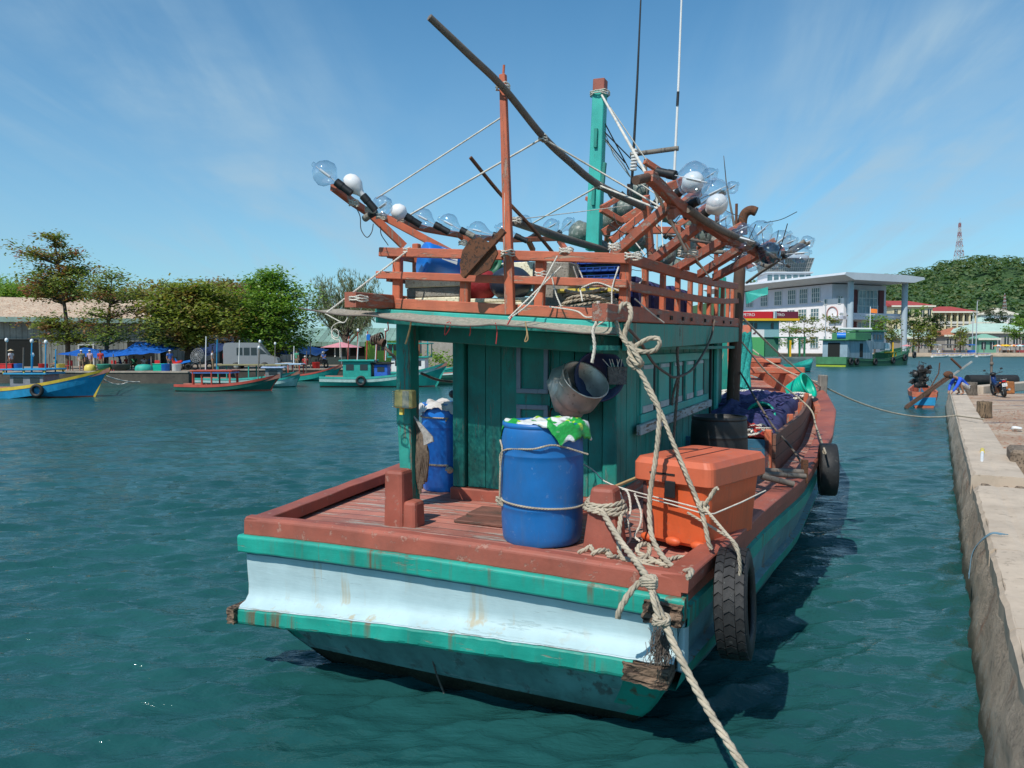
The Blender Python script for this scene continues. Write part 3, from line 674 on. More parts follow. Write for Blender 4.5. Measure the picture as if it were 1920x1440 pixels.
for p, q in (((1150, 478), (1260, 381)), ((1216, 494), (1311, 423)), ((1262, 508), (1360, 449)), ((1312, 514), (1393, 463)), ((1340, 520), (1425, 475)), ((1310, 360), (1258, 402))):
    b_ = rs(*q); a_ = Bv(p[0], p[1], min(b_.y+.3+.004*abs(p[0]-1158), 7)); rackbeam([a_, b_], .06, .085, 'rack_arm', ORGY)
for sgs, v, w_ in (((((1130, 437), (1209, 387))), 4.0, .09), (((1127, 392), (1166, 415)), 3.8, .07), (((1128, 390), (1162, 370)), 3.8, .06), (((1211, 367), (1221, 484)), 3.6, .09), (((1209, 302), (1247, 327)), 4.4, .07), (((1248, 353), (1284, 338)), 3.4, .09), (((1145, 452), (1205, 402)), 3.7, .08), (((1214, 432), (1274, 432)), 4.0, .08), (((1168, 432), (1215, 431)), 4.4, .08), (((1265, 425), (1335, 380)), 4.6, .07), (((1225, 350), (1275, 372)), 4.6, .07), (((1165, 382), (1190, 360)), 5, .07), (((1400, 500), (1470, 468)), 5.5, .07), (((1400, 478), (1452, 450)), 5.5, .06), (((1185, 440), (1250, 490)), 4.8, .06), (((1140, 430), (1135, 478)), 4.6, .08), (((1290, 425), (1288, 505)), 4.4, .08), (((1345, 400), (1342, 512)), 5.2, .07), (((1180, 345), (1176, 480)), 5.0, .07), (((1228, 395), (1330, 470)), 5.0, .06), (((1150, 470), (1230, 420)), 4.9, .06), (((1300, 470), (1390, 420)), 5.6, .06), (((1120, 385), (1100, 372)), 4.4, .05)):
    rackbeam([Bv(sgs[0][0], sgs[0][1], v), Bv(sgs[1][0], sgs[1][1], v+.25)], w_*.8, w_, 'frame_beam', ORG)
# lamps: (centre x,y, radius px), socket x,y, distance v, kind
def lamp(cx, cy, rp_, sx, sy, v, kind):
    c = Bv(cx, cy, v); s0 = Bv(sx, sy, v+.06); dist = (BM @ c).y; r = rp_/FPX*dist
    d = (c-s0); L_ = d.length; M = aim(s0, d)
    if kind == 'w': prof = [(.028, .05), (.03, L_*.45), (r*.55, L_*.62), (r*.92, L_*.85), (r, L_*1.05), (r*.92, L_*1.05+r*.55), (r*.6, L_*1.05+r*.98), (r*.25, L_*1.05+r*1.15), (0.001, L_*1.05+r*1.18)]
    else: prof = [(.03, .05), (.033, L_*.45), (r*.5, L_*.60), (r*.86, L_*.8), (r, L_), (r*.9, L_+r*.5), (r*.55, L_+r*.9), (r*.2, L_+r*1.05), (.022, L_+r*1.1), (.022, L_+r*1.28), (.001, L_+r*1.3)]
    mat = {'w': LAMPW, 'c': GLASS, 'd': SMOKE}[kind]
    m = MB(); m.lathe(prof, M, 20); g_ = m.build('lamp', mat, boat, fix=False)
    m = MB(); m.tube([M @ V((0, 0, -.10)), M @ V((0, 0, .04))], .034, 12); m.tube([M @ V((0, 0, .0)), M @ V((0, 0, .07))], .038, 12, m=1); m.build('socket', [BLACKP if rnd.random() < .6 else FOAMG, BLACKP], g_)
    if kind != 'w':
        m = MB(); m.tube([M @ V((.012, 0, .06)), M @ V((.012, 0, L_+r*1.0))], .004, 5); m.tube([M @ V((0, 0, L_-.3*r)), M @ V((0, 0, L_+r*.6))], .012, 8); m.build('arc_tube', LAMPW, g_)
LAMPW = plain('lamp_white_coating', (.80, .80, .80), .35, .05, 5, .05)
for a_ in ((612, 327, 25, 642, 350, .8, 'c'), (663, 347, 17, 690, 378, 1.0, 'w'), (716, 387, 20, 695, 402, 1.3, 'c'), (751, 399, 15, 772, 412, 1.6, 'w'), (795, 410, 19, 826, 427, 2.2, 'c'), (843, 420, 19, 874, 436, 2.8, 'c'), (897, 433, 18, 935, 443, 3.4, 'c'), (1034, 424, 14, 1000, 443, 5.0, 'c'),
           (1297, 336, 34, 1252, 326, 1.1, 'c'), (1296, 344, 20, 1270, 363, 1.5, 'w'), (1338, 362, 27, 1296, 383, 1.6, 'c'), (1341, 386, 20, 1316, 405, 1.9, 'w'), (1392, 447, 26, 1352, 436, 2.6, 'c'), (1393, 429, 11, 1370, 440, 3.4, 'c'), (1424, 437, 23, 1395, 462, 2.9, 'c'), (1441, 474, 21, 1410, 458, 3.0, 'd'), (1463, 452, 20, 1430, 478, 3.6, 'c'), (1497, 475, 19, 1462, 478, 4.0, 'c'), (1163, 391, 17, 1150, 372, 5.2, 'c'), (1380, 470, 20, 1350, 455, 3.6, 'c'), (1408, 492, 17, 1385, 478, 4.2, 'c'), (1455, 492, 15, 1430, 486, 4.6, 'c'), (1512, 455, 13, 1495, 462, 5.0, 'c'), (1330, 330, 15, 1300, 350, 4.8, 'c'), (1372, 352, 12, 1350, 366, 5.2, 'c'), (1240, 366, 14, 1225, 385, 4.6, 'w'), (945, 432, 15, 975, 446, 4.0, 'c'), (985, 415, 12, 1008, 430, 5.2, 'c'), (1066, 420, 12, 1045, 440, 5.6, 'c'), (1318, 380, 16, 1296, 398, 3.6, 'c'), (1355, 412, 15, 1335, 425, 3.4, 'c'), (1362, 440, 18, 1338, 430, 4.2, 'c'), (1480, 455, 14, 1455, 466, 5.2, 'c'), (1430, 462, 14, 1408, 470, 5.4, 'c'), (1270, 420, 13, 1255, 436, 5.5, 'c'), (1225, 330, 10, 1215, 345, 5.4, 'w'), (1405, 405+22, 0.1, 1400, 430, 3, 'c')):
    if a_[2] > 1: lamp(*a_)
m = MB(); m.tube([Bv(1395, 480, 5.0), Bv(1440, 500, 4.4), Bv(1510, 452, 4.4)], .03, 8); m.tube([Bv(1300, 472, 4.6), Bv(1480, 474, 4.6)], .024, 8); m.tube([Bv(1400, 530, 5.5), Bv(1430, 508, 5.0), Bv(1518, 455, 4.6)], .018, 8); m.build('rack_pipe', GREYW, boat)
for l in ([(1210, 300, 5.0), (1222, 480, 4.8)], [(1400, 470, 4.5), (1250, 440, 4.0)], [(1165, 360, 4.8), (1320, 505, 5.4)], [(1300, 395, 3.0), (1480, 500, 5.0)], [(1145, 420, 4.4), (1290, 352, 5.2)]):
    mast('thin_pole', [Bv(*l[0]), Bv(*l[1])], .018, BAMB, 6)
# anchor-like rusty plate on the rail
a, b = Bv(868, 518, 1.05), Bv(945, 432, 1.05)
m = MB(); m.beam(a, b, .05, .045, up=(0, 1, 0)); dd = (b-a).normalized(); nn = V((-dd.z, 0, dd.x))
P1 = [a-dd*.01, a+dd*.05+nn*.10, a+dd*.15+nn*.165, a+dd*.26+nn*.18, a+dd*.34+nn*.13, a+dd*.38]; P2 = [a+dd*.02, a+dd*.40, a+dd*.36-nn*.09, a+dd*.22-nn*.135, a+dd*.10-nn*.09]
m.prism(P1, (0, 0, 0), (0, .02, 0)); m.prism(P2, (0, .012, 0), (0, .035, 0)); m.xf(Matrix.Translation((0, 0, 0))); m.build('anchor', RUST, None, M=BM)
anc = bpy.data.objects[-1] if False else [o for o in COL.objects if o.name.startswith('anchor')][-1]
tag(anc, 'rusty anchor with broad flukes lashed to the red rear railing', 'anchor')
# ------------------------------------------------------------ things on the main boat
def onboat(u, v, z, rz=0): return BM @ T(u, v, z, rz)
def drum(name, label, M, r, h, mat, open_=False, lid=True):
    root = thing(name, label, 'barrel', M)
    prof = [(r*.93, 0), (r*.97, .02), (r*.985, .06), (r, .10)]
    for k in range(1, 16):
        z = .10+(h-.2)*k/16; rr = r*(1+.025*sin(pi*k/16)); 
        if k in (4, 13): prof += [(rr, z-.012), (rr+.0035, z-.004), (rr+.0035, z+.004), (rr, z+.012)]
        else: prof.append((rr, z))
    prof += [(r, h-.10), (r*.985, h-.05), (r*.96, h-.015), (r*.93, h)]
    if open_: prof += [(r*.86, h), (r*.88, h-.06), (r*.93, .1), (r*.9, .04), (.001, .04)]
    m = MB(); m.lathe(prof, n=40); 
    if not open_: m.add([(r*.9*cos(2*pi*i/40), r*.9*sin(2*pi*i/40), h-.02) for i in range(40)], [tuple(range(40))])
    else: m.add([(r*.9*cos(2*pi*i/40), r*.9*sin(2*pi*i/40), .002) for i in range(40)], [tuple(range(40))])
    m.build('drum_body', mat, root)
    m = MB(); m.lathe([(r*.90, h-.03), (r*.90, h+.012), (r*.985, h+.014), (r*.99, h-.02), (r*.96, h-.03)], n=40); m.build('rim', mat, root)
    if lid and not open_:
        m = MB(); m.lathe([(.001, h+.02), (.035, h+.02), (.035, h-.02)], Matrix.Translation((r*.5, 0, 0)), 12); m.build('bung', BLACKP, root)
    return root
bf = Bz(1016, 1029, 1.2); rf = .325; BFu, BFv = bf.x-.12, bf.y+rf-.02
drum('blue_barrel', 'big blue plastic barrel tied beside the orange cool box, printed bag draped on top', onboat(BFu, BFv, deckz(BFu, BFv)+.004, .4), rf, .94, BLUEP)
drum('blue_barrel', 'blue plastic barrel standing behind the port roof post, white cloth on top', onboat(-1.17, 2.42, deckz(-1.17, 2.42)+.004, 1.2), .275, .92, BLUEB)
bt = Bz(1345, 782, 1.95); bl_ = deckz(bt.x, bt.y)
drum('black_tub', 'open black plastic tub behind the orange cool box', onboat(bt.x+.02, bt.y, bl_, 0), .31, 1.95-bl_, BLACKP, open_=True)
# rope lashing on the front barrel
def around(cu, cv, r, z, a0, a1, n=20, tilt=0):
    return [BM @ V((cu+r*cos(a0+(a1-a0)*i/n), cv+r*sin(a0+(a1-a0)*i/n), z+tilt*cos(a0+(a1-a0)*i/n))) for i in range(n+1)]
m = MB(); m.rope(around(BFu, BFv, rf+.018, 1.52, -pi*1.02, .15, 26, -.02)+[B(b2.x-.1, b2.y+.05, 1.62)], .009)
z0 = 1.2; rr_ = rf+.024
a_ = -pi*.80
m.rope(cr([B(BFu+rr_*cos(a_), BFv+rr_*sin(a_), 1.53), B(BFu+rr_*1.01*cos(a_+.08), BFv+rr_*1.01*sin(a_+.08), 1.75), B(BFu+rr_*cos(a_+.2), BFv+rr_*sin(a_+.2), 1.93), B(BFu+(rr_-.01)*cos(a_-.15), BFv+(rr_-.01)*sin(a_-.15), 2.0)], 5), .008)
m.rope(cr([B(BFu+rr_*cos(a_), BFv+rr_*sin(a_), 1.52), B(BFu+rr_*1.01*cos(a_+.13), BFv+rr_*1.01*sin(a_+.13), 1.75), B(BFu+rr_*cos(a_+.22), BFv+rr_*sin(a_+.22), 1.93), B(BFu+rr_*cos(-1.4), BFv+rr_*sin(-1.4), 1.97), B(BFu+rr_*cos(-.9), BFv+rr_*sin(-.9), 2.0), Bm if False else B(BFu+.42, BFv-.1, 1.92)], 5), .008)
kx = B(BFu+rr_*cos(a_), BFv+rr_*sin(a_), 1.52)
for q in range(3): m.rope([kx+V((.03*cos(t*1.3+q*2), .02*sin(t*1.1+q)-.02, .035*sin(t+q*2))) for t in range(6)], .008)
tag(m.build('barrel_lashing', ROPE, center=True), 'thin pale rope lashed round the front blue barrel', 'rope')
m = MB(); m.rope([B(-1.17+.288*cos(a), 2.42+.288*sin(a), 2.0) for a in [-pi+.15*i for i in range(15)]]+[B(-.9, 1.9, 2.0)], .008); m.rope([B(-1.17+.288*cos(a), 2.42+.288*sin(a), 1.5) for a in [-pi+.15*i for i in range(15)]]+[B(-.9, 1.9, 1.5)], .011)
m.ell(B(-.86, 1.91, 1.5), .035); tag(m.build('barrel_lashing', ROPE, center=True), 'two white ropes lashed round the blue barrel behind the port post', 'rope')
# bag draped over the front barrel
def drape(name, label, cat, cu, cv, z, r, mat, over, seed, N_=34, M3=None, amp=.03, drop=.9):
    m = MB(); P = []
    for j in range(N_+1):
        for i in range(N_+1):
            x = (i/N_*2-1)*over[0]; y = (j/N_*2-1)*over[1]; x += .04*noise.noise(V((y*5, seed, 0)))
            q = sqrt(x*x+y*y); zz = z+.03+amp*noise.noise(V((x*7, y*7, seed)))+amp*.5*noise.noise(V((x*18, y*18, seed)))
            if q > r:
                e = q-r; k = (r+min(e*.18, .05)+.012)/q; ex = x*k; ey = y*k; zz -= e*drop; x, y = ex*(1+.04*sin(atan2(y, x)*9+seed)), ey*(1+.04*sin(atan2(y, x)*7))
            P.append(V((x, y, zz)))
    M = M3 or Matrix.Identity(4)
    P = [BM @ (V((cu, cv, 0))+(M.to_3x3() @ p)) for p in P]
    m.add(P, [(j*(N_+1)+i, j*(N_+1)+i+1, (j+1)*(N_+1)+i+1, (j+1)*(N_+1)+i) for j in range(N_) for i in range(N_)], 0, True)
    o = m.build(name, mat, center=True, fix=False); so = o.modifiers.new('t', 'SOLIDIFY'); so.thickness = .003
    return tag(o, label, cat)
s = NT('printed_sack'); v1 = s.noise(s.map((3, 1.2, 2)), 2.2, 2, .4, .6); v2 = s.noise(s.map(loc=(3, 1, 2)), 7, 2, .5)
c = s.mix(s.rng(v1, .50, .53), (.74, .76, .74, 1), (.02, .34, .06, 1)); c = s.mix(s.math('MULTIPLY', s.rng(v2, .60, .63), s.rng(v1, .42, .44)), c, (.42, .62, .05, 1))
SACK = s.set(c, .4, s.bump(s.noise(s.map(), 22, 5, .6), .7, .02))
o = drape('plastic_sack', 'crumpled white and green printed plastic sack draped over the front blue barrel', 'sack', BFu+.03, BFv+.0, deckz(0, 0)+.925, rf*.98, SACK, (.44, .30), 3.3, M3=Matrix.Rotation(-.25, 4, 'Z'), amp=.045, drop=.75)
drape('white_cloth', 'grey-white cloth covering the blue barrel beside the cabin', 'cloth', -1.17, 2.42, 2.115, .27, plain('grey_white_cloth', (.58, .55, .53), .9, .25, 4, .4), (.40, .40), 1.3, amp=.05, drop=.45)
m = MB(); m.ell(B(-.98, 2.25, 2.25), (.07, .07, .05)); tag(m.build('black_float', BLACKP, center=True), 'small black float on the white cloth beside the cabin', 'float')

# orange cool box
cb = G(1328, 1040, 1.2); ca = R(138); ux, uy = V((cos(ca), sin(ca), 0)), V((cos(ca-pi/2), sin(ca-pi/2), 0))   # ux: to picture left/back, uy: right/back
CB = Matrix((( ux.x, uy.x, 0, cb.x), (ux.y, uy.y, 0, cb.y), (0, 0, 1, 1.215), (0, 0, 0, 1)))
root = thing('cool_box', 'large orange insulated fish box with faded lid on the starboard deck', 'cool box', CB)
LX, LY, HH = .60, .88, .545
def rrect(x0, y0, x1, y1, r, z, n=4):
    o = []
    for cx_, cy_, a0 in ((x1-r, y1-r, 0), (x0+r, y1-r, pi/2), (x0+r, y0+r, pi), (x1-r, y0+r, 1.5*pi)):
        o += [V((cx_+r*cos(a0+pi/2*k/n), cy_+r*sin(a0+pi/2*k/n), z)) for k in range(n+1)]
    return o
m = MB(); sec = [(.0, .0), (.02, .03), (.03, .12), (-.01, .30), (-.03, HH)]
m.loft([rrect(.02-e*-1 if 0 else .03+(.0-e+.0), .03-e, LX-.03+e, LY-.03+e, .06, z) for e, z in [(-.03, 0), (0, .03), (.005, .15), (.02, .35), (.035, HH)]], sm=False)
m.build('box_body', ORP, root)
m = MB(); m.loft([rrect(-.035, -.035, LX+.035, LY+.035, .06, HH-.06), rrect(-.045, -.045, LX+.045, LY+.045, .06, HH-.05), rrect(-.045, -.045, LX+.045, LY+.045, .06, HH+.08), rrect(-.02, -.02, LX+.02, LY+.02, .06, HH+.125), rrect(.04, .04, LX-.04, LY-.04, .05, HH+.13)], sm=False)
lid = m.build('lid', ORPL, root)
m = MB()
for x in (.24, .40): m.box((x, LY*.5, HH+.131), (.012, LY*.84, .006))
m.build('lid_groove', plain('groove', (.10, .03, .02), .8), lid)
m = MB(); m.box((LX*.62, -.047, HH+.015), (.22, .012, .012), m=0); m.build('lid_slot', DARK, lid)
for x in (.08, .30, .52): m = MB(); m.ell((x, -.0, .035), (.07, .035, .035), nu=12, nv=8); m.build('foot', ORP, root)
m = MB(); m.box((LX+.0, LY*.45, HH*.55), (.03, .3, .2)); m.build('moulded_panel', ORP, root, bev=.01)
m = MB(); m.box((LX*.5, -.052, HH-.10), (.09, .02, .13)); m.build('latch', BLACKP, root, bev=.006)
for y in (.22, LY-.22): m = MB(); m.tube([V((LX+.03, y-.06, HH-.16)), V((LX+.07, y-.03, HH-.2)), V((LX+.07, y+.03, HH-.2)), V((LX+.03, y+.06, HH-.16))], .011, 6); m.build('rope_handle', ROPE, root)
def cbp(x, y, z): return CB @ V((x, y, z))
m = MB(); m.tube([cbp(LX+.01, -.05, .36), cbp(LX*.5, -.055, .335), cbp(0.0, -.06, .30), cbp(-.045, 0, .30), cbp(-.05, LY*.5, .32), cbp(-.05, LY, .35)], .006, 6)
m.xf(CB.inverted()); m.build('cord', ROPEW, root)

# tyre fenders
def tyre(name, label, c, axis, R_, wd, grp=None, tread=True, mat=TYRE, worn=False, n=56):
    M = aim(c, axis); root = thing(name, label, 'tyre', M, grp)
    prof = [(R_*.60, -wd*.40), (R_*.66, -wd*.50), (R_*.80, -wd*.54), (R_*.93, -wd*.50), (R_*.975, -wd*.42), (R_*.985, 0), (R_*.975, wd*.42), (R_*.93, wd*.50), (R_*.80, wd*.54), (R_*.66, wd*.50), (R_*.60, wd*.40), (R_*.68, wd*.3), (R_*.88, wd*.36), (R_*.92, 0), (R_*.88, -wd*.36), (R_*.68, -wd*.3), (R_*.60, -wd*.40)]
    m = MB(); m.lathe(prof, n=n); m.build('carcass', mat, root)
    if tread:
        m = MB(); NT_ = 30
        for k in range(NT_):
            for rw, (z0, z1) in enumerate(((-.46, -.20), (-.17, .17), (.20, .46))):
                a0 = 2*pi*(k+.5*(rw == 1))/NT_; a1 = a0+2*pi/NT_*.80; zs = [z0, (z0+z1)/2, z1]
                r0, r1 = R_*.95, R_*(1.015 if rw == 1 else 1.0)
                top = []; bot = []
                for i_, z in enumerate(zs):
                    sh = (.25 if i_ == 1 else 0)*2*pi/NT_
                    for a in (a0+sh, a1+sh):
                        top.append(V((r1*cos(a), r1*sin(a), z*wd))); bot.append(V((r0*cos(a), r0*sin(a), z*wd)))
                P = top+bot
                m.add(P, [(0, 2, 3, 1), (2, 4, 5, 3), (6, 0, 1, 7), (4, 10, 11, 5), (0, 6, 8, 2), (2, 8, 10, 4), (1, 3, 9, 7), (3, 5, 11, 9)])
        m.build('tread', mat, root)
    return root
vv = .62; tc1 = B(bw_top(vv)+.17, vv, .86)
tw = W(1362, 1127, tc1.y)
tyre('tyre_fender', 'black truck tyre with chunky tread hanging at the starboard stern corner', B(bw_top(.66)+.19, .66, (BI @ tw).z-.02), (BM.to_3x3() @ V((1, .03, .06))), .385, .21)
q = W(1549, 880, 9.6); ql = BI @ q; tyre('tyre_fender', 'worn smooth black tyre hanging on the starboard side amidships', B(ql.x+.02, ql.y, ql.z), (BM.to_3x3() @ V((1, .12, 0))), .335, .20, tread=False)
m = MB(); m.rope([cbp(.15, -.05, .29), G(1370, 1010, 1.34), W(1385, 1040, 5.2), W(1388, 1085, 5.22)], .011); m.rope([W(1545, 845, 9.4), W(1547, 862, 9.4)], .02)
tag(m.build('fender_rope', ROPE, center=True), 'short rope holding the treaded tyre at the stern corner', 'rope')

# pots and basin hanging on the cabin wall
def pot(name, label, c, axis, r, h, mat=ALU, flare=1.0):
    M = aim(c, axis); root = thing(name, label, 'pot', M)
    m = MB(); m.lathe([(.001, -h), (r*.80*flare, -h), (r*.94*flare, -h+.03), (r*.97, -h*.6), (r, -.01), (r*1.05, 0), (r*1.05, .008), (r*.985, .004), (r*.955, -h*.6), (r*.9*flare, -h+.035), (r*.78*flare, -h+.01), (.001, -h+.01)], n=32); m.build('pot_body', mat, root)
    for sgn in (1, -1):
        m = MB(); m.tube([V((sgn*r*1.0, -.05, -.05)), V((sgn*r*1.14, -.045, -.04)), V((sgn*r*1.18, 0, -.038)), V((sgn*r*1.14, .045, -.04)), V((sgn*r*1.0, .05, -.05))], .006, 6); m.build('handle', ALU, root)
    return root
def cdir(px, py, pz):  # direction given in picture axes (right, up, towards camera)
    return V((px, -pz, py))
p = Bv(1098, 712, 1.55); pot('cooking_pot', 'dented open aluminium pot hanging tilted on the cabin wall', B(p.x, p.y, p.z), cdir(.36, .70, .60), .215, .26)
p = Bv(1068, 732, 1.72); pot('cooking_bowl', 'large round aluminium bowl hanging behind the open pot', B(p.x, p.y, p.z)+V((.02, 0, 0)), cdir(.85, .25, .05), .245, .20, flare=.72)
p = Bv(1072, 762, 1.80); pot('cooking_pan', 'shallow aluminium pan hanging below the open pot', B(p.x, p.y, p.z), cdir(.45, .85, .1), .13, .08, flare=.9)
p = Bv(1120, 702, 1.86); M = aim(B(p.x, p.y, p.z), cdir(-.15, .1, -1)); m = MB(); m.lathe([(.001, .0), (.17, 0), (.225, -.10), (.24, -.10), (.24, -.09), (.18, .015), (.001, .015)], M, 32)
tag(m.build('plastic_basin', plain('dark_blue_basin', (.018, .04, .12), .4, .3), center=True, M=None), 'dark blue plastic basin hung upright behind the aluminium pots', 'basin')
p = Bv(1157, 700, 1.86); root = thing('wicker_holder', 'small grey basket of cutlery nailed to the cabin corner', 'basket', B(p.x, p.y, p.z))
m = MB(); m.box((0, 0, -.02), (.16, .08, .16), top=1.1); m.build('basket_body', netmat('grey_mesh', (.16, .17, .17), .3), root)
m = MB(); [m.tube([V((.03*math.sin(k*2.1), 0, -.02)), V((-.05+.09*math.sin(k*1.7), -.02, .13))], .004, 5) for k in range(6)]; m.build('cutlery', WHITEP, root)
# yellow oil can on the post, net bundle
p = Bv(760, 748, pp.y-.16); root = thing('cut_oil_can', 'cut-open yellow plastic can tied to the port roof post', 'plastic can', onboat(p.x, p.y, p.z))
m = MB(); m.box((0, 0, 0), (.20, .10, .17), top=.95); m.build('can_body', plain('dirty_yellow_plastic', (.55, .45, .16), .5, .25, 7, .2), root, bev=.012)
m = MB(); [m.box((-.098, -.02, -.07+.02*k), (.008, .09, .008)) for k in range(8)]; m.box((.035, -.051, 0), (.07, .004, .16), m=0); m.build('ribs', plain('pale_yellow_grey', (.45, .42, .30), .6), root)
m = MB(); m.box((-.04, 0, -.115), (.035, .03, .07)); m.build('spout', YEL, root)
m = MB()
for k in range(9):
    x = 790+k*1.6; m.tube(cr([Bv(778+rnd.random()*6, 785+rnd.random()*10, 1.50), Bv(782+k*2.5, 845, 1.46-.01*k), Bv(778+k*2.6, 890+10*sin(k), 1.46), Bv(775+k*3.2, 925-9*abs(k-4), 1.48)], 5), [.011+.005*rnd.random() for _ in range(16)], 6)
m.xf(BM); tag(m.build('hanging_net', plain('brown_old_net', (.16, .12, .085), .95, .4, 25, 1), center=True), 'brown old net bundle hanging from the port roof post', 'net')
m = MB()
for k in range(6): m.tube([Bv(776, 780, pp.y-.1), Bv(795+k*3, 815+k*1.0, pp.y-.12), Bv(798+k*2.4, 834-k*1.2, pp.y-.12)], [.004, .013, .02], 6)
m.xf(BM); tag(m.build('old_brush', plain('grey_bristle', (.38, .36, .33), .9, .3, 25, 1), center=True), 'old fibre brush stuck in behind the port roof post', 'brush')

# awning net along the roof edge
m = MB(); NU, NV = 60, 8; P = []
for j in range(NV+1):
    for i in range(NU+1):
        f = i/NU; g_ = j/NV; u = -1.62+(2.75)*f; ye = .55+.62*max(0, f-.35)**.8*1.1; v = 1.24+(ye-1.24)*g_
        edge = zr(u, 1.2)-.01; z = edge+(-.02-.065*g_*g_)*1.0-.03*sin(f*pi*5)*g_*g_*.4-.05*g_*(1-abs(g_-.5)*2)+(.05*(1-f*3)*g_ if f < .33 else 0)
        P.append(B(u, v, z+.012*noise.noise(V((u*4, v*6, 0)))))
m.add(P, [(j*(NU+1)+i, j*(NU+1)+i+1, (j+1)*(NU+1)+i+1, (j+1)*(NU+1)+i) for j in range(NV) for i in range(NU)], 0, True)
hd = [P[NV*(NU+1)+i] for i in range(0, NU+1, 2)]
m.tube(hd, .008, 6, m=1)
tag(m.build('awning_net', [NET, ROPED], center=True, fix=False), 'grey fishing net stretched as an awning from the roof edge', 'net')
def string(pxs, v, r, mat, label, name='cord', cat='cord', rope=False, n=5):
    m = MB(); pts = cr([Bv(x, y, v) if not isinstance(v, (list, tuple)) else Bv(x, y, vv_) for (x, y), vv_ in zip(pxs, v if isinstance(v, (list, tuple)) else [v]*len(pxs))], n)
    pts = [BM @ p for p in pts]
    (m.rope if rope else m.tube)(pts, r, **({} if rope else {'n': 6})); return tag(m.build(name, mat, center=True), label, cat)
CR = plain('red_cord', (.5, .05, .05), .8); CT = plain('tan_cord', (.45, .30, .14), .8)
string([(771, 600), (768, 618), (762, 640), (760, 645)], .8, .008, CT, 'tan twisted cord hanging from the net by the port post')
string([(845, 604), (842, 618), (834, 628), (836, 608), (843, 603)], .8, .004, CR, 'red looped cord hanging from the awning net left of the door')
string([(882, 608), (882, 622), (880, 630)], .85, .004, CR, 'short red cord end under the net above the door')
string([(929, 605), (932, 622), (930, 645)], .85, .004, CR, 'thin pinkish cord hanging above the cabin door')
string([(960, 593), (952, 608), (950, 612)], .85, .006, CR, 'dark red knot at the awning net edge')
string([(985, 603), (988, 625), (984, 640), (990, 636), (988, 618)], .85, .005, CT, 'tan cord loop hanging beside the panelled door')
string([(727, 604), (728, 618), (722, 622)], .7, .005, CR, 'small red knot hanging at the left net corner')
# rope from the port corner out to the net tip and back
tip = Bv(610, 588, .55)
m = MB(); m.rope([BM @ Bv(953, 597, .95), BM @ Bv(1052, 500, 1.22)], .008); tag(m.build('rail_guy_rope', ROPEW, center=True), 'short pale rope from the awning net up to the middle of the rear rail', 'rope')
m = MB(); m.rope([BM @ p for p in (Bv(762, 472, 1.26), tip)], .009); m.rope(cr([BM @ p for p in (tip, Bv(628, 598, .55), Bv(645, 605, .55), Bv(655, 590, .57))], 5), .006)
m.rope(cr([BM @ Bv(x, y, .55) for x, y in ((645, 605), (632, 606), (622, 615), (624, 630), (634, 633), (634, 620), (625, 618), (622, 632), (632, 638), (637, 640), (638, 670))], 4), .005)
tag(m.build('awning_guy_rope', ROPEW, center=True), 'pale rope staying the tip of the awning net to the port rail corner', 'rope')
# big rope on the starboard roof beam with bow knot, falling to the deck
m = MB(); r_ = .021
def BP(l): return [BM @ Bv(x, y, v) for x, y, v in l]
m.rope(cr(BP([(1156, 588, .95), (1165, 572, 1.0), (1178, 571, 1.05), (1183, 592, .95), (1176, 612, .93), (1170, 632, .92), (1180, 650, .90), (1196, 668, .90)]), 6), r_)
m.rope(cr(BP([(1155, 602, .9), (1162, 625, .9), (1176, 645, .88), (1195, 664, .86)]), 6), r_*.9)
m.rope(cr(BP([(1190, 650, .88), (1214, 636, .85), (1234, 635, .85), (1236, 648, .85), (1222, 659, .85), (1196, 658, .86), (1184, 645, .86)]), 7), r_*.95)
m.rope(cr(BP([(1180, 642, .86), (1190, 660, .84), (1202, 680, .84), (1194, 683, .86), (1182, 666, .88), (1180, 650, .88)]), 6), r_)
m.rope(cr(BP([(1183, 670, .88), (1178, 676, .9), (1190, 690, .9), (1204, 682, .86), (1195, 668, .86)]), 6), r_)
m.rope(cr(BP([(1195, 688, .88), (1210, 715, .86), (1226, 745, .84), (1236, 772, .82), (1234, 820, .80), (1228, 870, .78), (1219, 925, .74), (1218, 970, .68), (1222, 1005, .58), (1236, 1035, .45), (1258, 1060, .3), (1290, 1083, .12)]), 8), r_)
m.rope(cr(BP([(1210, 722, .87), (1224, 748, .85), (1240, 775, .83), (1258, 820, .80), (1283, 880, .75), (1306, 935, .70), (1320, 975, .66), (1328, 1015, .62), (1334, 1030, .62)]), 8), r_*.85)
m.rope(cr([G(1290, 1083, 1.31), G(1296, 1070, 1.32), G(1276, 1075, 1.23)], 6), r_)
tag(m.build('stern_rope', ROPE, center=True), 'thick pale rope tied in a bow to the starboard roof beam, falling to the deck', 'rope')
m = MB(); kn = BP([(1318, 950, .70)])[0]
for q_ in range(5): m.rope([kn+V((.035*cos(t*1.05+q_), .03*sin(t*1.05+q_*1.3)-.01, .03*sin(t*1.05+q_*.9))) for t in range(7)], .013)
m.rope(cr(BP([(1318, 950, .70), (1330, 935, .68), (1338, 922, .68), (1345, 915, .66)]), 5), .017)
m.rope(cr([kn, W(1340, 975, 5.35), W(1365, 1005, 5.2), W(1380, 1022, 5.12), W(1386, 1045, 5.10), W(1387, 1078, 5.12), W(1372, 1095, 5.2)], 6), .013)
tag(m.build('box_knot_rope', ROPE, center=True), 'frayed rope knot in front of the orange cool box leading to the tyre', 'rope')
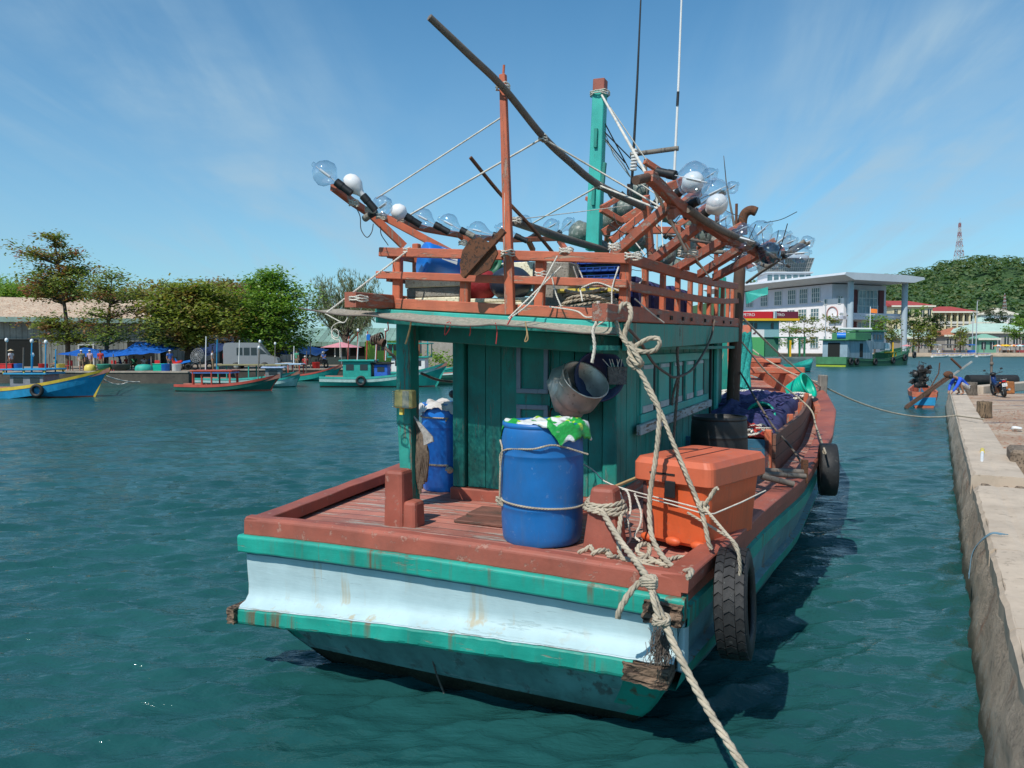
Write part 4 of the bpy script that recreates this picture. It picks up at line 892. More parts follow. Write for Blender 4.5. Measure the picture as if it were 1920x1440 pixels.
# mooring rope
m = MB(); r_ = .024; bx, by = b2.x, b2.y+.02
for k in range(3):
    z = 1.50+.028*k; rx = .15-.012*k; m.rope([B(bx+rx*1.08*cos(t), by+rx*sin(t), z+.01*sin(t*2+k)) for t in [2*pi*i/16 for i in range(17)]], .019)
p0 = B(bx+.02, by-.17, 1.53)
m.rope(cr([p0, W(1160, 1010, 5.35), W(1190, 1050, 5.05), W(1212, 1082, 4.80), W(1222, 1108, 4.66), W(1232, 1135, 4.60), W(1244, 1162, 4.56), W(1262, 1205, 4.50), W(1290, 1262, 4.38), W(1330, 1335, 4.22), W(1395, 1440, 4.0), W(1490, 1590, 3.7), W(1640, 1800, 3.3)], 8), r_)
m.rope(cr([W(1212, 1090, 4.75), W(1224, 1082, 4.7), W(1224, 1095, 4.68), W(1205, 1090, 4.72), W(1190, 1100, 4.7), W(1175, 1120, 4.68), W(1163, 1142, 4.68), W(1158, 1158, 4.70)], 7), r_*.9)
for k in range(3): m.rope([W(1216, 1086+5*k, 4.70)+V((.045*cos(t), .045*sin(t), .01*sin(t*2))) for t in [2*pi*i/12 for i in range(13)]], .017)
for k in range(4): m.rope([W(1240, 1158+4*k, 4.56)+V((.045*cos(t+k), .04*sin(t+k), .015*sin(t+k*2))) for t in [2*pi*i/12 for i in range(13)]], .014)
m.rope(cr([W(1222, 1112, 4.62), W(1228, 1135, 4.57), W(1236, 1160, 4.54)], 6), r_*.8)
tag(m.build('mooring_rope', ROPE, center=True), 'thick mooring rope leading from the stern bitt over the corner down to the right', 'rope')
m = MB(); rf_ = random.Random(3)
for k in range(240):
    x0 = 1238+rf_.gauss(0, 9); y0 = 1170+rf_.random()*55; y1 = y0+20+rf_.random()*25
    if y1 > 1248: y1 = 1248
    s0 = W(x0, y0, 4.68+.06*rf_.random()); e0 = W(x0+rf_.gauss(0, 7), y1, 4.67+.06*rf_.random()); mid = s0.lerp(e0, .5)+V((rf_.gauss(0, .015), -.01, 0)); m.tube([s0, mid, e0], .0022, 3, cap=False)
tag(m.build('frayed_fibres', ROPED, center=True), 'bundle of frayed brown fibres under the mooring rope at the stern corner', 'rope')
# rope pile on the stern deck
m = MB(); dz_ = 1.235
def dk(px, py, z=dz_): return G(px, py, z)
m.rope(cr([B(bx+.14, by-.05, 1.5), dk(1162, 985, 1.42), dk(1160, 1020, 1.3), dk(1168, 1048), dk(1200, 1052), dk(1240, 1053), dk(1270, 1045), dk(1292, 1048), dk(1292, 1058), dk(1270, 1062), dk(1240, 1058), dk(1215, 1045), dk(1195, 1035, 1.26), dk(1200, 1022, 1.30), dk(1216, 1022, 1.28), dk(1214, 1042, 1.25), dk(1190, 1050)], 7), .019)
m.rope(cr([dk(1085, 1036), dk(1100, 1030, 1.27), dk(1108, 1024, 1.3), dk(1114, 1036, 1.26), dk(1135, 1034, 1.26), dk(1142, 1042, 1.27), dk(1165, 1046), dk(1200, 1056), dk(1230, 1066), dk(1275, 1078, 1.24)], 7), .019)
m.rope(cr([dk(1110, 1040, 1.26), dk(1125, 1032, 1.3), dk(1140, 1033, 1.28), dk(1148, 1046, 1.24)], 7), .018)
tag(m.build('rope_pile', ROPE, center=True), 'loops of pale rope lying on the deck at the stern corner', 'rope')
m = MB()
for l in ([(1160, 920, .9), (1170, 945, .9), (1180, 990, .9), (1182, 1010, .9), (1172, 1022, .9)], [(1190, 925, .95), (1202, 960, .93), (1200, 985, .9), (1190, 1005, .88), (1200, 1015, .85)], [(1165, 915, 1.0), (1178, 925, 1.0), (1182, 960, .95), (1168, 980, .9)]): m.rope(cr(BP(l), 5), .010)
m.rope(cr(BP([(1050, 845, 1.1), (1110, 880, 1.1), (1150, 910, 1.05), (1320, 955, .80)]), 4), .006)
tag(m.build('loose_strings', ROPEW, center=True), 'loose white strings hanging between the stern bitt and the cool box', 'cord')
m = MB(); m.beam(*BP([(1122, 925, .9), (1200, 893, 1.4)]), .03, .015); tag(m.build('bamboo_strip', CT, center=True), 'split bamboo slat resting on the starboard stern bitt', 'slat')
m = MB(); m.box(B(bx+.27, by+.35, 1.5), (.10, .12, .62), rot=Matrix.Rotation(-TH, 3, 'Z')); tag(m.build('wooden_post', paint('dark_red_post', (.10, .03, .025), (.05, .03, .02), .3, .7), center=True, bev=.01), 'short dark red post standing between the stern bitt and cool box', 'post')
# hanging dark ropes on the starboard cabin wall
string([(1172, 610), (1200, 640), (1225, 680), (1250, 700), (1268, 707), (1300, 690), (1330, 640), (1340, 600)], [1.0, 1.5, 2.2, 2.7, 3.0, 3.8, 4.8, 5.2], .014, ROPED, 'dark rope looped across the starboard cabin wall', 'hanging_rope', 'rope', True)
string([(1268, 590), (1273, 620), (1270, 660), (1272, 705), (1268, 760), (1262, 830)], [3.2]*6, .017, ROPED, 'dark rope hanging straight down the starboard cabin wall', 'hanging_rope', 'rope', True)
string([(1270, 710), (1262, 740), (1260, 760)], [3.15]*3, .014, ROPED, 'short dark rope end under the knot on the cabin wall', 'hanging_rope', 'rope', True)
string([(1122, 565), (1120, 600), (1112, 620), (1115, 650), (1110, 680)], .8, .014, ROPEW, 'frayed white rope end dangling from the roof beam end', 'hanging_rope', 'rope', True)
string([(1383, 690), (1398, 715), (1415, 745), (1450, 800), (1480, 835), (1512, 880)], [8.0, 7.6, 7.0, 5.9, 5.3, 4.4], .016, ROPED, 'dark rope running from the brown pole down to the gunwale cleat', 'hanging_rope', 'rope', True)
string([(1390, 640), (1440, 700), (1515, 762), (1530, 800), (1548, 850)], [7.9, 8.5, 8.8, 7, 5], .014, ROPE, 'pale rope running from the brown pole over the pen side', 'hanging_rope', 'rope', True)
# mast stays and strings in the rigging
m = MB()
for l, r_ in (([(1127, 176, 4.2), (1215, 332, 1.0)], .014), ([(1215, 332, 1.0), (1290, 478, 2.2)], .014), ([(1128, 178, 4.2), (1212, 300, 4.4)], .007), ([(945, 217, 1.24), (706, 372, 1.3)], .007), ([(1016, 260, 1.7), (760, 408, 1.7)], .009), ([(1018, 260, 1.7), (1130, 325, 2.3), (1262, 402, 2.0)], .009), ([(1124, 348, 2.9), (1000, 418, 4.0)], .009), ([(1124, 348, 2.9), (1250, 398, 1.6)], .010), ([(1125, 250, 4.2), (1170, 310, 4.4), (1182, 332, 4.6)], .007), ([(1131, 240, 4.2), (1150, 290, 4.4), (1180, 330, 4.6)], .006), ([(965, 412, 2), (1080, 398, 3.5), (1180, 385, 4)], .005), ([(940, 140, 1.24), (938, 150, 1.24)], .01), ([(945, 490, 1.2), (948, 150, 1.24)], .003), ([(1210, 478, 1.3), (1180, 440, 3)], .006), ([(1245, 400, 1.6), (1330, 520, 3)], .008), ([(1180, 330, 4.6), (1300, 412, 4.2)], .006), ([(1250, 340, 4), (1240, 420, 3.4), (1245, 490, 3.2)], .006), ([(1232, 345, 4.4), (1232, 480, 4.4)], .012)):
    m = MB(); m.tube([BI @ p for p in BP(l)], r_, 6); m.build('stay_line', ROPEW, boat)
m = MB(); rw = random.Random(11)
def wire(pts, r_=.0045): m = MB(); m.tube([BI @ p for p in pts], r_, 5); m.build('loose_wire', WIRE, boat)
wire(cr(BP([(665, 385, 1.0), (675, 405, 1.0), (677, 430, 1.0), (688, 445, 1.0), (697, 435, 1.0), (700, 420, 1.1)]), 5))
wire(cr(BP([(714, 425, 1.3), (715, 440, 1.3), (728, 460, 1.3)]), 5))
wire(BP([(1131, 225, 4.2), (1180, 318, 4.6)]), .008); wire(BP([(1131, 245, 4.2), (1215, 330, 4.9)]), .008); wire(BP([(1130, 255, 4.2), (1172, 305, 4.6)]), .008)
for k in range(55):
    x = 1090+rw.random()*420; y = 395+rw.random()*95; v = 2.5+rw.random()*3; dx = rw.gauss(0, 38); dy = rw.gauss(15, 30)
    if y+dy > 520 or x+dx > 1470 or x+dx < 1100 or (x < 1180 and y < 400): continue
    wire(cr(BP([(x, y, v), (x+dx*.5, y+dy*.5+rw.random()*14, v+.1), (x+dx, y+dy, v+.3)]), 4))
m = MB()
for (x, y, v, r_) in ((943, 163, 1.2, .06), (1018, 259, 1.7, .04), (953, 475, 1.25, .065), (1125, 176, 4.2, .12), (1122, 349, 2.9, .045), (968, 413, 2.0, .055), (1188, 480, 1.25, .07), (695, 392, 1.2, .05), (715, 405, 1.4, .05), (765, 470, 1.3, .05), (1062, 470, 1.28, .06), (1290, 475, 2.2, .09), (1152, 462, 1.4, .05), (1262, 392, 1.8, .06), (1310, 418, 2.3, .06), (752, 410, 1.7, .04), (664, 380, 1.0, .045), (672, 560, .75, .085), (1015, 515, 1.3, .055), (868, 455, 3, .05)):
    c_ = Bv(x, y, v)
    m = MB()
    for k in range(4): m.rope([(c_+V((r_*cos(t+k)*1.0, r_*sin(t+k), .012*k-.02+.01*sin(3*t)))) for t in [2*pi*i/10 for i in range(11)]], .007)
    m.build('lashing', ROPEW, boat)

# glass-green floats under the rack
FLOAT = paint('weathered_green_float', (.15, .19, .165), (.36, .38, .34), .45, .3, .45, 1.5, .6, None)
for i, (x, y, r_, v, l) in enumerate(((1088, 436, 22, 4.6, 'grey-green float ball left of the teal mast, seen under a pole'), (1143, 412, 24, 4.9, 'grey-green float ball with yellow ring just right of the teal mast'), (1168, 390, 19, 4.5, 'shiny grey-green float ball high behind the crossed beams'), (1198, 358, 19, 5.0, 'grey-green float ball topmost in the rack right of the mast'), (1128, 465, 15, 4.4, 'grey-green float ball lowest beside the foot of the mast'), (1192, 452, 22, 4.9, 'grey-green float ball behind the lowest crossed beam'), (1250, 398, 20, 5.0, 'grey-green float ball behind the starboard rack beam'), (1282, 462, 23, 5.0, 'grey-green float ball hanging right of the white rope knot'), (1322, 440, 25, 5.4, 'largest grey-green float ball under the starboard rack'), (1247, 478, 20, 4.6, 'grey-green float ball just above the starboard top rail'), (1302, 418, 20, 5.6, 'dark grey-green float ball behind the rack pipes'), (1345, 452, 20, 5.8, 'rightmost grey-green float ball by the brown pole'), (1265, 500, 17, 5.0, 'grey-green float ball half hidden behind the starboard railing'))):
    c = Bv(x, y, v); r_ = r_/FPX*(BM @ c).y; m = MB(); m.ell((0, 0, 0), (r_, r_, r_*.96), nu=20, nv=14, jit=.10); o = m.build('float_ball', FLOAT, M=Matrix.Translation(BM @ c), fix=False); tag(o, l, 'float', 'round floats tied in the lamp rack')
for (x, y, r_, v) in ((1163, 432, .055, 4.0),): m = MB()

# cargo on the roof (world z via zr)
def onroof(u, v, dz=0): return BM @ T(u, v, zr(u, v)+dz)
p0 = Bv(810, 545, 1.60); 
def stackbox(name, label, x0, x1, v, y0, y1, dep, mats, bands=1):
    a = Bv(x0, y1, v); b_ = Bv(x1, y0, v); root = MB(); zb = zr((a.x+b_.x)/2, v)+.004
    top = b_.z; bot = max(zb, a.z)
    n = len(mats); 
    for k in range(n):
        z0 = bot+(top-bot)*k/n; z1 = bot+(top-bot)*(k+1)/n
        root.box(((a.x+b_.x)/2+.008*(k % 2), v+dep/2+.01*(k % 2), (z0+z1)/2), (b_.x-a.x-.01*(k % 2), dep, z1-z0-.004), m=k)
    root.xf(BM); o = root.build(name, mats, center=True, bev=.008); return tag(o, label, 'foam box')
stackbox('foam_box', 'worn foam fish box with white and grey layers behind the left roof rail', 759, 860, 1.50, 518, 577, .55, [FOAM, FOAMG, FOAM])
stackbox('foam_box', 'low broken yellowed foam box under the black ball on the roof', 872, 1000, 1.52, 556, 577, .45, [FOAM, FOAM])
stackbox('foam_box', 'tall dirty grey foam box on the roof beside the tall post', 998, 1066, 1.60, 490, 580, .5, [FOAMG])
stackbox('foam_box', 'white foam box at the back of the roof behind the black ball', 880, 1035, 2.3, 488, 540, .4, [FOAM])
for k, (x0, x1, y0, y1, v, l) in enumerate(((1066, 1160, 486, 497, 1.9, 'topmost blue plastic crate on the roof behind the rear rail'), (1068, 1160, 499, 512, 1.9, 'second blue plastic crate of the roof stack'), (1070, 1162, 514, 528, 1.9, 'third blue plastic crate of the roof stack'), (1072, 1164, 532, 556, 1.9, 'lowest dark blue plastic crate of the roof stack'), (925, 962, 482, 494, 2.6, 'small blue crate behind the tall red post'))):
    a = Bv(x0, y1, v); b_ = Bv(x1, y0, v); m = MB(); h = b_.z-a.z; cx_, cz_ = (a.x+b_.x)/2, (a.z+b_.z)/2; w_ = b_.x-a.x
    m.box((cx_, v+.2, cz_), (w_, .42, h*.86)); m.box((cx_, v+.2, b_.z-h*.1), (w_+.025, .45, h*.14)); [m.box((cx_-w_/2+w_*(i+.5)/7, v-.012, cz_), (.012, .02, h*.8)) for i in range(7)]
    m.xf(BM); tag(m.build('plastic_crate', plain('blue_crate', (.012, .07, .36), .45, .2, 6, .2), center=True, bev=.004), l, 'crate', 'blue crates on the roof')
m = MB(); P = []
for k in range(5):
    u_, v_ = .72+.0*k, 2.6+k*.55; m.box((u_, v_, zr(u_, v_)+.22), (.5, .52, .42-.03*(k % 3)))
m.xf(BM); tag(m.build('covered_stack', NETB, center=True, bev=.05), 'dark blue net-covered stack along the starboard roof rail', 'cargo')
a = Bv(825, 497, 1.75); M = aim(BM @ (a+V((.16, 0, -.03))), cdir(-.80, .18, .40)); root = thing('blue_bucket', 'blue plastic barrel lying on its side on the roof, pale label on it', 'barrel', M)
m = MB(); m.lathe([(.001, .34), (.15, .34), (.165, .335), (.172, .30), (.165, .28), (.155, -.2), (.001, -.2)], n=28); m.build('drum_body', BLUEB, root)
m = MB(); ld = M.to_3x3().inverted() @ cdir(-.3, .55, 1); la = atan2(ld.y, ld.x); q_ = [V(((.1625 if z > .1 else .1600)*cos(t), (.1625 if z > .1 else .1600)*sin(t), z)) for z in (.04, .20) for t in [la-.55+.13*i for i in range(9)]]; m.add(q_, [(i, i+1, i+10, i+9) for i in range(8)], 0, True); m.build('paper_label', WHITEP, root)
c = Bv(958, 532, 1.78); m = MB(); m.ell((0, 0, 0), (.205, .2, .165), nu=24, nv=16, jit=.03); tag(m.build('black_ball_float', plain('dark_navy_rubber', (.02, .03, .05), .35, .2, 3, .2), M=Matrix.Translation(BM @ c)), 'big dark navy rubber ball float behind the rear roof rail', 'float')
c = Bv(903, 535, 1.85); m = MB(); m.ell((0, 0, 0), (.19, .16, .15), nu=20, nv=12, jit=.12); tag(m.build('red_bundle', plain('dark_red_cloth', (.25, .01, .015), .7, .2, 6, .5), M=Matrix.Translation(BM @ c)), 'dark red bundle on the roof behind the rusty anchor', 'bundle')
c = Bv(925, 505, 2.0); M = aim(BM @ c, cdir(-.6, .5, .3)); m = MB(); m.lathe([(.13, 0), (.12, .03), (.10, .03), (.09, 0), (.10, -.2), (.001, -.2)], M, 24); tag(m.build('green_bucket', plain('dark_green_plastic', (.02, .14, .07), .5), center=True), 'dark green bucket tipped over on the roof', 'bucket')
m = MB(); m.box(BI @ (BM @ Bv(1107, 546, 1.70)), (.52, .3, .035)); m.xf(BM); tag(m.build('yellow_plank', YEL, center=True), 'short yellow board on the roof behind the rope coil', 'board')
m = MB(); rc = random.Random(5); c0 = Bv(1105, 578, 1.60)
for k in range(9):
    rr2 = .20-.008*k; m.rope([BM @ (c0+V((rr2*1.45*cos(t)+.02*sin(k*3), rr2*.8*sin(t)+.02*cos(k*2), -.03+.022*k+.02*sin(t*2+k)))) for t in [2*pi*i/18 for i in range(19)]], .017)
tag(m.build('rope_coil', ROPE, center=True), 'coil of thick pale rope behind the starboard end of the rear rail', 'rope')
m = MB()
for l in ([(1190, 560, 1.5), (1225, 590, 1.7), (1245, 605, 1.8)], [(1185, 545, 1.5), (1205, 520, 2), (1195, 480, 2)], [(1075, 500, 1.25), (1085, 530, 1.3), (1092, 565, 1.2)], [(1160, 500, 1.25), (1148, 540, 1.22), (1145, 590, 1.2), (1120, 610, .95)], [(1045, 480, 1.2), (1000, 560, 1.0), (955, 598, .9)], [(1030, 575, 1.2), (1080, 583, 1.2), (1100, 595, 1.15), (1130, 590, 1.1)], [(1078, 490, 1.3), (1090, 515, 1.3), (1100, 545, 1.3)], [(1035, 520, 1.23), (1042, 550, 1.22), (1052, 575, 1.2)], [(1090, 540, 1.23), (1120, 530, 1.23), (1160, 545, 1.23)]): m.rope(cr(BP(l), 5), .007)
tag(m.build('rail_strings', ROPEW, center=True), 'thin white strings tangled on the rear roof rail', 'cord')
# drum-like teal cloth on the bow: hanging net on a pole
m = MB(); m.beam(B(.18, 12.9, 1.5), B(.10, 12.9, 4.3), .16, .16, up=(0, 1, 0)); tag(m.build('net_pole', TEAL, center=True), 'teal post behind the brown pole on the foredeck', 'post')
m = MB()
for k in range(12): 
    x = 1389+k*1.6; m.tube(cr([W(x, 625+3*sin(k), 17), W(x-2, 680, 17), W(x-4+2*sin(k*2), 735+8*sin(k*1.7), 16.8)], 5), [.05+.02*sin(k+i) for i in range(11)], 6)
tag(m.build('hanging_teal_net', plain('teal_net', (.02, .30, .26), .9, .4, 20, 1), center=True), 'teal fishing net hanging behind the brown pole', 'net')
m = MB(); P1 = [W(1398, 548, 17.6), W(1440, 538, 17.2), W(1440, 552, 17.2), W(1425, 556, 17.3), W(1405, 568, 17.5), W(1400, 570, 17.6)]; m.prism(P1, (0, 0, 0), (.02, .12, 0)); tag(m.build('teal_board', TEALL, center=True), 'bright teal board sticking out behind the brown pole', 'board')

# fore pen: net pile, baskets, ropes
def pz(v): return PZ+max(0, sheer(v)-1.27)*.55+.03
m = MB(); NG = 46; P = []
for j in range(NG+1):
    for i in range(NG+1):
        x = i/NG*2-1; y = j/NG*2-1; u = 1.20+.72*x; v = 8.7+2.3*y; e = max(0, 1-(x*x)**1.6)*max(0, 1-(y*y)**1.4)
        z = pz(v)+(.05+.26*e**.6+.10*e*noise.noise(V((x*3, y*4, 0)))+.07*e*noise.noise(V((x*9, y*12, 2)))+.03*noise.noise(V((x*25, y*30, 1)))*e) if e > .02 else pz(v)-.02
        P.append(B(u+.05*noise.noise(V((y*6, x*2, 4))), v, z))
m.add(P, [(j*(NG+1)+i, j*(NG+1)+i+1, (j+1)*(NG+1)+i+1, (j+1)*(NG+1)+i) for j in range(NG) for i in range(NG)], 0, True)
tag(m.build('net_pile', NETB, center=True), 'heap of dark navy fishing net in the foredeck pen', 'net')
m = MB()
for k in range(30):
    u = .8+rc.random()*1.0; v = 6.4+rc.random()*4.4; L_ = .2+rc.random()*.3; a0 = rc.random()*6
    pts = [(u+.22*sin(a0+t*.9)*L_*2+t*.04, v+.3*cos(a0+t*.7)*L_+t*.10) for t in range(6)]
    m.tube(cr([B(x, y, pz(y)+.12+.20*max(0, 1-((y-8.7)/2.2)**2)+.03*sin(t*2)) for t, (x, y) in enumerate(pts)], 4), .014, 5)
tag(m.build('navy_net_folds', plain('navy_net_fold', (.05, .05, .15), .9), center=True), 'thick navy net folds on top of the net heap', 'net')
m = MB(); rc = random.Random(21)
for k in range(15):
    pts = []; x = -1.0+rc.random()*.6; y = 11.1+rc.gauss(0, .45); a0 = rc.random()*6
    for t in range(12): x += .22; y += .30*sin(a0+t*1.25)*(.5+.6*rc.random()); pts.append(B(x, max(10.3, min(12.4, y)), pz(11.5)+.05+.10*rc.random()))
    m.rope(cr(pts, 5), .028, n=4)
tag(m.build('heap_of_rope', ROPEW, center=True), 'long tangle of white rope across the foredeck', 'rope')
m = MB()
for k in range(12):
    pts = []; x = 1.2+rc.random()*.5; y = 5.6+rc.random()*.8; a0 = rc.random()*6
    for t in range(8): x += .12*cos(a0+t*1.1); y += .13*sin(a0+t*1.3); pts.append(B(min(1.85, max(.8, x)), max(5.35, min(6.9, y)), pz(6)+.05+.09*rc.random()))
    m.rope(cr(pts, 5), .014, n=4)
tag(m.build('heap_of_rope', ROPEW, center=True), 'small tangle of white rope at the near corner of the pen', 'rope')
m = MB(); P = []
for j in range(17):
    for i in range(17):
        x = i/8-1; y = j/8-1; e = max(0, 1-x*x)*max(0, 1-y*y); P.append(B(1.5+.34*x, 6.2+.42*y, pz(6)+.01+e*(.13+.08*noise.noise(V((x*6, y*6, 0))))))
m.add(P, [(j*17+i, j*17+i+1, (j+1)*17+i+1, (j+1)*17+i) for j in range(16) for i in range(16)], 0, True); tag(m.build('red_net', plain('red_net', (.50, .04, .025), .9, .4, 25, 1), center=True), 'small heap of red net at the near corner of the pen', 'net')
def basket(label, c, axis, r, h):
    root = thing('green_basket', label, 'basket', aim(c, axis), 'green plastic baskets on the foredeck')
    m = MB(); m.lathe([(.001, -h), (r*.72, -h), (r*.75, -h*.95), (r*.98, -.05), (r, 0), (r*.95, 0), (r*.93, -.05), (r*.7, -h*.95), (.001, -h*.96)], n=28); m.build('basket_body', GREENP, root)
    m = MB(); m.lathe([(r*.96, -.03), (r*1.07, -.03), (r*1.08, .012), (r*.96, .012)], n=28); m.build('rim', GREENP, root); m = MB()
    for k in range(5): zz = -.08-.05*k; m.lathe([(r*(.99-.05*k)+.004, zz), (r*(.99-.05*k)+.008, zz-.006), (r*(.985-.05*k)+.002, zz-.012)], n=28)
    m.build('hoops', GREENP, root); return root
c = W(1426, 782, 11.6); basket('small green plastic basket lying near the blue board, open end to the stern', c+V((0, .0, .02)), cdir(-.45, .35, .8), .205, .34)
c = W(1516, 722, 15.6); basket('large green plastic basket tipped over by the starboard gunwale', c, cdir(.70, .50, .62), .26, .42)
# starboard gunwale stake, cleat, sticks
g1 = W(1540, 735, 17.0); m = MB(); m.beam(g1+V((0, 0, -.35)), g1+V((.03, 0, .38)), .17, .17, up=(0, 1, 0)); tag(m.build('gunwale_post', GREYW, center=True, bev=.02), 'grey wooden post on the starboard gunwale holding the shore lines', 'post')
m = MB(); m.rope(sag(W(1392, 640, 19), g1+V((0, 0, .2)), .15), .02); m.rope(sag(W(1360, 560, 13), g1+V((0, 0, .1)), .1), .02)
q1 = G(1865, 783, .80)
qe = G(1790, 779, .86); m.rope(sag(g1+V((0, 0, .15)), qe, .28, 30)+[G(1845, 786, .92)], .021)
tag(m.build('shore_line', ROPE, center=True), 'long slack mooring line from the gunwale post across to the quay', 'rope')
m = MB(); m.tube([W(1432, 882, 8.3), W(1505, 885, 8.4)], .03, 8); m.tube([W(1425, 888, 8.1), W(1510, 893, 8.2)], .028, 8); m.tube([W(1428, 893, 7.9), W(1488, 908, 7.9)], .032, 8)
tag(m.build('bamboo_sticks', BAMB, center=True), 'three bamboo sticks lying across the starboard side deck', 'poles')
m = MB(); m.beam(W(1508, 905, 8.6), W(1509, 862, 8.6), .06, .06, up=(0, 1, 0)); tag(m.build('gunwale_cleat', RUST, center=True), 'rusty iron cleat on the starboard gunwale', 'cleat')
# knots on the transom
m = MB(); c = W(798, 1172, 5.75)
for k in range(5): m.rope([c+V((.03*cos(t+k), .02*sin(t+k)-.02, .022*sin(t*1.4+k))) for t in range(7)], .012)
m.rope(cr([W(806, 1215, 5.9), W(818, 1262, 5.95), W(840, 1318, 5.98)], 5), .008); tag(m.build('ledge_knot', ROPED, center=True), 'old rope knot through the transom ledge', 'rope')

c = Bv(706, 640, 1.55); m = MB(); m.tube([BM @ (c+V((-.07, 0, .03))), BM @ (c+V((.09, 0, -.02)))], [.03, .042], 8)
for k in range(4): m.rope([BM @ (c+V((-.04+.03*k, .045*cos(t+k), .01+.045*sin(t+k)+.01*k))) for t in [2*pi*i/10 for i in range(11)]], .010, m=1)
m.box(BM @ (c+V((-.08, -.02, .04))), (.035, .04, .06), m=2)
tag(m.build('tied_bundle', [BROWNW, ROPED, BLUEB], center=True), 'knotted old bundle with a blue scrap at the port end of the roof joist', 'bundle')
string([(716, 645), (735, 665), (762, 690)], [1.55, 1.58, 1.62], .016, ROPED, 'dark slack cable running from the joist bundle down to the port post', 'cable', 'cable')
string([(790, 700), (820, 712), (850, 716)], [1.8, 2.2, 2.6], .014, ROPED, 'dark slack cable crossing the opening beside the cabin', 'cable', 'cable')

for (x, y, v, l) in ((1200, 500, 3.0, 'blue jerrycan behind the starboard end of the rear rail'), (1232, 510, 3.6, 'second blue jerrycan further along the starboard railing')):
    c = Bv(x, y, v); m = MB(); m.box((0, 0, 0), (.24, .32, .36)); m.tube([V((-.06, 0, .18)), V((-.06, 0, .23)), V((.06, 0, .23)), V((.06, 0, .18))], .015, 6); m.lathe([(.035, .17), (.035, .22), (.001, .22)], Matrix.Translation((0, -.12, 0)), 10); tag(m.build('jerrycan', BLUEB, M=BM @ Matrix.Translation((c.x-.25, c.y, zr(1, v)+.2)), bev=.03), l, 'jerrycan')
# ------------------------------------------------------------ near quay on the right
CONC = paint('tan_concrete', (.54, .44, .34), (.24, .19, .14), .22, .9, .16, .5, .5, None, grime=.5, grimecol=(.20, .15, .10))
CONCG = paint('rough_grey_concrete', (.50, .44, .36), (.10, .085, .065), .45, .95, .3, 1.0, 1.0, None, grime=.55, grimecol=(.10, .09, .07), streak=.5, streakcol=(.20, .09, .05))
STONE = paint('dirty_stone', (.24, .18, .13), (.09, .07, .05), .45, .95, .35, 1.5, 1.0, None, grime=.5)
QA = R(29); QM = Matrix.Translation((.56, 0, 0)) @ Matrix.Rotation(-QA, 4, 'Z'); QI = QM.inverted()
def qp(x, y, z): return QM @ V((x, y, z))
m = MB(); QE = 40.0
poly = [qp(.0, -9, .6), qp(.0, QE, .6), V((26, 39, .6)), V((70, 84, .6)), V((95, 30, .6)), V((12, -12, .6))]
base = len(m.v)
nx, ny = 46, 150; P = []
for j in range(ny+1):
    for i in range(nx+1):
        f = (i/nx)**1.7; y0 = -9+49*j/ny; p = qp(.3+24*f, y0+(f*24*.8*max(0, j/ny-.6)/.4), 0)
        p.z = .60+.03*noise.noise(V((p.x*.8, p.y*.8, 0)))+.012*noise.noise(V((p.x*4, p.y*4, 2)))
        P.append(p)
m.add(P, [(j*(nx+1)+i, j*(nx+1)+i+1, (j+1)*(nx+1)+i+1, (j+1)*(nx+1)+i) for j in range(ny) for i in range(nx)], 0, True)
s = NT('quay_ground'); oc = s.map(); n = s.noise(oc, .55, 5, .6); n2 = s.noise(oc, 7, 7, .7); n3 = s.noise(s.map(loc=(9, 2, 0)), .9, 4, .6)
c = s.mix(s.rng(n, .35, .65), (.50, .40, .30, 1), (.36, .24, .16, 1)); c = s.mix(s.math('MULTIPLY', s.rng(n2, .52, .60), s.rng(n3, .40, .52, .15, .9)), c, (.34, .12, .06, 1)); c = s.mix(s.rng(s.noise(s.map((.4, 1, 1), (0, 0, -QA), loc=(3, 8, 0)), .9, 4, .6), .58, .64, 0, .8), c, (.13, .115, .12, 1))
c = s.mix(s.rng(s.noise(oc, 30, 4, .7), .55, .7, 0, .6), c, (.15, .10, .07, 1))
QG = s.set(c, .9, s.bump(s.noise(oc, 14, 8, .75), .8, .03))
tag(m.build('quay_ground', QG, fix=False), kind='structure')
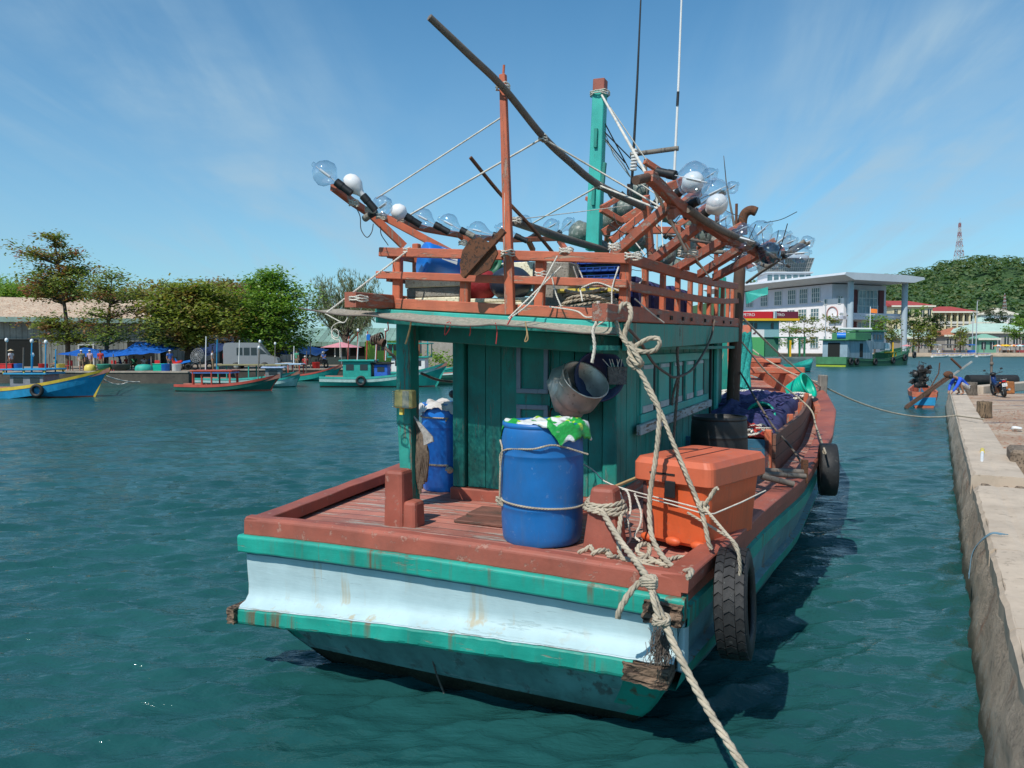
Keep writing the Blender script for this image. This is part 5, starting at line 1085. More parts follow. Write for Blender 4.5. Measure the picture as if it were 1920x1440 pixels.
# edge wall in world height: rough face
wall = MB(); NY, NZ = 260, 12; P = []
for j in range(NY+1):
    y = -6+(QE+6)*j/NY; gap = 1 if (12.2 < y < 13.3) else 0
    for k in range(NZ+1):
        f = k/NZ; z = (.80-.14*gap)-(1.5)*f; x = -.16*min(1, (.8-z)/.8)-(.05*noise.noise(V((y*.7, z*2, 1)))+.035*noise.noise(V((y*3, z*5, 3)))+.015*noise.noise(V((y*11, z*16, 3))))*min(1, f*5+.25)
        if f < .09: x += .03
        P.append(qp(x, y, z+.015*noise.noise(V((y*2.2, 3, k)))))
wall.add(P, [(j*(NZ+1)+k, j*(NZ+1)+k+1, (j+1)*(NZ+1)+k+1, (j+1)*(NZ+1)+k) for j in range(NY) for k in range(NZ)], 0, True)
def tide(name):
    s = NT(name); oc = s.map(); sp = s.n.new('ShaderNodeSeparateXYZ'); s.l.new(s.tc.outputs['Object'], sp.inputs[0])
    n1 = s.noise(oc, 1.3, 6, .65); n2 = s.noise(oc, 9, 8, .75); n3 = s.noise(s.map((2.5, 2.5, .35), loc=(1, 4, 2)), 1.5, 4, .6)
    c = s.mix(s.rng(n1, .35, .65), (.58, .48, .37, 1), (.42, .34, .26, 1)); c = s.mix(s.rng(n2, .52, .66, 0, .75), c, (.17, .14, .11, 1)); c = s.mix(s.rng(n3, .56, .68, 0, .55), c, (.30, .14, .08, 1))
    zz = s.math('ADD', sp.outputs[2], s.math('MULTIPLY', s.math('SUBTRACT', n1, .5), .35))
    c = s.mix(s.rng(zz, .10, .28, .9, 0), c, (.045, .055, .03, 1)); c = s.mix(s.math('MULTIPLY', s.rng(zz, .26, .34, 1, 0), s.math('MULTIPLY', s.rng(zz, .08, .2), s.rng(n2, .48, .55, 0, .6))), c, (.45, .44, .38, 1))
    return s.set(c, .92, s.bump(n2, 1.0, .07))
CONCG = tide('tidal_quay_concrete')
root = thing('quay_wall', 'rough concrete quay wall with tan kerb along the right edge of the water', 'quay wall', QM @ Matrix.Translation((0, 10, 0)))
wall.xf(root.matrix_world.inverted()); wall.build('wall_face', CONCG, root, fix=False)
def kerb(y0, y1, x1=.62, top=.80, name='kerb', seed=0):
    m = MB(); rings = []; n = max(4, int((y1-y0)/.14)); rx = random.Random(seed)
    for i in range(n+1):
        y = y0+(y1-y0)*i/n; e = .02*noise.noise(V((y*3, seed, 0)))+.012*noise.noise(V((y*9, seed, 5))); c_ = .03+.03*max(0, noise.noise(V((y*1.6, seed, 9))))*2.2
        pts = [(-.015+e, .40), (-.01+e, top-c_), (c_*.8+e, top+.004*noise.noise(V((y*5, 1, 1)))), (x1*.35, top+.006), (x1*.45, top-.004-.01*abs(noise.noise(V((y*3, 0, 0))))), (x1*.55, top+.006), (x1-.02, top), (x1+e, top-.03), (x1+e, .40)]
        rings.append([V((x, y-10, z)) for x, z in pts])
    m.loft(rings); return m.build(name, CONC, root, bev=0)
for i, (a, b) in enumerate(((-6, 3.6), (3.62, 6.0), (6.02, 8.4), (8.42, 12.3))): kerb(a, b, seed=i)
kerb(13.2, 16.9, .70, .82, seed=8); kerb(16.95, 22.6, .66, .80, seed=9); kerb(22.7, QE, .60, .78, seed=10)
m = MB(); rk = random.Random(4)
for k in range(70):
    y = 12.2+rk.random()*1.3; x = rk.random()*1.5+(.1); r_ = .02+.05*rk.random()**2; m.ell((x, y-10, .64+r_*.5), (r_*1.3, r_, r_*.8), Matrix.Rotation(rk.random()*3, 4, 'Z'), 7, 5, jit=.5)
tag(m.xf(QM @ Matrix.Translation((0, 10, 0))).build('rubble', STONE, center=True), 'broken rubble filling the gap in the quay kerb', 'rubble', kind='stuff')
# white hose pipe and drain hole
m = MB(); m.tube(cr([G(1842, 846, .84), G(1841, 868, .80), G(1842, 882, .70), G(1850, 896, .66)], 6), .028, 10); m.tube([G(1842, 843, .85), G(1842, 848, .84)], .036, 10, m=1)
tag(m.build('white_pipe', [WHITEP, YEL], center=True), 'short bent white pipe lying in the kerb gap', 'pipe')
c = G(1868, 890, .68); m = MB(); m.lathe([(.05, .02), (.075, .0), (.10, -.10), (.10, -.16)], aim(c, V((-.5, -.8, .35))), 14); m.lathe([(.05, .015), (.05, -.03), (.001, -.03)], aim(c, V((-.5, -.8, .35))), 14, m=1)
tag(m.build('drain_pipe', [STONE, DARK], center=True), 'broken stone drain mouth beside the kerb gap', 'drain')
c = G(1905, 888, .6); m = MB(); P = [V((0, 0, 0))]; m.box((.75, .25, .20), (1.7, .9, .44)); m.xf(Matrix.Translation(c) @ Matrix.Rotation(-QA, 4, 'Z')); o = m.build('concrete_block', STONE, center=True, bev=.05); tag(o, 'large dirty concrete block on the quay inside the kerb gap', 'concrete block')
m = MB(); rg = random.Random(8)
for k in range(900):
    y = 8+rg.random()**.7*22; x = .75+abs(rg.gauss(0, 1.1))+(rg.random()*3 if k % 3 == 0 else 0); p = qp(x, y, .625); r_ = .02+.03*rg.random(); a = rg.random()*6
    m.add([p+V((r_*cos(a), r_*sin(a), 0)), p+V((-r_*.4*sin(a), r_*.4*cos(a), .012)), p+V((-r_*cos(a), -r_*sin(a), .004)), p+V((r_*.4*sin(a), -r_*.4*cos(a), .002))], [(0, 1, 2, 3)])
tag(m.build('leaf_litter', plain('brown_dry_leaf', (.36, .14, .07), .9, .5, 2), center=True, fix=False), kind='stuff', label='dry orange leaves scattered on the quay', cat='leaves')
# stump bollards
def stump(label, px0, px1, y0, y1, mat):
    c = G((px0+px1)/2, y1-2, .62); r_ = (px1-px0)/2/FPX*c.y; h = (y1-y0)/FPX*c.y*1.02; m = MB(); n = 26
    prof = [(r_*1.03, 0), (r_*.98, h*.3), (r_*.95, h*.7), (r_, h*.96), (r_*.93, h), (.001, h*.99)]; m.lathe(prof, n=n)
    m.v = [tuple(V(v)*(1+.07*noise.noise(V((atan2(v[1], v[0])*3, v[2]*2, 1))))) for v in m.v]
    return tag(m.build('stump_bollard', mat, M=Matrix.Translation(c), fix=False), label, 'bollard')
stump('grey cut log bollard beside the crouching man', 1811, 1831, 719, 742, paint('grey_log', (.15, .125, .10), (.05, .04, .03), .5, .9, .4, 2, 1, 'z'))
stump('brown rotten log bollard on the quay edge holding the mooring line', 1832, 1858, 755, 784, paint('brown_log', (.22, .15, .09), (.04, .03, .02), .55, .9, .4, 2.5, 1, 'z'))
# far kerb and black rubber logs
m = MB(); a, b = G(1832, 738, .6), G(1990, 722, .6); m.beam(a+V((0, 0, .15)), b+V((0, 0, .15)), .5, .42); tag(m.build('far_kerb', CONC, center=True, bev=.03), 'weathered concrete kerb behind the motorbike', 'kerb')
m = MB()
p = G(1813, 727, .62); q = G(1905, 727, .62); q.z = p.z = 1.02
m.tube(cr([p, p.lerp(q, .3), p.lerp(q, .62), q], 6), .27, 16)
tag(m.build('rubber_fender', TYRE, center=True), 'long black rubber fender roll lying behind the motorbike', 'fender')
m = MB(); p = G(1891, 738, .6); m.box((0, 0, .28), (.40, .35, .56), top=.9); m.xf(Matrix.Translation(p)); tag(m.build('rusty_bollard', paint('orange_rust', (.38, .14, .04), (.12, .05, .02), .4, .8), center=True, bev=.04), 'orange rusty block bollard right of the motorbike', 'bollard')
m = MB(); p = G(1858, 735, .6); m.tube([p+V((0, 0, 0)), p+V((-.02, 0, 1.75))], .055, 8); m.ell(p+V((-.03, -.04, 1.35)), (.09, .07, .09)); tag(m.build('stake', BAMB, center=True), 'thin wooden stake standing behind the motorbike', 'stake')
# ---- person builder: one skinned body, hair and clothes as children
SKIN = plain('tan_skin', (.33, .17, .105), .6, .1, 20, .05); HAIR = plain('black_hair', (.012, .010, .009), .6)
def skinobj(name, pts, edges, rad, mat, parent, sub=1):
    me = bpy.data.meshes.new(name); me.from_pydata([tuple(p) for p in pts], edges, []); me.materials.append(mat)
    o = bpy.data.objects.new(name, me); COL.objects.link(o); o.parent = parent
    mo = o.modifiers.new('skin', 'SKIN'); mo.use_smooth_shade = True
    if not me.skin_vertices: return o
    for i, r_ in enumerate(rad):
        sv = me.skin_vertices[0].data[i]; sv.radius = (r_, r_) if not isinstance(r_, tuple) else r_; sv.use_root = (i == 0)
    ss = o.modifiers.new('sub', 'SUBSURF'); ss.levels = ss.render_levels = sub; return o
def person(label, M, J, top, bottom, hat=None, hairm=None, long_=False, name='person', grp=None):
    """J: joints pelvis chest neck head | l/r shoulder elbow hand | l/r hip knee ankle toe"""
    root = thing(name, label, 'person', M, grp)
    order = ['pelvis', 'belly', 'chest', 'neck', 'head', 'crown', 'ls', 'le', 'lh', 'lf', 'rs', 're', 'rh', 'rf', 'lp', 'lk', 'la', 'lt', 'rp', 'rk', 'ra', 'rt']
    J = dict(J); J['belly'] = V(J['pelvis']).lerp(V(J['chest']), .45)
    if 'crown' not in J: J['crown'] = V(J['head'])+(V(J['head'])-V(J['neck'])).normalized()*.10
    for s_ in 'lr':
        if s_+'f' not in J: J[s_+'f'] = V(J[s_+'h'])+(V(J[s_+'h'])-V(J[s_+'e'])).normalized()*.10
    rad = dict(pelvis=(.15, .12), belly=(.13, .10), chest=(.15, .11), neck=.055, head=(.082, .095), crown=(.07, .08), ls=.065, le=.045, lh=.032, lf=(.015, .035), rs=.065, re=.045, rh=.032, rf=(.015, .035), lp=.09, lk=.06, la=.042, lt=(.045, .03), rp=.09, rk=.06, ra=.042, rt=(.045, .03))
    E = [('pelvis', 'belly'), ('belly', 'chest'), ('chest', 'neck'), ('neck', 'head'), ('head', 'crown'), ('chest', 'ls'), ('ls', 'le'), ('le', 'lh'), ('lh', 'lf'), ('chest', 'rs'), ('rs', 're'), ('re', 'rh'), ('rh', 'rf'), ('pelvis', 'lp'), ('lp', 'lk'), ('lk', 'la'), ('la', 'lt'), ('pelvis', 'rp'), ('rp', 'rk'), ('rk', 'ra'), ('ra', 'rt')]
    ix = {k: i for i, k in enumerate(order)}
    skinobj('body', [V(J[k]) for k in order], [(ix[a], ix[b]) for a, b in E], [rad[k] for k in order], SKIN, root)
    e = V; lm = lambda a, b, t: V(J[a]).lerp(V(J[b]), t)
    P = [J['belly'], J['chest'], J['ls'], lm('ls', 'le', .6), J['rs'], lm('rs', 're', .6), lm('pelvis', 'belly', .1), lm('chest', 'neck', .5)]
    if long_: P[3] = J['le']; P[5] = J['re']; P += [lm('le', 'lh', .9), lm('re', 'rh', .9)]
    skinobj('shirt', P, [(0, 1), (1, 2), (2, 3), (1, 4), (4, 5), (6, 0), (1, 7)]+([(3, 8), (5, 9)] if long_ else []), [(.155, .125), (.17, .13), .085, .068, .085, .068, (.16, .13), .07]+([.05, .05] if long_ else []), top, root)
    P = [lm('pelvis', 'belly', .15), J['lp'], J['lk'], J['rp'], J['rk'], J['pelvis']]
    P[2] = lm('lp', 'lk', .95); P[4] = lm('rp', 'rk', .95)
    if bottom[1] == 'long': P[2] = J['lk']; P[4] = J['rk']; P += [lm('lk', 'la', .9), lm('rk', 'ra', .9)]
    skinobj('trousers', P, [(0, 5), (5, 1), (1, 2), (5, 3), (3, 4)]+([(2, 6), (4, 7)] if bottom[1] == 'long' else []), [(.15, .12), .105, .08, .105, .08, (.16, .135)]+([.06, .06] if bottom[1] == 'long' else []), bottom[0], root)
    h = V(J['head']); up = (V(J['crown'])-V(J['neck'])).normalized(); m = MB(); m.ell(h+up*.055, (.088, .10, .085), aim((0, 0, 0), up), 12, 8); m.build('hair', HAIR, root)
    if hat == 'cone': m = MB(); m.lathe([(.23, .02), (.001, .17)], aim(h+up*.06, up), 16); m.build('hat', plain('straw', (.55, .45, .28), .8), root)
    if hat == 'cap': m = MB(); m.ell(h+up*.09, (.098, .105, .07), aim((0, 0, 0), up), 12, 8); m.build('cap', WHITEP, root)
    if hat == 'helmet': m = MB(); m.ell(h+up*.05, (.125, .13, .12), aim((0, 0, 0), up), 12, 8); m.build('helmet', WHITEP, root)
    return root
STAND = dict(pelvis=(0, 0, .93), chest=(0, 0, 1.28), neck=(0, 0, 1.44), head=(0, .01, 1.56), ls=(-.19, 0, 1.38), le=(-.24, -.03, 1.10), lh=(-.25, .05, .86), rs=(.19, 0, 1.38), re=(.25, -.02, 1.10), rh=(.22, .08, .88), lp=(-.09, 0, .88), lk=(-.11, .03, .49), la=(-.12, -.02, .08), lt=(-.13, .14, .03), rp=(.09, 0, .88), rk=(.11, .05, .49), ra=(.12, .06, .08), rt=(.13, .22, .03))
SIT = dict(STAND, pelvis=(0, 0, .42), chest=(0, .06, .76), neck=(0, .08, .92), head=(0, .11, 1.03), ls=(-.19, .06, .86), le=(-.24, .16, .62), lh=(-.15, .38, .58), rs=(.19, .06, .86), re=(.25, .16, .62), rh=(.15, .36, .6), lp=(-.1, .02, .40), lk=(-.12, .42, .44), la=(-.12, .40, .08), lt=(-.12, .54, .03), rp=(.1, .02, .40), rk=(.12, .42, .44), ra=(.12, .42, .08), rt=(.12, .56, .03))
# crouching man facing picture left, leaning forward over the edge (local y = facing)
CROU = dict(pelvis=(0, -.22, .30), chest=(0, .12, .62), neck=(0, .33, .72), head=(0, .45, .74), crown=(0, .54, .72), ls=(-.17, .20, .66), le=(-.20, .38, .38), lh=(-.12, .52, .10), rs=(.17, .20, .66), re=(.20, .38, .38), rh=(.12, .50, .12), lp=(-.11, -.18, .28), lk=(-.17, .22, .50), la=(-.13, .02, .08), lt=(-.14, .18, .03), rp=(.11, -.18, .28), rk=(.17, .22, .50), ra=(.13, .0, .08), rt=(.14, .16, .03))
c = G(1795, 740, .79); person('man in blue shirt and patterned shorts crouching at the quay edge', Matrix.Translation(c+V((.18, 0, 0))) @ Matrix.Rotation(R(98), 4, 'Z'), CROU, plain('royal_blue_shirt', (.02, .10, .62), .8, .1, 9, .2), (plain('patterned_shorts', (.40, .38, .36), .8, .6, 30, .1), 'short'), long_=True)
# ---- motorbike seen from behind
c = G(1883, 745, .6); MM = Matrix.Translation(c) @ Matrix.Rotation(R(-15), 4, 'Z') @ Matrix.Rotation(R(-9), 4, 'Y')
root = thing('motorbike', 'black and blue motorbike parked on the quay, seen from behind', 'motorbike', MM)
def wheel(y): 
    m = MB(); m.lathe([(.20, -.04), (.265, -.045), (.29, 0), (.265, .045), (.20, .04), (.20, -.04)], Matrix.Translation((0, y, .29)) @ Matrix.Rotation(pi/2, 4, 'Y'), 24); wh = m.build('wheel', TYRE, root)
    m = MB(); [m.tube([V((0, y, .29)), V((.0, y+.2*cos(a), .29+.2*sin(a)))], .008, 4) for a in [i*pi/6 for i in range(12)]]; m.lathe([(.03, -.05), (.03, .05)], Matrix.Translation((0, y, .29)) @ Matrix.Rotation(pi/2, 4, 'Y'), 10, cap=True); m.build('rim', ALU, wh)
wheel(0.0); wheel(1.22)
m = MB(); m.loft([[V((x*w_, y, z+zz*h_)) for x, zz in ((-1, -.5), (-.8, .5), (0, .8), (.8, .5), (1, -.5), (0, -1))] for y, z, w_, h_ in ((-.22, .74, .04, .06), (-.1, .70, .10, .10), (.2, .64, .13, .12), (.45, .55, .10, .12), (.7, .50, .08, .14), (.95, .66, .12, .2), (1.02, .85, .10, .12))], sm=True); m.build('body', plain('blue_black_fairing', (.01, .03, .12), .3), root)
m = MB(); m.loft([[V((x*w_, y, z+zz)) for x, zz in ((-1, -.03), (-.8, .03), (.8, .03), (1, -.03))] for y, z, w_ in ((-.18, .80, .09), (.1, .78, .13), (.4, .75, .12), (.55, .72, .06))]); m.build('seat', BLACKP, root, bev=.01)
m = MB(); m.box((0, -.22, .50), (.10, .03, .34)); m.box((0, -.08, .56), (.12, .36, .05)); m.build('mudguard', BLACKP, root, bev=.01)
m = MB(); m.box((0, -.26, .70), (.15, .05, .07)); m.build('tail_light', plain('red_lens', (.45, .01, .01), .25), root, bev=.012)
m = MB(); m.box((-.14, -.22, .66), (.06, .04, .04)); m.box((.14, -.22, .66), (.06, .04, .04)); m.build('indicator', plain('orange_lens', (.8, .25, .02), .3), root, bev=.01)
m = MB(); m.box((0, -.275, .55), (.19, .008, .14)); npl = m.build('number_plate', WHITEP, root)
def text(body, size, M, mat, parent=None, name='lettering', ext=.002):
    cu = bpy.data.curves.new(name, 'FONT'); cu.body = body; cu.size = size; cu.align_x = 'CENTER'; cu.align_y = 'CENTER'; cu.extrude = ext
    o = bpy.data.objects.new(name, cu); me = bpy.data.meshes.new_from_object(o); bpy.data.objects.remove(o); me.materials.append(mat)
    o = bpy.data.objects.new(name, me); COL.objects.link(o); o.parent = parent; o.matrix_local = M; return o
RX = Matrix.Rotation(pi/2, 4, 'X')
PLG = plain('faded_plate_marks', (.25, .26, .27), .7)
m = MB()
for x, z, w_, h_ in ((-.035, .588, .05, .02), (.045, .590, .03, .03), (-.05, .530, .018, .035), (-.015, .528, .022, .03), (.02, .532, .018, .035), (.055, .530, .018, .03)): m.box((x, -.2805, z), (w_, .003, h_))
m.build('plate_marks', PLG, npl)
m = MB(); m.tube([V((0, 1.16, .35)), V((0, .98, .98))], .03, 8); m.tube([V((-.34, .85, 1.03)), V((-.12, .93, .98)), V((.12, .93, .98)), V((.34, .85, 1.03))], .017, 8); m.ell((0, .98, .97), (.13, .12, .08)); m.build('handlebar', BLACKP, root)
for s_ in (-1, 1):
    m = MB(); m.tube([V((s_*.22, .9, 1.0)), V((s_*.30, .92, 1.15))], .008, 5); m.ell((s_*.33, .92, 1.17), (.06, .015, .04)); m.build('mirror', BLACKP, root)
m = MB(); m.tube([V((.14, .45, .25)), V((.15, -.1, .30)), V((.15, -.28, .34))], [.03, .045, .045], 10); m.build('exhaust', ALU, root)
m = MB(); m.box((0, .5, .30), (.2, .3, .22)); m.tube([V((-.2, .5, .2)), V((.2, .5, .2))], .015, 6); m.tube([V((-.08, .35, .2)), V((-.22, .30, -.05))], .012, 6); m.build('engine', RUST, root, bev=.02)
m = MB(); m.tube([V((-.1, -.2, .80)), V((-.1, -.3, .78)), V((.1, -.3, .78)), V((.1, -.2, .80))], .01, 6); m.build('grab_rail', ALU, root)
# ---- long-tail boat at the quay corner
lb = G(1768, 770, 0)+V((0, 1.5, 0)); LM = Matrix.Translation(lb) @ Matrix.Rotation(R(-25), 4, 'Z')
root = thing('longtail_boat', 'small blue and orange boat with a raised longtail engine beside the quay corner', 'boat', LM)
m = MB(); rings = []
for y, w_, z in ((0, .50, .72), (.8, .60, .70), (2.2, .6, .72), (3.4, .35, .85), (4, .04, 1.05)): rings.append([V((-w_, y, z)), V((-w_*.97, y, z-.22)), V((-w_*.75, y, .02)), V((-w_*.6, y, -.2)), V((w_*.6, y, -.2)), V((w_*.75, y, .02)), V((w_*.97, y, z-.22)), V((w_, y, z)), V((w_*.88, y, z)), V((w_*.7, y, .15)), V((-w_*.7, y, .15)), V((-w_*.88, y, z))])
m.loft(rings, mats=[0, 1, 2, 2, 2, 1, 0, 0, 0, 0, 0, 0]); 
hb = m.build('hull', [ORG, plain('sky_blue_paint', (.02, .26, .50), .5, .2, 4), STONE], root)
m = MB(); m.box((0, -.01, .60), (.98, .03, .22), m=0); m.box((0, -.008, .30), (.84, .02, .36), m=1, top=1.08); m.build('transom', [ORG, plain('sky_blue_paint', (.02, .26, .50), .5, .2, 4)], root)
root2 = thing('longtail_engine', 'black greasy longtail motor with its shaft pole tilted up', 'engine', lb+V((.0, .4, .7)))
m = MB(); re_ = random.Random(6)
m.box((0, 0, .62), (.34, .4, .7)); m.box((.05, 0, .25), (.5, .3, .12))
for k in range(30): m.box((re_.gauss(0, .17), re_.gauss(0, .15), .72+re_.gauss(0, .22)), (.08+.16*re_.random(), .08+.2*re_.random(), .06+.16*re_.random()), rot=Matrix.Rotation(re_.random()*3, 3, 'Y'))
for k in range(30): p = V((re_.gauss(0, .24), re_.gauss(0, .2), .7+re_.gauss(0, .28))); m.tube([p, p+V((re_.gauss(0, .16), re_.gauss(0, .12), re_.gauss(0, .2)))], .02, 5)
for k in range(5): m.lathe([(.001, 0), (.10, 0), (.10, .05), (.001, .05)], aim(V((re_.gauss(0, .22), -.3, .7+re_.gauss(0, .25))), V((re_.gauss(0, .4), -1, .2))), 12)
m.build('motor', plain('greasy_black_metal', (.025, .022, .02), .45, .5, 9, .5), root2, bev=.01)
m = MB()
a = W(1697, 766, lb.y-.3)-root2.location; b = W(1822, 678, lb.y+.2)-root2.location; c_ = a.lerp(b, .66)
m.beam(a, c_, .10, .12, m=0); m.beam(c_, b, .06, .07, m=1); m.beam(a+V((0, 0, .10)), c_+V((0, 0, .14)), .05, .05, m=0); m.build('shaft_pole', [BROWNW, ALU], root2)
m = MB(); m.tube([W(1783, 672, lb.y)-root2.location, W(1802, 690, lb.y)-root2.location], .05, 6); m.tube([W(1740, 735, lb.y)-root2.location, W(1760, 700, lb.y)-root2.location, W(1762, 680, lb.y)-root2.location], .025, 6); m.ell(W(1778, 702, lb.y)-root2.location, (.22, .12, .15)); m.build('steering_arm', RUST, root2)

m = MB(); rb_ = random.Random(2)
for k in range(3):
    y0 = 8.95+.02*k; m.tube(cr([qp(.12+.03*k, y0, .83), qp(.02, y0+.02*sin(k), .82), qp(-.10-.02*rb_.random(), y0+.08*rb_.random(), .62), qp(-.16, y0-.1+.1*rb_.random(), .35+.1*rb_.random())], 5), .005, 4)
tag(m.build('blue_rope_scrap', plain('faded_blue_rope', (.13, .23, .30), .9), center=True), 'frayed pale blue rope scrap draped over the quay wall', 'rope')
c = G(1906, 805, .64); m = MB(); m.ell((0, 0, .03), (.13, .09, .05), nu=12, nv=8, jit=.6); tag(m.build('plastic_bag', WHITEP, M=Matrix.Translation(c)), 'crumpled white plastic bag lying on the quay', 'bag')
c = qp(.45, 5.3, .81)
for i, (y, l) in enumerate(((5.4, 'small rusty mooring ring on the near quay kerb'),)):
    m = MB(); m.tube([qp(.42+.07*cos(t), y+.07*sin(t), .825) for t in [2*pi*i/14 for i in range(15)]], .011, 6); tag(m.build('mooring_ring', RUST, center=True), l, 'mooring ring')
# ------------------------------------------------------------ trees
def leafmat(name, a, b, c=None, tr=.15, sc_=.55):
    s = NT(name); oc = s.map(); n = s.noise(oc, sc_, 3, .6); n2 = s.noise(oc, sc_*5.5, 2, .7)
    col = s.mix(s.rng(n2, .35, .65), a+(1,), b+(1,))
    if c: col = s.mix(s.rng(n, .50, .62), col, c+(1,))
    s.set(col, .5); tl = s.n.new('ShaderNodeBsdfTranslucent'); s.l.new(s.mix(1.0, col, (1.5, 1.5, .7, 1), 'MULTIPLY'), tl.inputs[0]); mx = s.n.new('ShaderNodeMixShader'); mx.inputs[0].default_value = .38
    s.l.new(s.bs.outputs[0], mx.inputs[1]); s.l.new(tl.outputs[0], mx.inputs[2]); s.l.new(mx.outputs[0], s.out.inputs[0]); return s.m
BARK = plain('grey_brown_bark', (.10, .075, .055), .9, .3, 5, .6)
LG = leafmat('leaf_green', (.11, .23, .035), (.25, .38, .07)); LGR = leafmat('leaf_green_red', (.12, .19, .035), (.24, .30, .07), (.27, .10, .06)); LRED = leafmat('leaf_reddish', (.22, .13, .06), (.30, .19, .10), (.14, .21, .04)); LOL = leafmat('leaf_olive', (.16, .23, .04), (.32, .35, .08), (.28, .17, .07)); LDK = leafmat('leaf_dark', (.02, .05, .012), (.045, .085, .02)); LCAS = leafmat('leaf_casuarina', (.10, .135, .06), (.17, .20, .09))
def leafquads(m, c, n, sp, sz, rr, flat=.5, mi=0):
    for _ in range(n):
        p = V((c[0]+rr.gauss(0, sp), c[1]+rr.gauss(0, sp), c[2]+rr.gauss(0, sp*.55))); a = rr.random()*6.28; t = rr.gauss(0, flat)
        x = V((cos(a), sin(a), rr.gauss(0, .35)))*sz*(.6+.7*rr.random()); y = V((-sin(a)*cos(t), cos(a)*cos(t), sin(t)))*sz*(.4+.5*rr.random())
        b = len(m.v); m.v += [tuple(p-x*.6), tuple(p+y*.5), tuple(p+x*.6), tuple(p-y*.5)]; m.f.append((b, b+1, b+2, b+3)); m.m.append(mi); m.s.append(False)
def tree(label, px, ybase, Y, tiers, mat, lean=0, seed=0, leaf=.26, dens=1.0, trunk_r=.22, name='tree', zbase=None, grp=None, per=13):
    """tiers: (picture y, half width px left, right, thickness px)"""
    rr = random.Random(seed); base = W(px, ybase, Y); 
    if zbase is not None: base.z = zbase
    k = Y/FPX; root = thing(name, label, 'tree', Matrix.Translation(base), grp)
    tp = W(px+lean, min(t[0] for t in tiers), Y)-base
    m = MB(); pts = cr([V((0, 0, 0)), V((tp.x*.15+.1, 0, tp.z*.35)), V((tp.x*.6, .1, tp.z*.7)), tp], 5); m.tube(pts, [trunk_r*(1-.85*i/(len(pts)-1)) for i in range(len(pts))], 8)
    lf = MB()
    for (ty, wl, wr, th) in tiers:
        z = (W(px, ty, Y)-base).z; f = max(0, min(.98, z/tp.z)); ti = pts[min(len(pts)-1, int(f*(len(pts)-1)))]; cxp = ti.x; n = int((wl+wr)*.20*dens*(1+th/20))+4
        nb = max(4, int(n/3))
        for j in range(nb):
            a = rr.random()*2*pi; rad = (wr if cos(a) > 0 else wl)*k*(.45+.6*rr.random()); e = V((ti.x+rad*cos(a), ti.y+rad*.8*sin(a), z+rr.gauss(0, th*k*.22)+rad*.12))
            mid = V(((ti.x+e.x)/2, (ti.y+e.y)/2, (z+e.z)/2-rad*.06)); s0 = V((ti.x, ti.y, z-rad*.18)); m.tube([s0, mid, e], [trunk_r*.28, trunk_r*.16, trunk_r*.05], 5)
            for q in range(int(3*dens)+1+int(th/10)):
                t = .35+.7*rr.random(); c = s0.lerp(e, t)+V((rr.gauss(0, rad*.16), rr.gauss(0, rad*.16), rr.gauss(0, th*k*.3)+.1)); leafquads(lf, c, int(per*(.6+.8*rr.random())), .30+.012*th, leaf, rr)
    m.build('trunk', BARK, root, fix=False); lf.build('crown', mat, root, fix=False); return root
# ------------------------------------------------------------ left shore
GZ = .78
lp = [(-400, 58), (-33, 58), (-24.2, 57.5), (-23.2, 63), (-14, 65), (-6, 66), (8, 80), (30, 140), (52, 205), (70, 212), (400, 212), (2500, 900), (2500, 3500), (-2500, 3500), (-2500, 300)]
m = MB(); P = [V((x, y, GZ)) for x, y in lp]; m.add(P, [tuple(range(len(P)))])
GRD = plain('dusty_ground', (.27, .22, .17), .95, .25, .6, .3); tag(m.build('ground', GRD), kind='structure')
root = thing('harbour_wall', 'long dark stone harbour wall under the trees across the water', 'quay wall', V((-30, 58, 0)))
m = MB()
for (x0, y0), (x1, y1) in zip(lp[:11], lp[1:11]):
    if x0 < -100: x0, y0 = -90, 58
    if x1 > 300: x1, y1 = 300, 212
    m.add([V((x0, y0-.03, GZ+.01))-root.location, V((x1, y1-.03, GZ+.01))-root.location, V((x1, y1-.1, -1))-root.location, V((x0, y0-.1, -1))-root.location], [(0, 1, 2, 3)])
m.build('wall_face', paint('dark_quay_stone', (.085, .075, .06), (.03, .03, .025), .4, .95, .4, .6, .8), root)
m = MB()
for (x0, y0), (x1, y1) in zip(lp[:8], lp[1:8]):
    if x0 < -100: x0, y0 = -90, 58
    m.beam(V((x0, y0+.2, GZ+.06))-root.location, V((x1, y1+.2, GZ+.06))-root.location, .6, .14)
m.build('coping', paint('pale_coping', (.34, .29, .23), (.15, .12, .1), .3, .9), root, bev=.02)
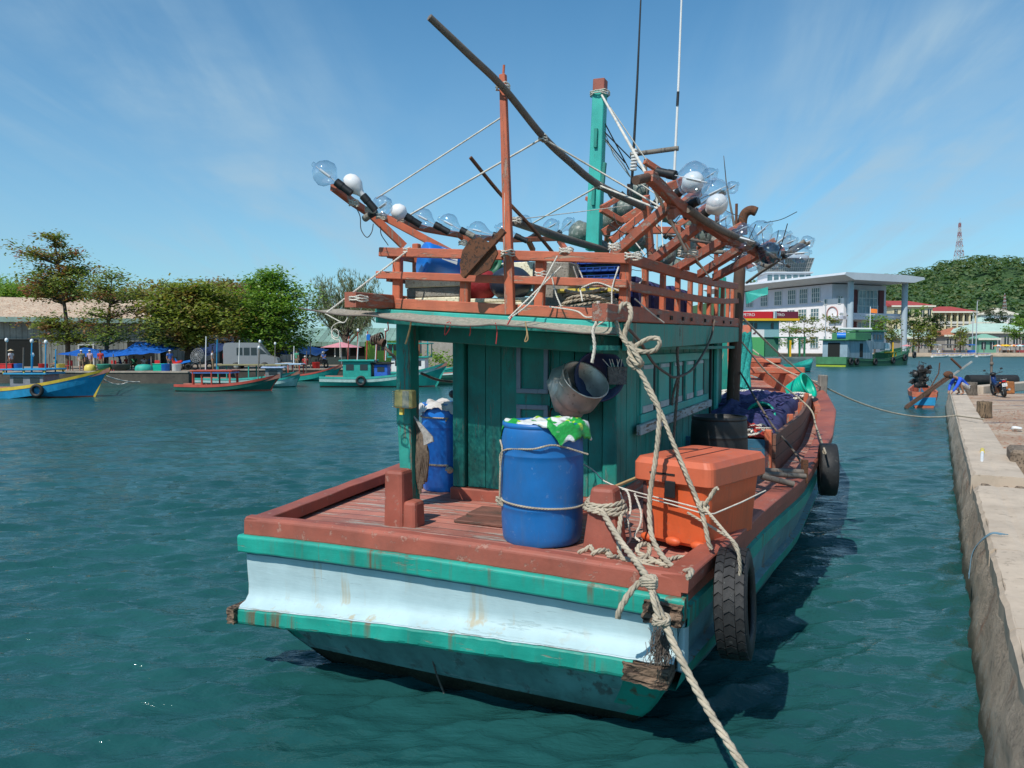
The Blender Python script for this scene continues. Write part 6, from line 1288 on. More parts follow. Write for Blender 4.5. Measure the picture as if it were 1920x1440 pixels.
# sheds
CORR = paint('grey_corrugated_wall', (.30, .31, .28), (.10, .11, .10), .3, .8, .2, .5, .4, 'z', plank=('x', .5), grime=.4)
ROOFT = paint('rusty_tan_roof', (.60, .47, .34), (.33, .14, .07), .5, .85, .25, .35, .3, None, streak=.8, streakcol=(.3, .12, .05))
def gable(label, name, cat, px0, px1, Y0, Y1, zeave, zridge, dep, wallm, roofm, doors=(), fasc=None, grp=None):
    a, b = W(px0, 650, Y0), W(px1, 650, Y1); a.z = b.z = GZ; d = (b-a); Ln = d.length; d.normalize(); n = V((-d.y, d.x, 0)) if d.x > 0 else V((d.y, -d.x, 0)); M = Matrix(((d.x, n.x, 0, a.x), (d.y, n.y, 0, a.y), (0, 0, 1, GZ), (0, 0, 0, 1)))
    root = thing(name, label, cat, M, grp); h = zeave-GZ; hr = zridge-GZ
    m = MB(); m.add([V((0, 0, 0)), V((Ln, 0, 0)), V((Ln, 0, h)), V((0, 0, h)), V((0, dep, 0)), V((Ln, dep, 0)), V((Ln, dep, h)), V((0, dep, h)), V((0, dep/2, hr-.05)), V((Ln, dep/2, hr-.05))], [(0, 1, 2, 3), (5, 4, 7, 6), (4, 0, 3, 8, 7), (1, 5, 6, 9, 2)]); m.build('wall', wallm, root)
    o = .7; m = MB(); sl = (hr-h)/(dep/2); P = []
    for x in (-o, Ln+o): P += [V((x, -o, h-sl*o)), V((x, dep/2, hr)), V((x, dep+o, h-sl*o)), V((x, dep+o, h-sl*o-.12)), V((x, dep/2, hr-.14)), V((x, -o, h-sl*o-.12))]
    m.loft([P[:6], P[6:]]); rf = m.build('roof', roofm, root)
    if fasc: m = MB(); m.box((Ln/2, -o-.04, h-sl*o-.10), (Ln+2*o, .05, .5)); m.build('fascia', fasc, rf)
    for (x, w_, z0, z1) in doors:
        m = MB(); m.box((x*Ln, -.02, (z0+z1)/2), (w_, .06, z1-z0), m=0); dr = m.build('doorway', DARK, root); m = MB()
        for c_, s_ in (((x*Ln-w_/2-.06, -.04, (z0+z1)/2), (.12, .1, z1-z0+.1)), ((x*Ln+w_/2+.06, -.04, (z0+z1)/2), (.12, .1, z1-z0+.1)), ((x*Ln, -.04, z1+.06), (w_+.3, .1, .12))): m.box(c_, s_)
        m.build('frame', WHITEP if w_ < 2 else CORR, dr)
    return root
PG = plain('pale_green_fascia', (.30, .42, .36), .7, .15, 2)
gable('long grey shed with rusty tan roof behind the tall tiered tree', 'warehouse', 'shed', -90, 300, 74, 82, 5.75, 8.0, 14, CORR, ROOFT, [(.30, 3.4, 0, 2.7), (.62, 1.2, 0, 2.1), (.90, 2.6, 0, 2.5)], PG)
gable('second grey shed with tan roof between the spreading trees', 'warehouse', 'shed', 312, 545, 86, 98, 5.4, 7.6, 14, CORR, ROOFT, [(.2, 1.2, .9, 2.2), (.5, 3.5, 0, 2.7), (.8, 3.2, 0, 2.6)], PG)
GROOF = paint('faded_green_roof', (.20, .34, .28), (.30, .32, .28), .3, .8, .2, .5, .3, 'y', plank=('x', .6)); DKW = plain('dark_green_wall', (.035, .055, .055), .9)
gable('low dark house with faded green roof left of the fishing boat', 'harbour_house', 'house', 560, 740, 84, 84, 3.35, 4.9, 10, DKW, GROOF, [(.18, 1.1, .9, 2.2), (.32, 1.1, .9, 2.2), (.62, 2.2, 0, 2.2)], GROOF)
m = MB(); a = W(790, 660, 82); m.box((0, 0, 1.3), (9, .3, 2.6)); m.box((-2.0, -.2, 1.5), (.7, .5, 3.0), m=1); m.xf(Matrix.Translation((a.x+1.5, 82, GZ))); tag(m.build('yard_wall', [paint('grey_render', (.36, .33, .29), (.2, .17, .14), .4, .9, .2, .5), paint('brick_pillar_face', (.40, .15, .08), (.25, .1, .06), .3, .9)], center=True), 'grey yard wall with a brick pillar seen through the boat awning', 'wall')
for k, (x, y) in enumerate(((818, 672), (845, 680))): c = W(x, y, 76); m = MB(); leafquads(m, c, 260, .75, .3, random.Random(k)); tag(m.build('bush', LG, center=True, fix=False), ('green bush before the brick pillar', 'low green bush right of the brick pillar')[k], 'bush')
# trees
TG = 'trees along the far left quay'; rjit = random.Random(77)
tree('tall tiered almond tree with dark reddish leaves, highest on the left', 128, 692, 68, [(447, 42, 12, 6), (462, 20, 10, 5), (482, 88, 42, 12), (510, 96, 62, 14), (532, 98, 88, 14), (556, 78, 76, 14), (610, 70, 70, 16), (636, 50, 55, 12)], LGR, -26, 2, leaf=.26, per=15, dens=1.25, trunk_r=.24, zbase=GZ, grp=TG)
tree('broad green tree at the far left edge behind the shed', 40, 690, 102, [(548, 90, 90, 22), (566, 110, 120, 26), (586, 110, 120, 22)], LG, 0, 31, dens=2.0, leaf=.34, zbase=GZ, grp=TG)
tree('green tree rising behind the shed between the two thin trees', 238, 690, 104, [(556, 60, 70, 20), (574, 80, 90, 24), (592, 80, 90, 20)], LOL, 0, 32, dens=1.8, leaf=.34, zbase=GZ, grp=TG)
tree('dark tree behind the second shed left of the bright green tree', 452, 690, 104, [(552, 50, 60, 20), (574, 70, 70, 24), (596, 70, 70, 20)], LOL, 0, 33, dens=1.6, leaf=.34, zbase=GZ, grp=TG)
tree('slender thinly leaved tree just right of the tall tiered tree', 198, 690, 66, [(518, 30, 36, 16), (540, 50, 62, 16), (560, 62, 70, 16), (590, 60, 62, 16), (622, 60, 60, 18), (640, 40, 44, 12)], LGR, 12, 3, leaf=.24, dens=.9, zbase=GZ, grp=TG)
tree('wide olive spreading tree in the middle of the left shore', 350, 690, 68, [(546, 96, 60, 12), (564, 112, 100, 14), (590, 116, 110, 16), (618, 118, 104, 16), (640, 100, 66, 12)], LOL, 10, 4, leaf=.31, dens=1.5, per=18, trunk_r=.3, zbase=GZ, grp=TG)
tree('reddish leaved tree behind the parked van', 440, 690, 80, [(543, 46, 56, 18), (565, 60, 60, 20), (590, 60, 58, 22), (620, 56, 50, 20)], LRED, 0, 5, leaf=.31, dens=1.5, per=17, zbase=GZ, grp=TG)
tree('bright green tree with layered crown above the blue tarpaulin', 512, 682, 70, [(520, 28, 44, 12), (537, 55, 62, 14), (560, 78, 80, 16), (584, 84, 98, 18), (608, 80, 96, 16), (632, 70, 84, 16), (652, 50, 74, 10)], LG, -2, 6, leaf=.31, dens=1.05, per=19, trunk_r=.26, zbase=GZ, grp=TG)
# casuarina
rr = random.Random(12); base = W(652, 690, 76); base.z = GZ; root = thing('casuarina_tree', 'wispy grey-green casuarina behind the awning tip', 'tree', Matrix.Translation(base)); m = MB(); lf = MB()
for k in range(30):
    tx = 590+120*k/29; ty = 505+40*abs((tx-650)/70)**1.2+rr.random()*55; e = W(tx+rr.gauss(0, 5), ty, 76)-base; s0 = V((rr.gauss(0, .1), rr.gauss(0, .2), 2.0+rr.random()*1.6)); mid = s0.lerp(e, .55)+V((e.x*.12, rr.gauss(0, .8), -.3)); e.y = rr.gauss(0, 1.2)
    pts = cr([s0, mid, e], 6); m.tube(pts, [.09*(1-.9*i/(len(pts)-1)) for i in range(len(pts))], 5)
    for i, p in enumerate(pts[3:]): 
        for q in range(7):
            c = p+V((rr.gauss(0, .28), rr.gauss(0, .28), rr.gauss(0, .22)))
            for w_ in range(5): d = V((rr.gauss(0, .12), rr.gauss(0, .12), .28+.2*rr.random())); b = len(lf.v); lf.v += [tuple(c), tuple(c+V((.05, 0, .02))), tuple(c+d)]; lf.f.append((b, b+1, b+2)); lf.m.append(0); lf.s.append(False); c = c+V((rr.gauss(0, .09), rr.gauss(0, .09), rr.gauss(0, .09)))
m.tube([V((0, 0, 0)), V((.1, 0, 3))], .2, 8); m.build('trunk', BARK, root, fix=False); lf.build('crown', LCAS, root, fix=False)
# tarpaulin awnings on poles
def awning(label, pxs, Y, dep, posts, mat=CLOTHB, seed=0, grp='blue tarpaulin awnings on the left quay'):
    """pxs: front edge picture points (x, ytop back, yfront)"""
    root = thing('awning', label, 'awning', Matrix.Translation(V((W(pxs[0][0], 650, Y).x, Y, GZ))), grp); o = root.location; m = MB(); n = 14; P = []
    X = [W(p[0], 0, Y).x for p in pxs]; k = Y/FPX
    for j in range(7):
        for i in range(n+1):
            f = i/n*(len(pxs)-1); a = min(int(f), len(pxs)-2); t = f-a; x = X[a]+(X[a+1]-X[a])*t; zf = W(0, pxs[a][2]+(pxs[a+1][2]-pxs[a][2])*t, Y).z; zb = W(0, pxs[a][1]+(pxs[a+1][1]-pxs[a][1])*t, Y+dep).z; g_ = j/6
            P.append(V((x, Y+dep*g_, zf+(zb-zf)*g_+.12*noise.noise(V((x*1.3, g_*3, seed)))-.15*sin(pi*g_)*abs(sin(pi*t))))-o)
    m.add(P, [(j*(n+1)+i, j*(n+1)+i+1, (j+1)*(n+1)+i+1, (j+1)*(n+1)+i) for j in range(6) for i in range(n)], 0, True); m.build('canopy', mat, root, fix=False)
    for x in posts:
        a = W(x, 650, Y+.1); m = MB(); zt = W(0, pxs[0][2], Y).z; m.tube([V((a.x, Y+.1, GZ))-o, V((a.x, Y+.1, zt))-o], .05, 6); m.build('post', GREYW, root)
awning('blue tarpaulin awning over the two standing men', [(88, 652, 664), (130, 656, 668), (172, 655, 672), (215, 660, 666)], 62, 4, (92, 130, 170, 212), seed=1)
awning('blue tarpaulin awning below the slender tree', [(198, 640, 668), (240, 645, 664), (284, 652, 662)], 63, 4, (200, 240, 283), seed=2)
awning('wide ragged blue tarpaulin awning right of the van', [(440, 632, 640), (480, 640, 655), (520, 645, 665), (560, 652, 662), (584, 655, 668)], 70, 5, (445, 508, 548, 582), seed=3)
awning('dark blue sagging tarpaulin behind the standing fan', [(345, 640, 650), (375, 645, 668), (400, 640, 660)], 74, 4, (347, 398), mat=plain('dark_blue_tarp', (.01, .03, .10), .7), seed=4)
# people
cols = [plain('white_shirt_cloth', (.6, .6, .62), .8), plain('blue_shirt_cloth', (.05, .13, .4), .8), plain('red_shirt_cloth', (.4, .03, .03), .8), plain('green_shirt_cloth', (.05, .25, .15), .8)]
BL = plain('pink_plaid_shirt', (.42, .30, .36), .8, .3, 12); KH = plain('khaki_cloth', (.20, .15, .09), .8); CA = plain('camo_shirt', (.17, .17, .11), .8, .4, 8)
def stand(label, px, Y, rz, top, bot, hat=None, pose=STAND, s_=1.0): c = W(px, 650, Y); return person(label, Matrix.Translation((c.x, Y, GZ)) @ Matrix.Rotation(rz, 4, 'Z') @ Matrix.Scale(s_, 4), pose, top, bot, hat)
stand('man in camouflage shirt and shorts with cap on the left quay', 152, 61.0, R(200), CA, (KH, 'short'), 'cap')
stand('man in pale plaid shirt and khaki trousers on the left quay', 168, 61.4, R(170), BL, (KH, 'long'), 'cap')
for i, (px, Y, h, l) in enumerate(((226, 66, None, 'person in blue seated leftmost under the second awning'), (238, 65.5, 'cap', 'person in red with white cap seated under the second awning'), (251, 67, None, 'person in green seated between the red and white shirts'), (268, 65, None, 'person in white shirt seated right of the round boat'), (280, 66.5, None, 'person in blue shirt seated rightmost beyond the awning'))):
    stand(l, px, Y, R(120+37*i), cols[(i+1) % 4] if i != 3 else cols[0], (KH, 'long'), h, SIT)
for i, (px, Y, h, l, p_) in enumerate(((20, 62, 'cone', 'person with straw hat at the far left shed doorway', STAND), (105, 61.5, None, 'person in white bending left of the capped men', SIT), (188, 62, None, 'person in red standing between the two blue awnings', STAND), (318, 61, 'cap', 'person in green near the hanging clothes right of the awnings', STAND), (398, 64, None, 'person in white beside the van', STAND), (556, 65, None, 'person in blue under the ragged tarpaulin', STAND), (572, 66, 'cap', 'person in red near the right end of the ragged tarpaulin', SIT))):
    stand(l, px, Y, R(80+50*i), cols[(i*3) % 4], (KH, 'long'), h, p_)
for i, (px, Y, c_, l) in enumerate(((34, 61, 'b', 'blue drum by the shed doorway'), (80, 61, 'r', 'red tub left of the first awning post'), (112, 60.6, 'y', 'yellow tub under the first awning'), (310, 60.5, 'b', 'blue tub right of the green crate'), (330, 60.4, 'w', 'white foam tub near the quay bend'), (540, 66, 'w', 'white tub under the ragged tarpaulin'), (592, 67, 'r', 'red fuel drum near the scooter'))):
    c = W(px, 650, Y); m = MB(); m.lathe([(.28, 0), (.33, .05), (.34, .6), (.36, .62), (.32, .62), (.30, .06), (.001, .05)], n=16); tag(m.build('tub', {'b': BLUEB, 'r': RED, 'y': YEL, 'w': WHITEP}[c_], M=Matrix.Translation((c.x, Y, GZ))), l, 'tub')
for i, (px, Y, l) in enumerate(((338, 64, 'first parked motorbike in the shade left of the fan'), (352, 65, 'second parked motorbike in the shade behind the fan'), (392, 66, 'parked motorbike between the dark tarpaulin and the van'), (525, 67, 'parked motorbike under the ragged tarpaulin'))):
    c = W(px, 650, Y); root = thing('parked_motorbike', l, 'motorbike', Matrix.Translation((c.x, Y, GZ)) @ Matrix.Rotation(R(60+35*i), 4, 'Z'))
    for y in (0, 1.2): m = MB(); m.lathe([(.18, -.05), (.29, -.05), (.29, .05), (.18, .05), (.18, -.05)], Matrix.Translation((0, y, .29)) @ Matrix.Rotation(pi/2, 4, 'Y'), 14); m.build('wheel', TYRE, root)
    m = MB(); m.loft([[V((x*w_, y, z+zz)) for x, zz in ((-1, -.1), (-.8, .08), (.8, .08), (1, -.1))] for y, z, w_ in ((-.2, .78, .07), (.3, .68, .14), (.6, .55, .12), (.95, .75, .12), (1.05, 1.0, .06))]); m.build('body', [RED, BLUEB, BLACKP, BLACKP][i], root); m = MB(); m.tube([V((-.3, .9, 1.08)), V((0, 1.0, 1.02)), V((.3, .9, 1.08))], .02, 5); m.build('handlebar', BLACKP, root)
# red stools & crates
for i, (px, Y, l) in enumerate(((128, 62.5, 'red plastic chair under the first awning'), (210, 62.0, 'red plastic chair between the two awnings'), (292, 62.5, 'red plastic chair right of the seated people'))):
    c = W(px, 650, Y); root = thing('plastic_chair', l, 'chair', Matrix.Translation((c.x, Y, GZ)), 'red chairs on the left quay'); m = MB(); m.box((0, 0, .42), (.42, .42, .05)); m.build('seat', RED, root, bev=.01); m = MB(); m.box((0, .2, .66), (.42, .04, .4)); m.build('backrest', RED, root, bev=.01)
    for x in (-1, 1):
        for y in (-1, 1): m = MB(); m.beam((x*.18, y*.18, .4), (x*.21, y*.21, 0), .04, .04); m.build('leg', RED, root)
for i, (px, py_, cw, mt, l) in enumerate(((15, 693, 1.0, RED, 'red fish crate beside the shed doorway'), (62, 695, .0, YEL, ''), (300, 697, .9, GREENP, 'green fish crate on the quay right of the awnings'))):
    if not l: continue
    c = W(px, py_, 61); m = MB(); m.box((0, 0, .3), (cw, .6, .6)); m.box((0, 0, .6), (cw+.06, .66, .06)); tag(m.build('fish_crate', mt, M=Matrix.Translation((c.x, 61, GZ)), bev=.02), l, 'crate')
# round basket boats
for i, (px, w_, mt, l, fl) in enumerate(((269, 31, plain('teal_tarred', (.03, .36, .28), .6, .2, 3), 'teal round basket boat lying upside down on the quay', 1), (226, 34, plain('dark_tarred', (.05, .06, .05), .7), 'dark round basket boat on the quay edge', 0), (196, 28, plain('green_tarred', (.03, .25, .17), .6), 'green round basket boat left of the dark one', 0), (168, 20, YEL, 'yellow round basket boat behind the blue bow', 1))):
    c = W(px, 650, 59.3); r_ = w_/2/FPX*59.3; m = MB(); pr = [(r_, 0), (r_*1.03, .1), (r_*.95, .32), (r_*.7, .45), (.001, .5)] if fl else [(r_*.5, 0), (r_*.85, .12), (r_, .45), (r_*1.04, .5), (r_*.96, .5), (r_*.8, .15), (.001, .08)]
    m.lathe(pr, n=24); tag(m.build('basket_boat', mt, M=Matrix.Translation((c.x, 59.3, GZ+.13))), l, 'basket boat', 'round basket boats on the left quay')
# standing fan
c = W(369, 650, 60.5); root = thing('standing_fan', 'large wire-caged fan on a post by the dark tarpaulin', 'fan', Matrix.Translation((c.x, 60.5, GZ))); m = MB(); m.tube([V((.25, 0, 0)), V((.25, 0, 1.1))], .05, 8); m.build('stand', BAMB, root)
m = MB(); Mf = aim(V((0, 0, 1.3)), V((-.3, -1, .35))); [m.tube([Mf @ V((r_*cos(t), r_*sin(t), 0)) for t in [i*pi/10 for i in range(21)]], .015, 4) for r_ in (.15, .3, .45, .58)]; [m.tube([Mf @ V((0, 0, .1)), Mf @ V((.58*cos(t), .58*sin(t), 0))], .012, 4) for t in [i*pi/8 for i in range(16)]]; m.build('cage', WIRE if 0 else plain('grey_wire', (.3, .3, .3), .5), root)
m = MB(); [m.box(Mf @ V((.2*cos(t), .2*sin(t), -.05)), (.3, .02, .12), rot=(Mf.to_3x3() @ Matrix.Rotation(t, 3, 'Z'))) for t in (0, 2.1, 4.2)]; m.build('blades', plain('grey_blade', (.2, .2, .2), .5), root)
# van
def van(label, px0, Y, L_, mat, rz=0, name='parked_van', win=3):
    c = W(px0, 650, Y); root = thing(name, label, 'van', Matrix.Translation((c.x, Y, GZ)) @ Matrix.Rotation(rz, 4, 'Z')); H = 2.3 if name == 'parked_van' else 2.6; Wd = 1.9 if name == 'parked_van' else 2.4
    pr = [(0, .45), (.0, H-.35), (.12, H-.05), (.4, H), (L_-1.75, H), (L_-1.45, H-.1), (L_-.75, 1.25), (L_-.1, 1.05), (L_, .8), (L_, .45)] if name == 'parked_van' else [(0, .4), (0, H-.2), (.15, H), (L_-.5, H), (L_-.1, H-.4), (L_, 1.2), (L_, .4)]
    m = MB(); m.loft([[V((x, 0, z)) for x, z in pr], [V((x, Wd, z)) for x, z in pr]]); m.build('body', mat, root, bev=.06)
    for i in range(win):
        x0 = 1.0+i*(L_-2.6)/win; m = MB(); m.box((x0+(L_-2.6)/win/2-.0, -.008, H-.72), ((L_-2.6)/win-.12, .03, .62)); m.build('window', WGL, root)
    m = MB(); m.add([V((L_-1.44, -.012, H-.42)), V((L_-.82, -.012, 1.35)), V((L_-1.5, -.012, 1.35))], [(0, 1, 2)]); m.build('window', WGL, root)
    for y0, y1 in ((.15, .9), (1.0, 1.75)): m = MB(); m.box((-.012, (y0+y1)/2, H-.75), (.03, y1-y0, .6)); m.build('rear_window', WGL, root)
    for x in (1.0, L_-1.05):
        for y in (-.02, Wd-.16):
            m = MB(); m.lathe([(.0, 0), (.2, -.0), (.34, .02), (.36, .1), (.34, .2), (.001, .2)], Matrix.Translation((x, y, .36)) @ Matrix.Rotation(-pi/2, 4, 'X'), 20); wh = m.build('wheel', TYRE, root); m = MB(); m.lathe([(.001, -.01), (.19, -.01), (.19, .0)], Matrix.Translation((x, y, .36)) @ Matrix.Rotation(-pi/2, 4, 'X'), 14); m.build('rim', ALU, wh)
    for y in (.12, Wd-.12): m = MB(); m.box((-.02, y, 1.2), (.03, .1, .4)); m.build('tail_light', RED, root)
    m = MB(); m.box((-.06, Wd/2, .5), (.14, Wd, .2)); m.build('bumper', BLACKP, root, bev=.03); return root
WGL = plain('dark_window_glass', (.03, .04, .045), .12, .1)
van('silver-grey high-roofed van parked under the trees', 418, 63, 4.3, plain('silver_paint', (.33, .32, .32), .35, .05, metal=.3), rz=R(10))
van('lime green minibus parked behind the moored boats', 684, 80, 5.2, plain('lime_paint', (.24, .42, .05), .4, .1), name='minibus', win=4)
# parasol pink
def parasol(label, c, r_, h, mats, grp=None, n=8):
    root = thing('parasol', label, 'parasol', Matrix.Translation(c), grp); m = MB(); m.tube([V((0, 0, 0)), V((0, 0, h))], .04, 6); m.build('pole', WHITEP, root); m = MB(); vs = [V((r_*cos(2*pi*i/n), r_*sin(2*pi*i/n), h-.5)) for i in range(n)]+[V((0, 0, h))]; m.add(vs, [(i, (i+1) % n, n) for i in range(n)])
    for i in range(n): m.m[i] = i % len(mats)
    m.build('canopy', mats, root, fix=False); return root
PINK = plain('pink_cloth', (.62, .25, .28), .8); parasol('pink parasol above the moored boats on the left shore', V((W(640, 650, 69).x, 69, GZ)), 1.9, 2.4, [PINK])
# motor scooter with rider by the green-roofed house
c = W(611, 650, 70); root = thing('motor_scooter', 'dark scooter ridden past the green-roofed house', 'motorbike', Matrix.Translation((c.x, 70, GZ)) @ Matrix.Rotation(R(150), 4, 'Z'))
for y in (0, 1.2):
    m = MB(); m.lathe([(.18, -.05), (.28, -.05), (.28, .05), (.18, .05), (.18, -.05)], Matrix.Translation((0, y, .28)) @ Matrix.Rotation(pi/2, 4, 'Y'), 16); m.build('wheel', TYRE, root)
m = MB(); m.box((0, .35, .62), (.25, .9, .25)); m.beam((0, 1.15, .3), (0, .95, 1.0), .2, .1, up=(1, 0, 0)); m.box((0, .92, 1.0), (.6, .06, .06)); m.build('body', BLACKP, root, bev=.04)
RID = dict(SIT); RID = {k: (V(v)+V((0, .2, .38)) if k[-1] not in 'at' or k in ('chest', 'pelvis') else V(v)+V((0, .3, .25))) for k, v in SIT.items()}
person('rider with white helmet on the dark scooter', root.matrix_world.copy(), RID, cols[1], (BLACKP, 'long'), 'helmet')
# ------------------------------------------------------------ small boats
def smallboat(label, px, Y, L_, Bm_, fb, cols_, rz, cabin=None, canopy=None, poles=(), bands=(0, .12, .3), sheerk=1.0, deckm=None, grp=None, flag=False, tyre_=None, name='moored_boat', bowz=None):
    c = W(px, 650, Y); root = thing(name, label, 'boat', Matrix.Translation((c.x, Y, 0)) @ Matrix.Rotation(rz, 4, 'Z'), grp)
    bowz = bowz or fb*2.4
    def b_(t): return Bm_/2*(.78+.22*min(1, t/.3))*(1 if t < .55 else max(.02, 1-((t-.55)/.45)**2.0))
    def s_(t): return fb*(1.05-.05*min(1, t*4))+(bowz-fb)*max(0, (t-.3)/.7)**2.0
    N_ = 22
    for sd_ in (0,):
        m = MB(); rings = []
        for i in range(N_+1):
            t = i/N_; z = s_(t); w_ = b_(t); yv = L_*t; rk_ = (max(0, t-.6)/.4)**1.2*L_*.10; r1 = []
            d1, d2 = bands[1], bands[2]
            for z_, wf, ov in ((z, 1, 0), (z-d1, 1.0, .02), (z-d1-.001, 1.0, -.0), (z-d2, .97, 0), (.08, .80, 0), (-.3, .55, 0)):
                f = (z-z_)/max(.1, z); r1.append((w_*(1-(1-wf))+ov*(1 if w_ > .1 else 0), yv-rk_*max(0, min(1, f)), z_))
            ring = [V((x, y, z_)) for x, y, z_ in r1]+[V((-x, y, z_)) for x, y, z_ in reversed(r1)]
            ring += [V((-w_*.88, yv, z)), V((-w_*.85, yv, z-.25)), V((w_*.85, yv, z-.25)), V((w_*.88, yv, z))]
            rings.append(ring)
        mt = [0, 0, 1, 2, 3, 3, 3, 2, 1, 0, 0, 0, 4, 4, 4, 0]
        m.loft(rings, mats=mt); m.build('hull', list(cols_)+[deckm or cols_[0]], root, bev=0)
    if cabin:
        for (y0, y1, w_, z0, z1, cm, rm) in cabin:
            m = MB(); m.box((0, (y0+y1)/2, (z0+z1)/2), (w_, y1-y0, z1-z0)); cb_ = m.build('cabin', cm, root, bev=.02); m = MB(); m.box((0, (y0+y1)/2, z1+.05), (w_+.35, y1-y0+.5, .1)); m.build('cabin_roof', rm, root, bev=.02)
            nw = max(1, int((y1-y0)/.9))
            for i in range(nw):
                for sx in (-1, 1): m = MB(); m.box((sx*(w_/2+.005), y0+(i+.5)*(y1-y0)/nw, z0+(z1-z0)*.68), (.03, (y1-y0)/nw*.55, (z1-z0)*.32)); m.build('window', WGL, root)
    if canopy:
        for (y0, y1, w_, z0, z1, rm) in canopy:
            m = MB(); m.box((0, (y0+y1)/2, z1), (w_, y1-y0, .09)); m.build('canopy', rm, root, bev=.02)
            for x in (-1, 1):
                for y in (y0+.15, (y0+y1)/2, y1-.15): m = MB(); m.beam((x*w_*.45, y, z0), (x*w_*.45, y, z1), .07, .07); m.build('canopy_post', cols_[0], root)
    for (y, x, z0, z1, mt_, lampy) in poles:
        m = MB(); m.tube([V((x, y, z0)), V((x+.05, y+.1, z1))], .035, 6); q = m.build('pole', mt_, root)
        if lampy: m = MB(); m.ell((x+.05, y+.1, z1+.1), (.09, .09, .12), nu=10, nv=8); m.build('pole_lamp', LAMPW, q)
    if tyre_: 
        for (y, z) in tyre_: m = MB(); t = y/L_; m.lathe([(.2, -.07), (.33, -.09), (.36, 0), (.33, .09), (.2, .07), (.2, -.07)], Matrix.Translation((b_(t)+.08, y, z)) @ Matrix.Rotation(pi/2, 4, 'Y'), 20); m.build('tyre', TYRE, root)
    return root
P_ = lambda n, c_: paint(n, c_, (.3, .27, .22), .2, .5, .2, 1.2, .4)
SKY = P_('sky_blue_boat_paint', (.015, .28, .52)); YELP = P_('yellow_boat_paint', (.60, .42, .03)); REDP = P_('red_boat_paint', (.42, .06, .035)); MAR = P_('maroon_boat_paint', (.14, .03, .025)); TB = P_('teal_boat_paint', (.015, .33, .27)); WB = P_('pale_boat_paint', (.45, .62, .58)); DG = P_('dark_green_boat_paint', (.015, .12, .09)); DECKT = P_('pinkish_deck', (.42, .17, .12))
sk = SKY
smallboat('blue wooden boat with yellow gunwale at the left edge', -125, 42, 9.6, 2.5, .50, (YELP, SKY, SKY, MAR), R(-90), bands=(0, .17, .6), cabin=[(4.6, 6.4, 1.5, .3, 1.25, plain('grey_sheet', (.2, .22, .25), .7), SKY)], canopy=[(4.2, 6.7, 1.9, 1.3, 1.52, SKY)], deckm=DECKT, bowz=1.62, tyre_=[(6.35, .42)],
    poles=[(4.4, .7, 1.3, 3.0, BAMB, 1), (4.9, -.7, 1.3, 2.2, SKY, 1), (5.3, .7, 1.3, 2.7, BAMB, 0), (5.75, .7, 1.3, 2.95, SKY, 1), (6.2, -.7, 1.3, 2.6, SKY, 0), (6.5, .7, 1.3, 2.9, SKY, 1), (4.7, .4, .4, 1.3, SKY, 0), (3.4, .7, .4, 1.2, SKY, 0)])
smallboat('low red and green boat with thin flat canopy', 334, 48, 6.3, 1.9, .42, (REDP, DG, DG, REDP), R(-90), bands=(0, .16, .38), canopy=[(1.0, 3.6, 1.5, .3, 1.25, REDP), (1.05, 3.55, 1.4, .3, 1.14, plain('blue_white_tarp', (.15, .25, .6), .7))], deckm=DECKT, bowz=1.05, poles=[(1.4, -.7, 1.2, 3.4, WHITEP, 0), (2.1, -.7, 1.2, 3.2, sk, 0)])
smallboat('pale teal boat half hidden behind the low red one', 372, 53, 7.0, 2.0, .6, (TB, WB, TB, DG), R(-92), bands=(0, .12, .3), canopy=[(1.5, 6.0, 1.6, .4, 1.5, P_('olive_roof', (.25, .22, .1)))], deckm=DECKT, bowz=1.1, poles=[(2.6, -.5, 1.5, 3.2, WHITEP, 0), (4.4, .5, 1.5, 3.0, GREYW, 1)])
smallboat('small teal and white boat with grey box cabin, second row', 470, 52, 3.2, 1.8, .55, (TB, WB, WB, DG), R(-80), bands=(0, .12, .35), cabin=[(1.0, 2.0, 1.2, .4, 1.3, plain('grey_sheet2', (.2, .2, .2), .8), plain('white_blue_roof', (.4, .5, .7), .6))], bowz=.9, poles=[(.5, .4, .5, 2.6, GREYW, 1)])
smallboat('teal boat with upswept red bow behind the second row', 500, 62, 6.0, 1.9, .5, (REDP, TB, TB, DG), R(-88), bands=(0, .13, .5), canopy=[(.8, 2.9, 1.5, .4, 1.35, plain('pale_blue_canopy', (.4, .55, .7), .6))], deckm=DECKT, bowz=1.35, poles=[(.7, .4, .5, 2.9, GREYW, 1), (2.0, -.4, .5, 2.8, WHITEP, 0), (3.2, .4, .5, 2.4, BAMB, 0)])
smallboat('teal and white boat with red roof rails and lamp poles by the port post', 604, 53, 8.6, 2.4, .70, (TB, WB, TB, MAR), R(-90), bands=(0, .14, .36), cabin=[(1.6, 3.5, 1.7, .5, 1.75, TB, TB), (3.7, 4.6, 1.4, .5, 1.55, plain('blue_sheet', (.02, .12, .5), .6), DARK)], deckm=DECKT, bowz=1.7, tyre_=[(2.9, .45)],
    poles=[(1.6+.32*i, (.75 if i % 2 else -.75), 1.8, 3.1+.35*(i % 3), (REDP if i % 3 else WHITEP), 1 if i % 2 == 0 else 0) for i in range(10)])
smallboat('teal boat with white wheelhouse behind the red-railed one', 690, 60, 9.5, 2.6, .85, (TB, TB, TB, DG), R(-92), bands=(0, .14, .4), cabin=[(2.0, 4.6, 1.9, .6, 1.9, WHITEP, TB)], canopy=[(1.6, 5.0, 2.2, 1.9, 3.0, TB)], deckm=DECKT, bowz=1.9, poles=[(1.5+.6*i, .8*(-1)**i, 1.9, 4.0+.3*(i % 2), (SKY if i % 2 else TB), i % 2) for i in range(6)])
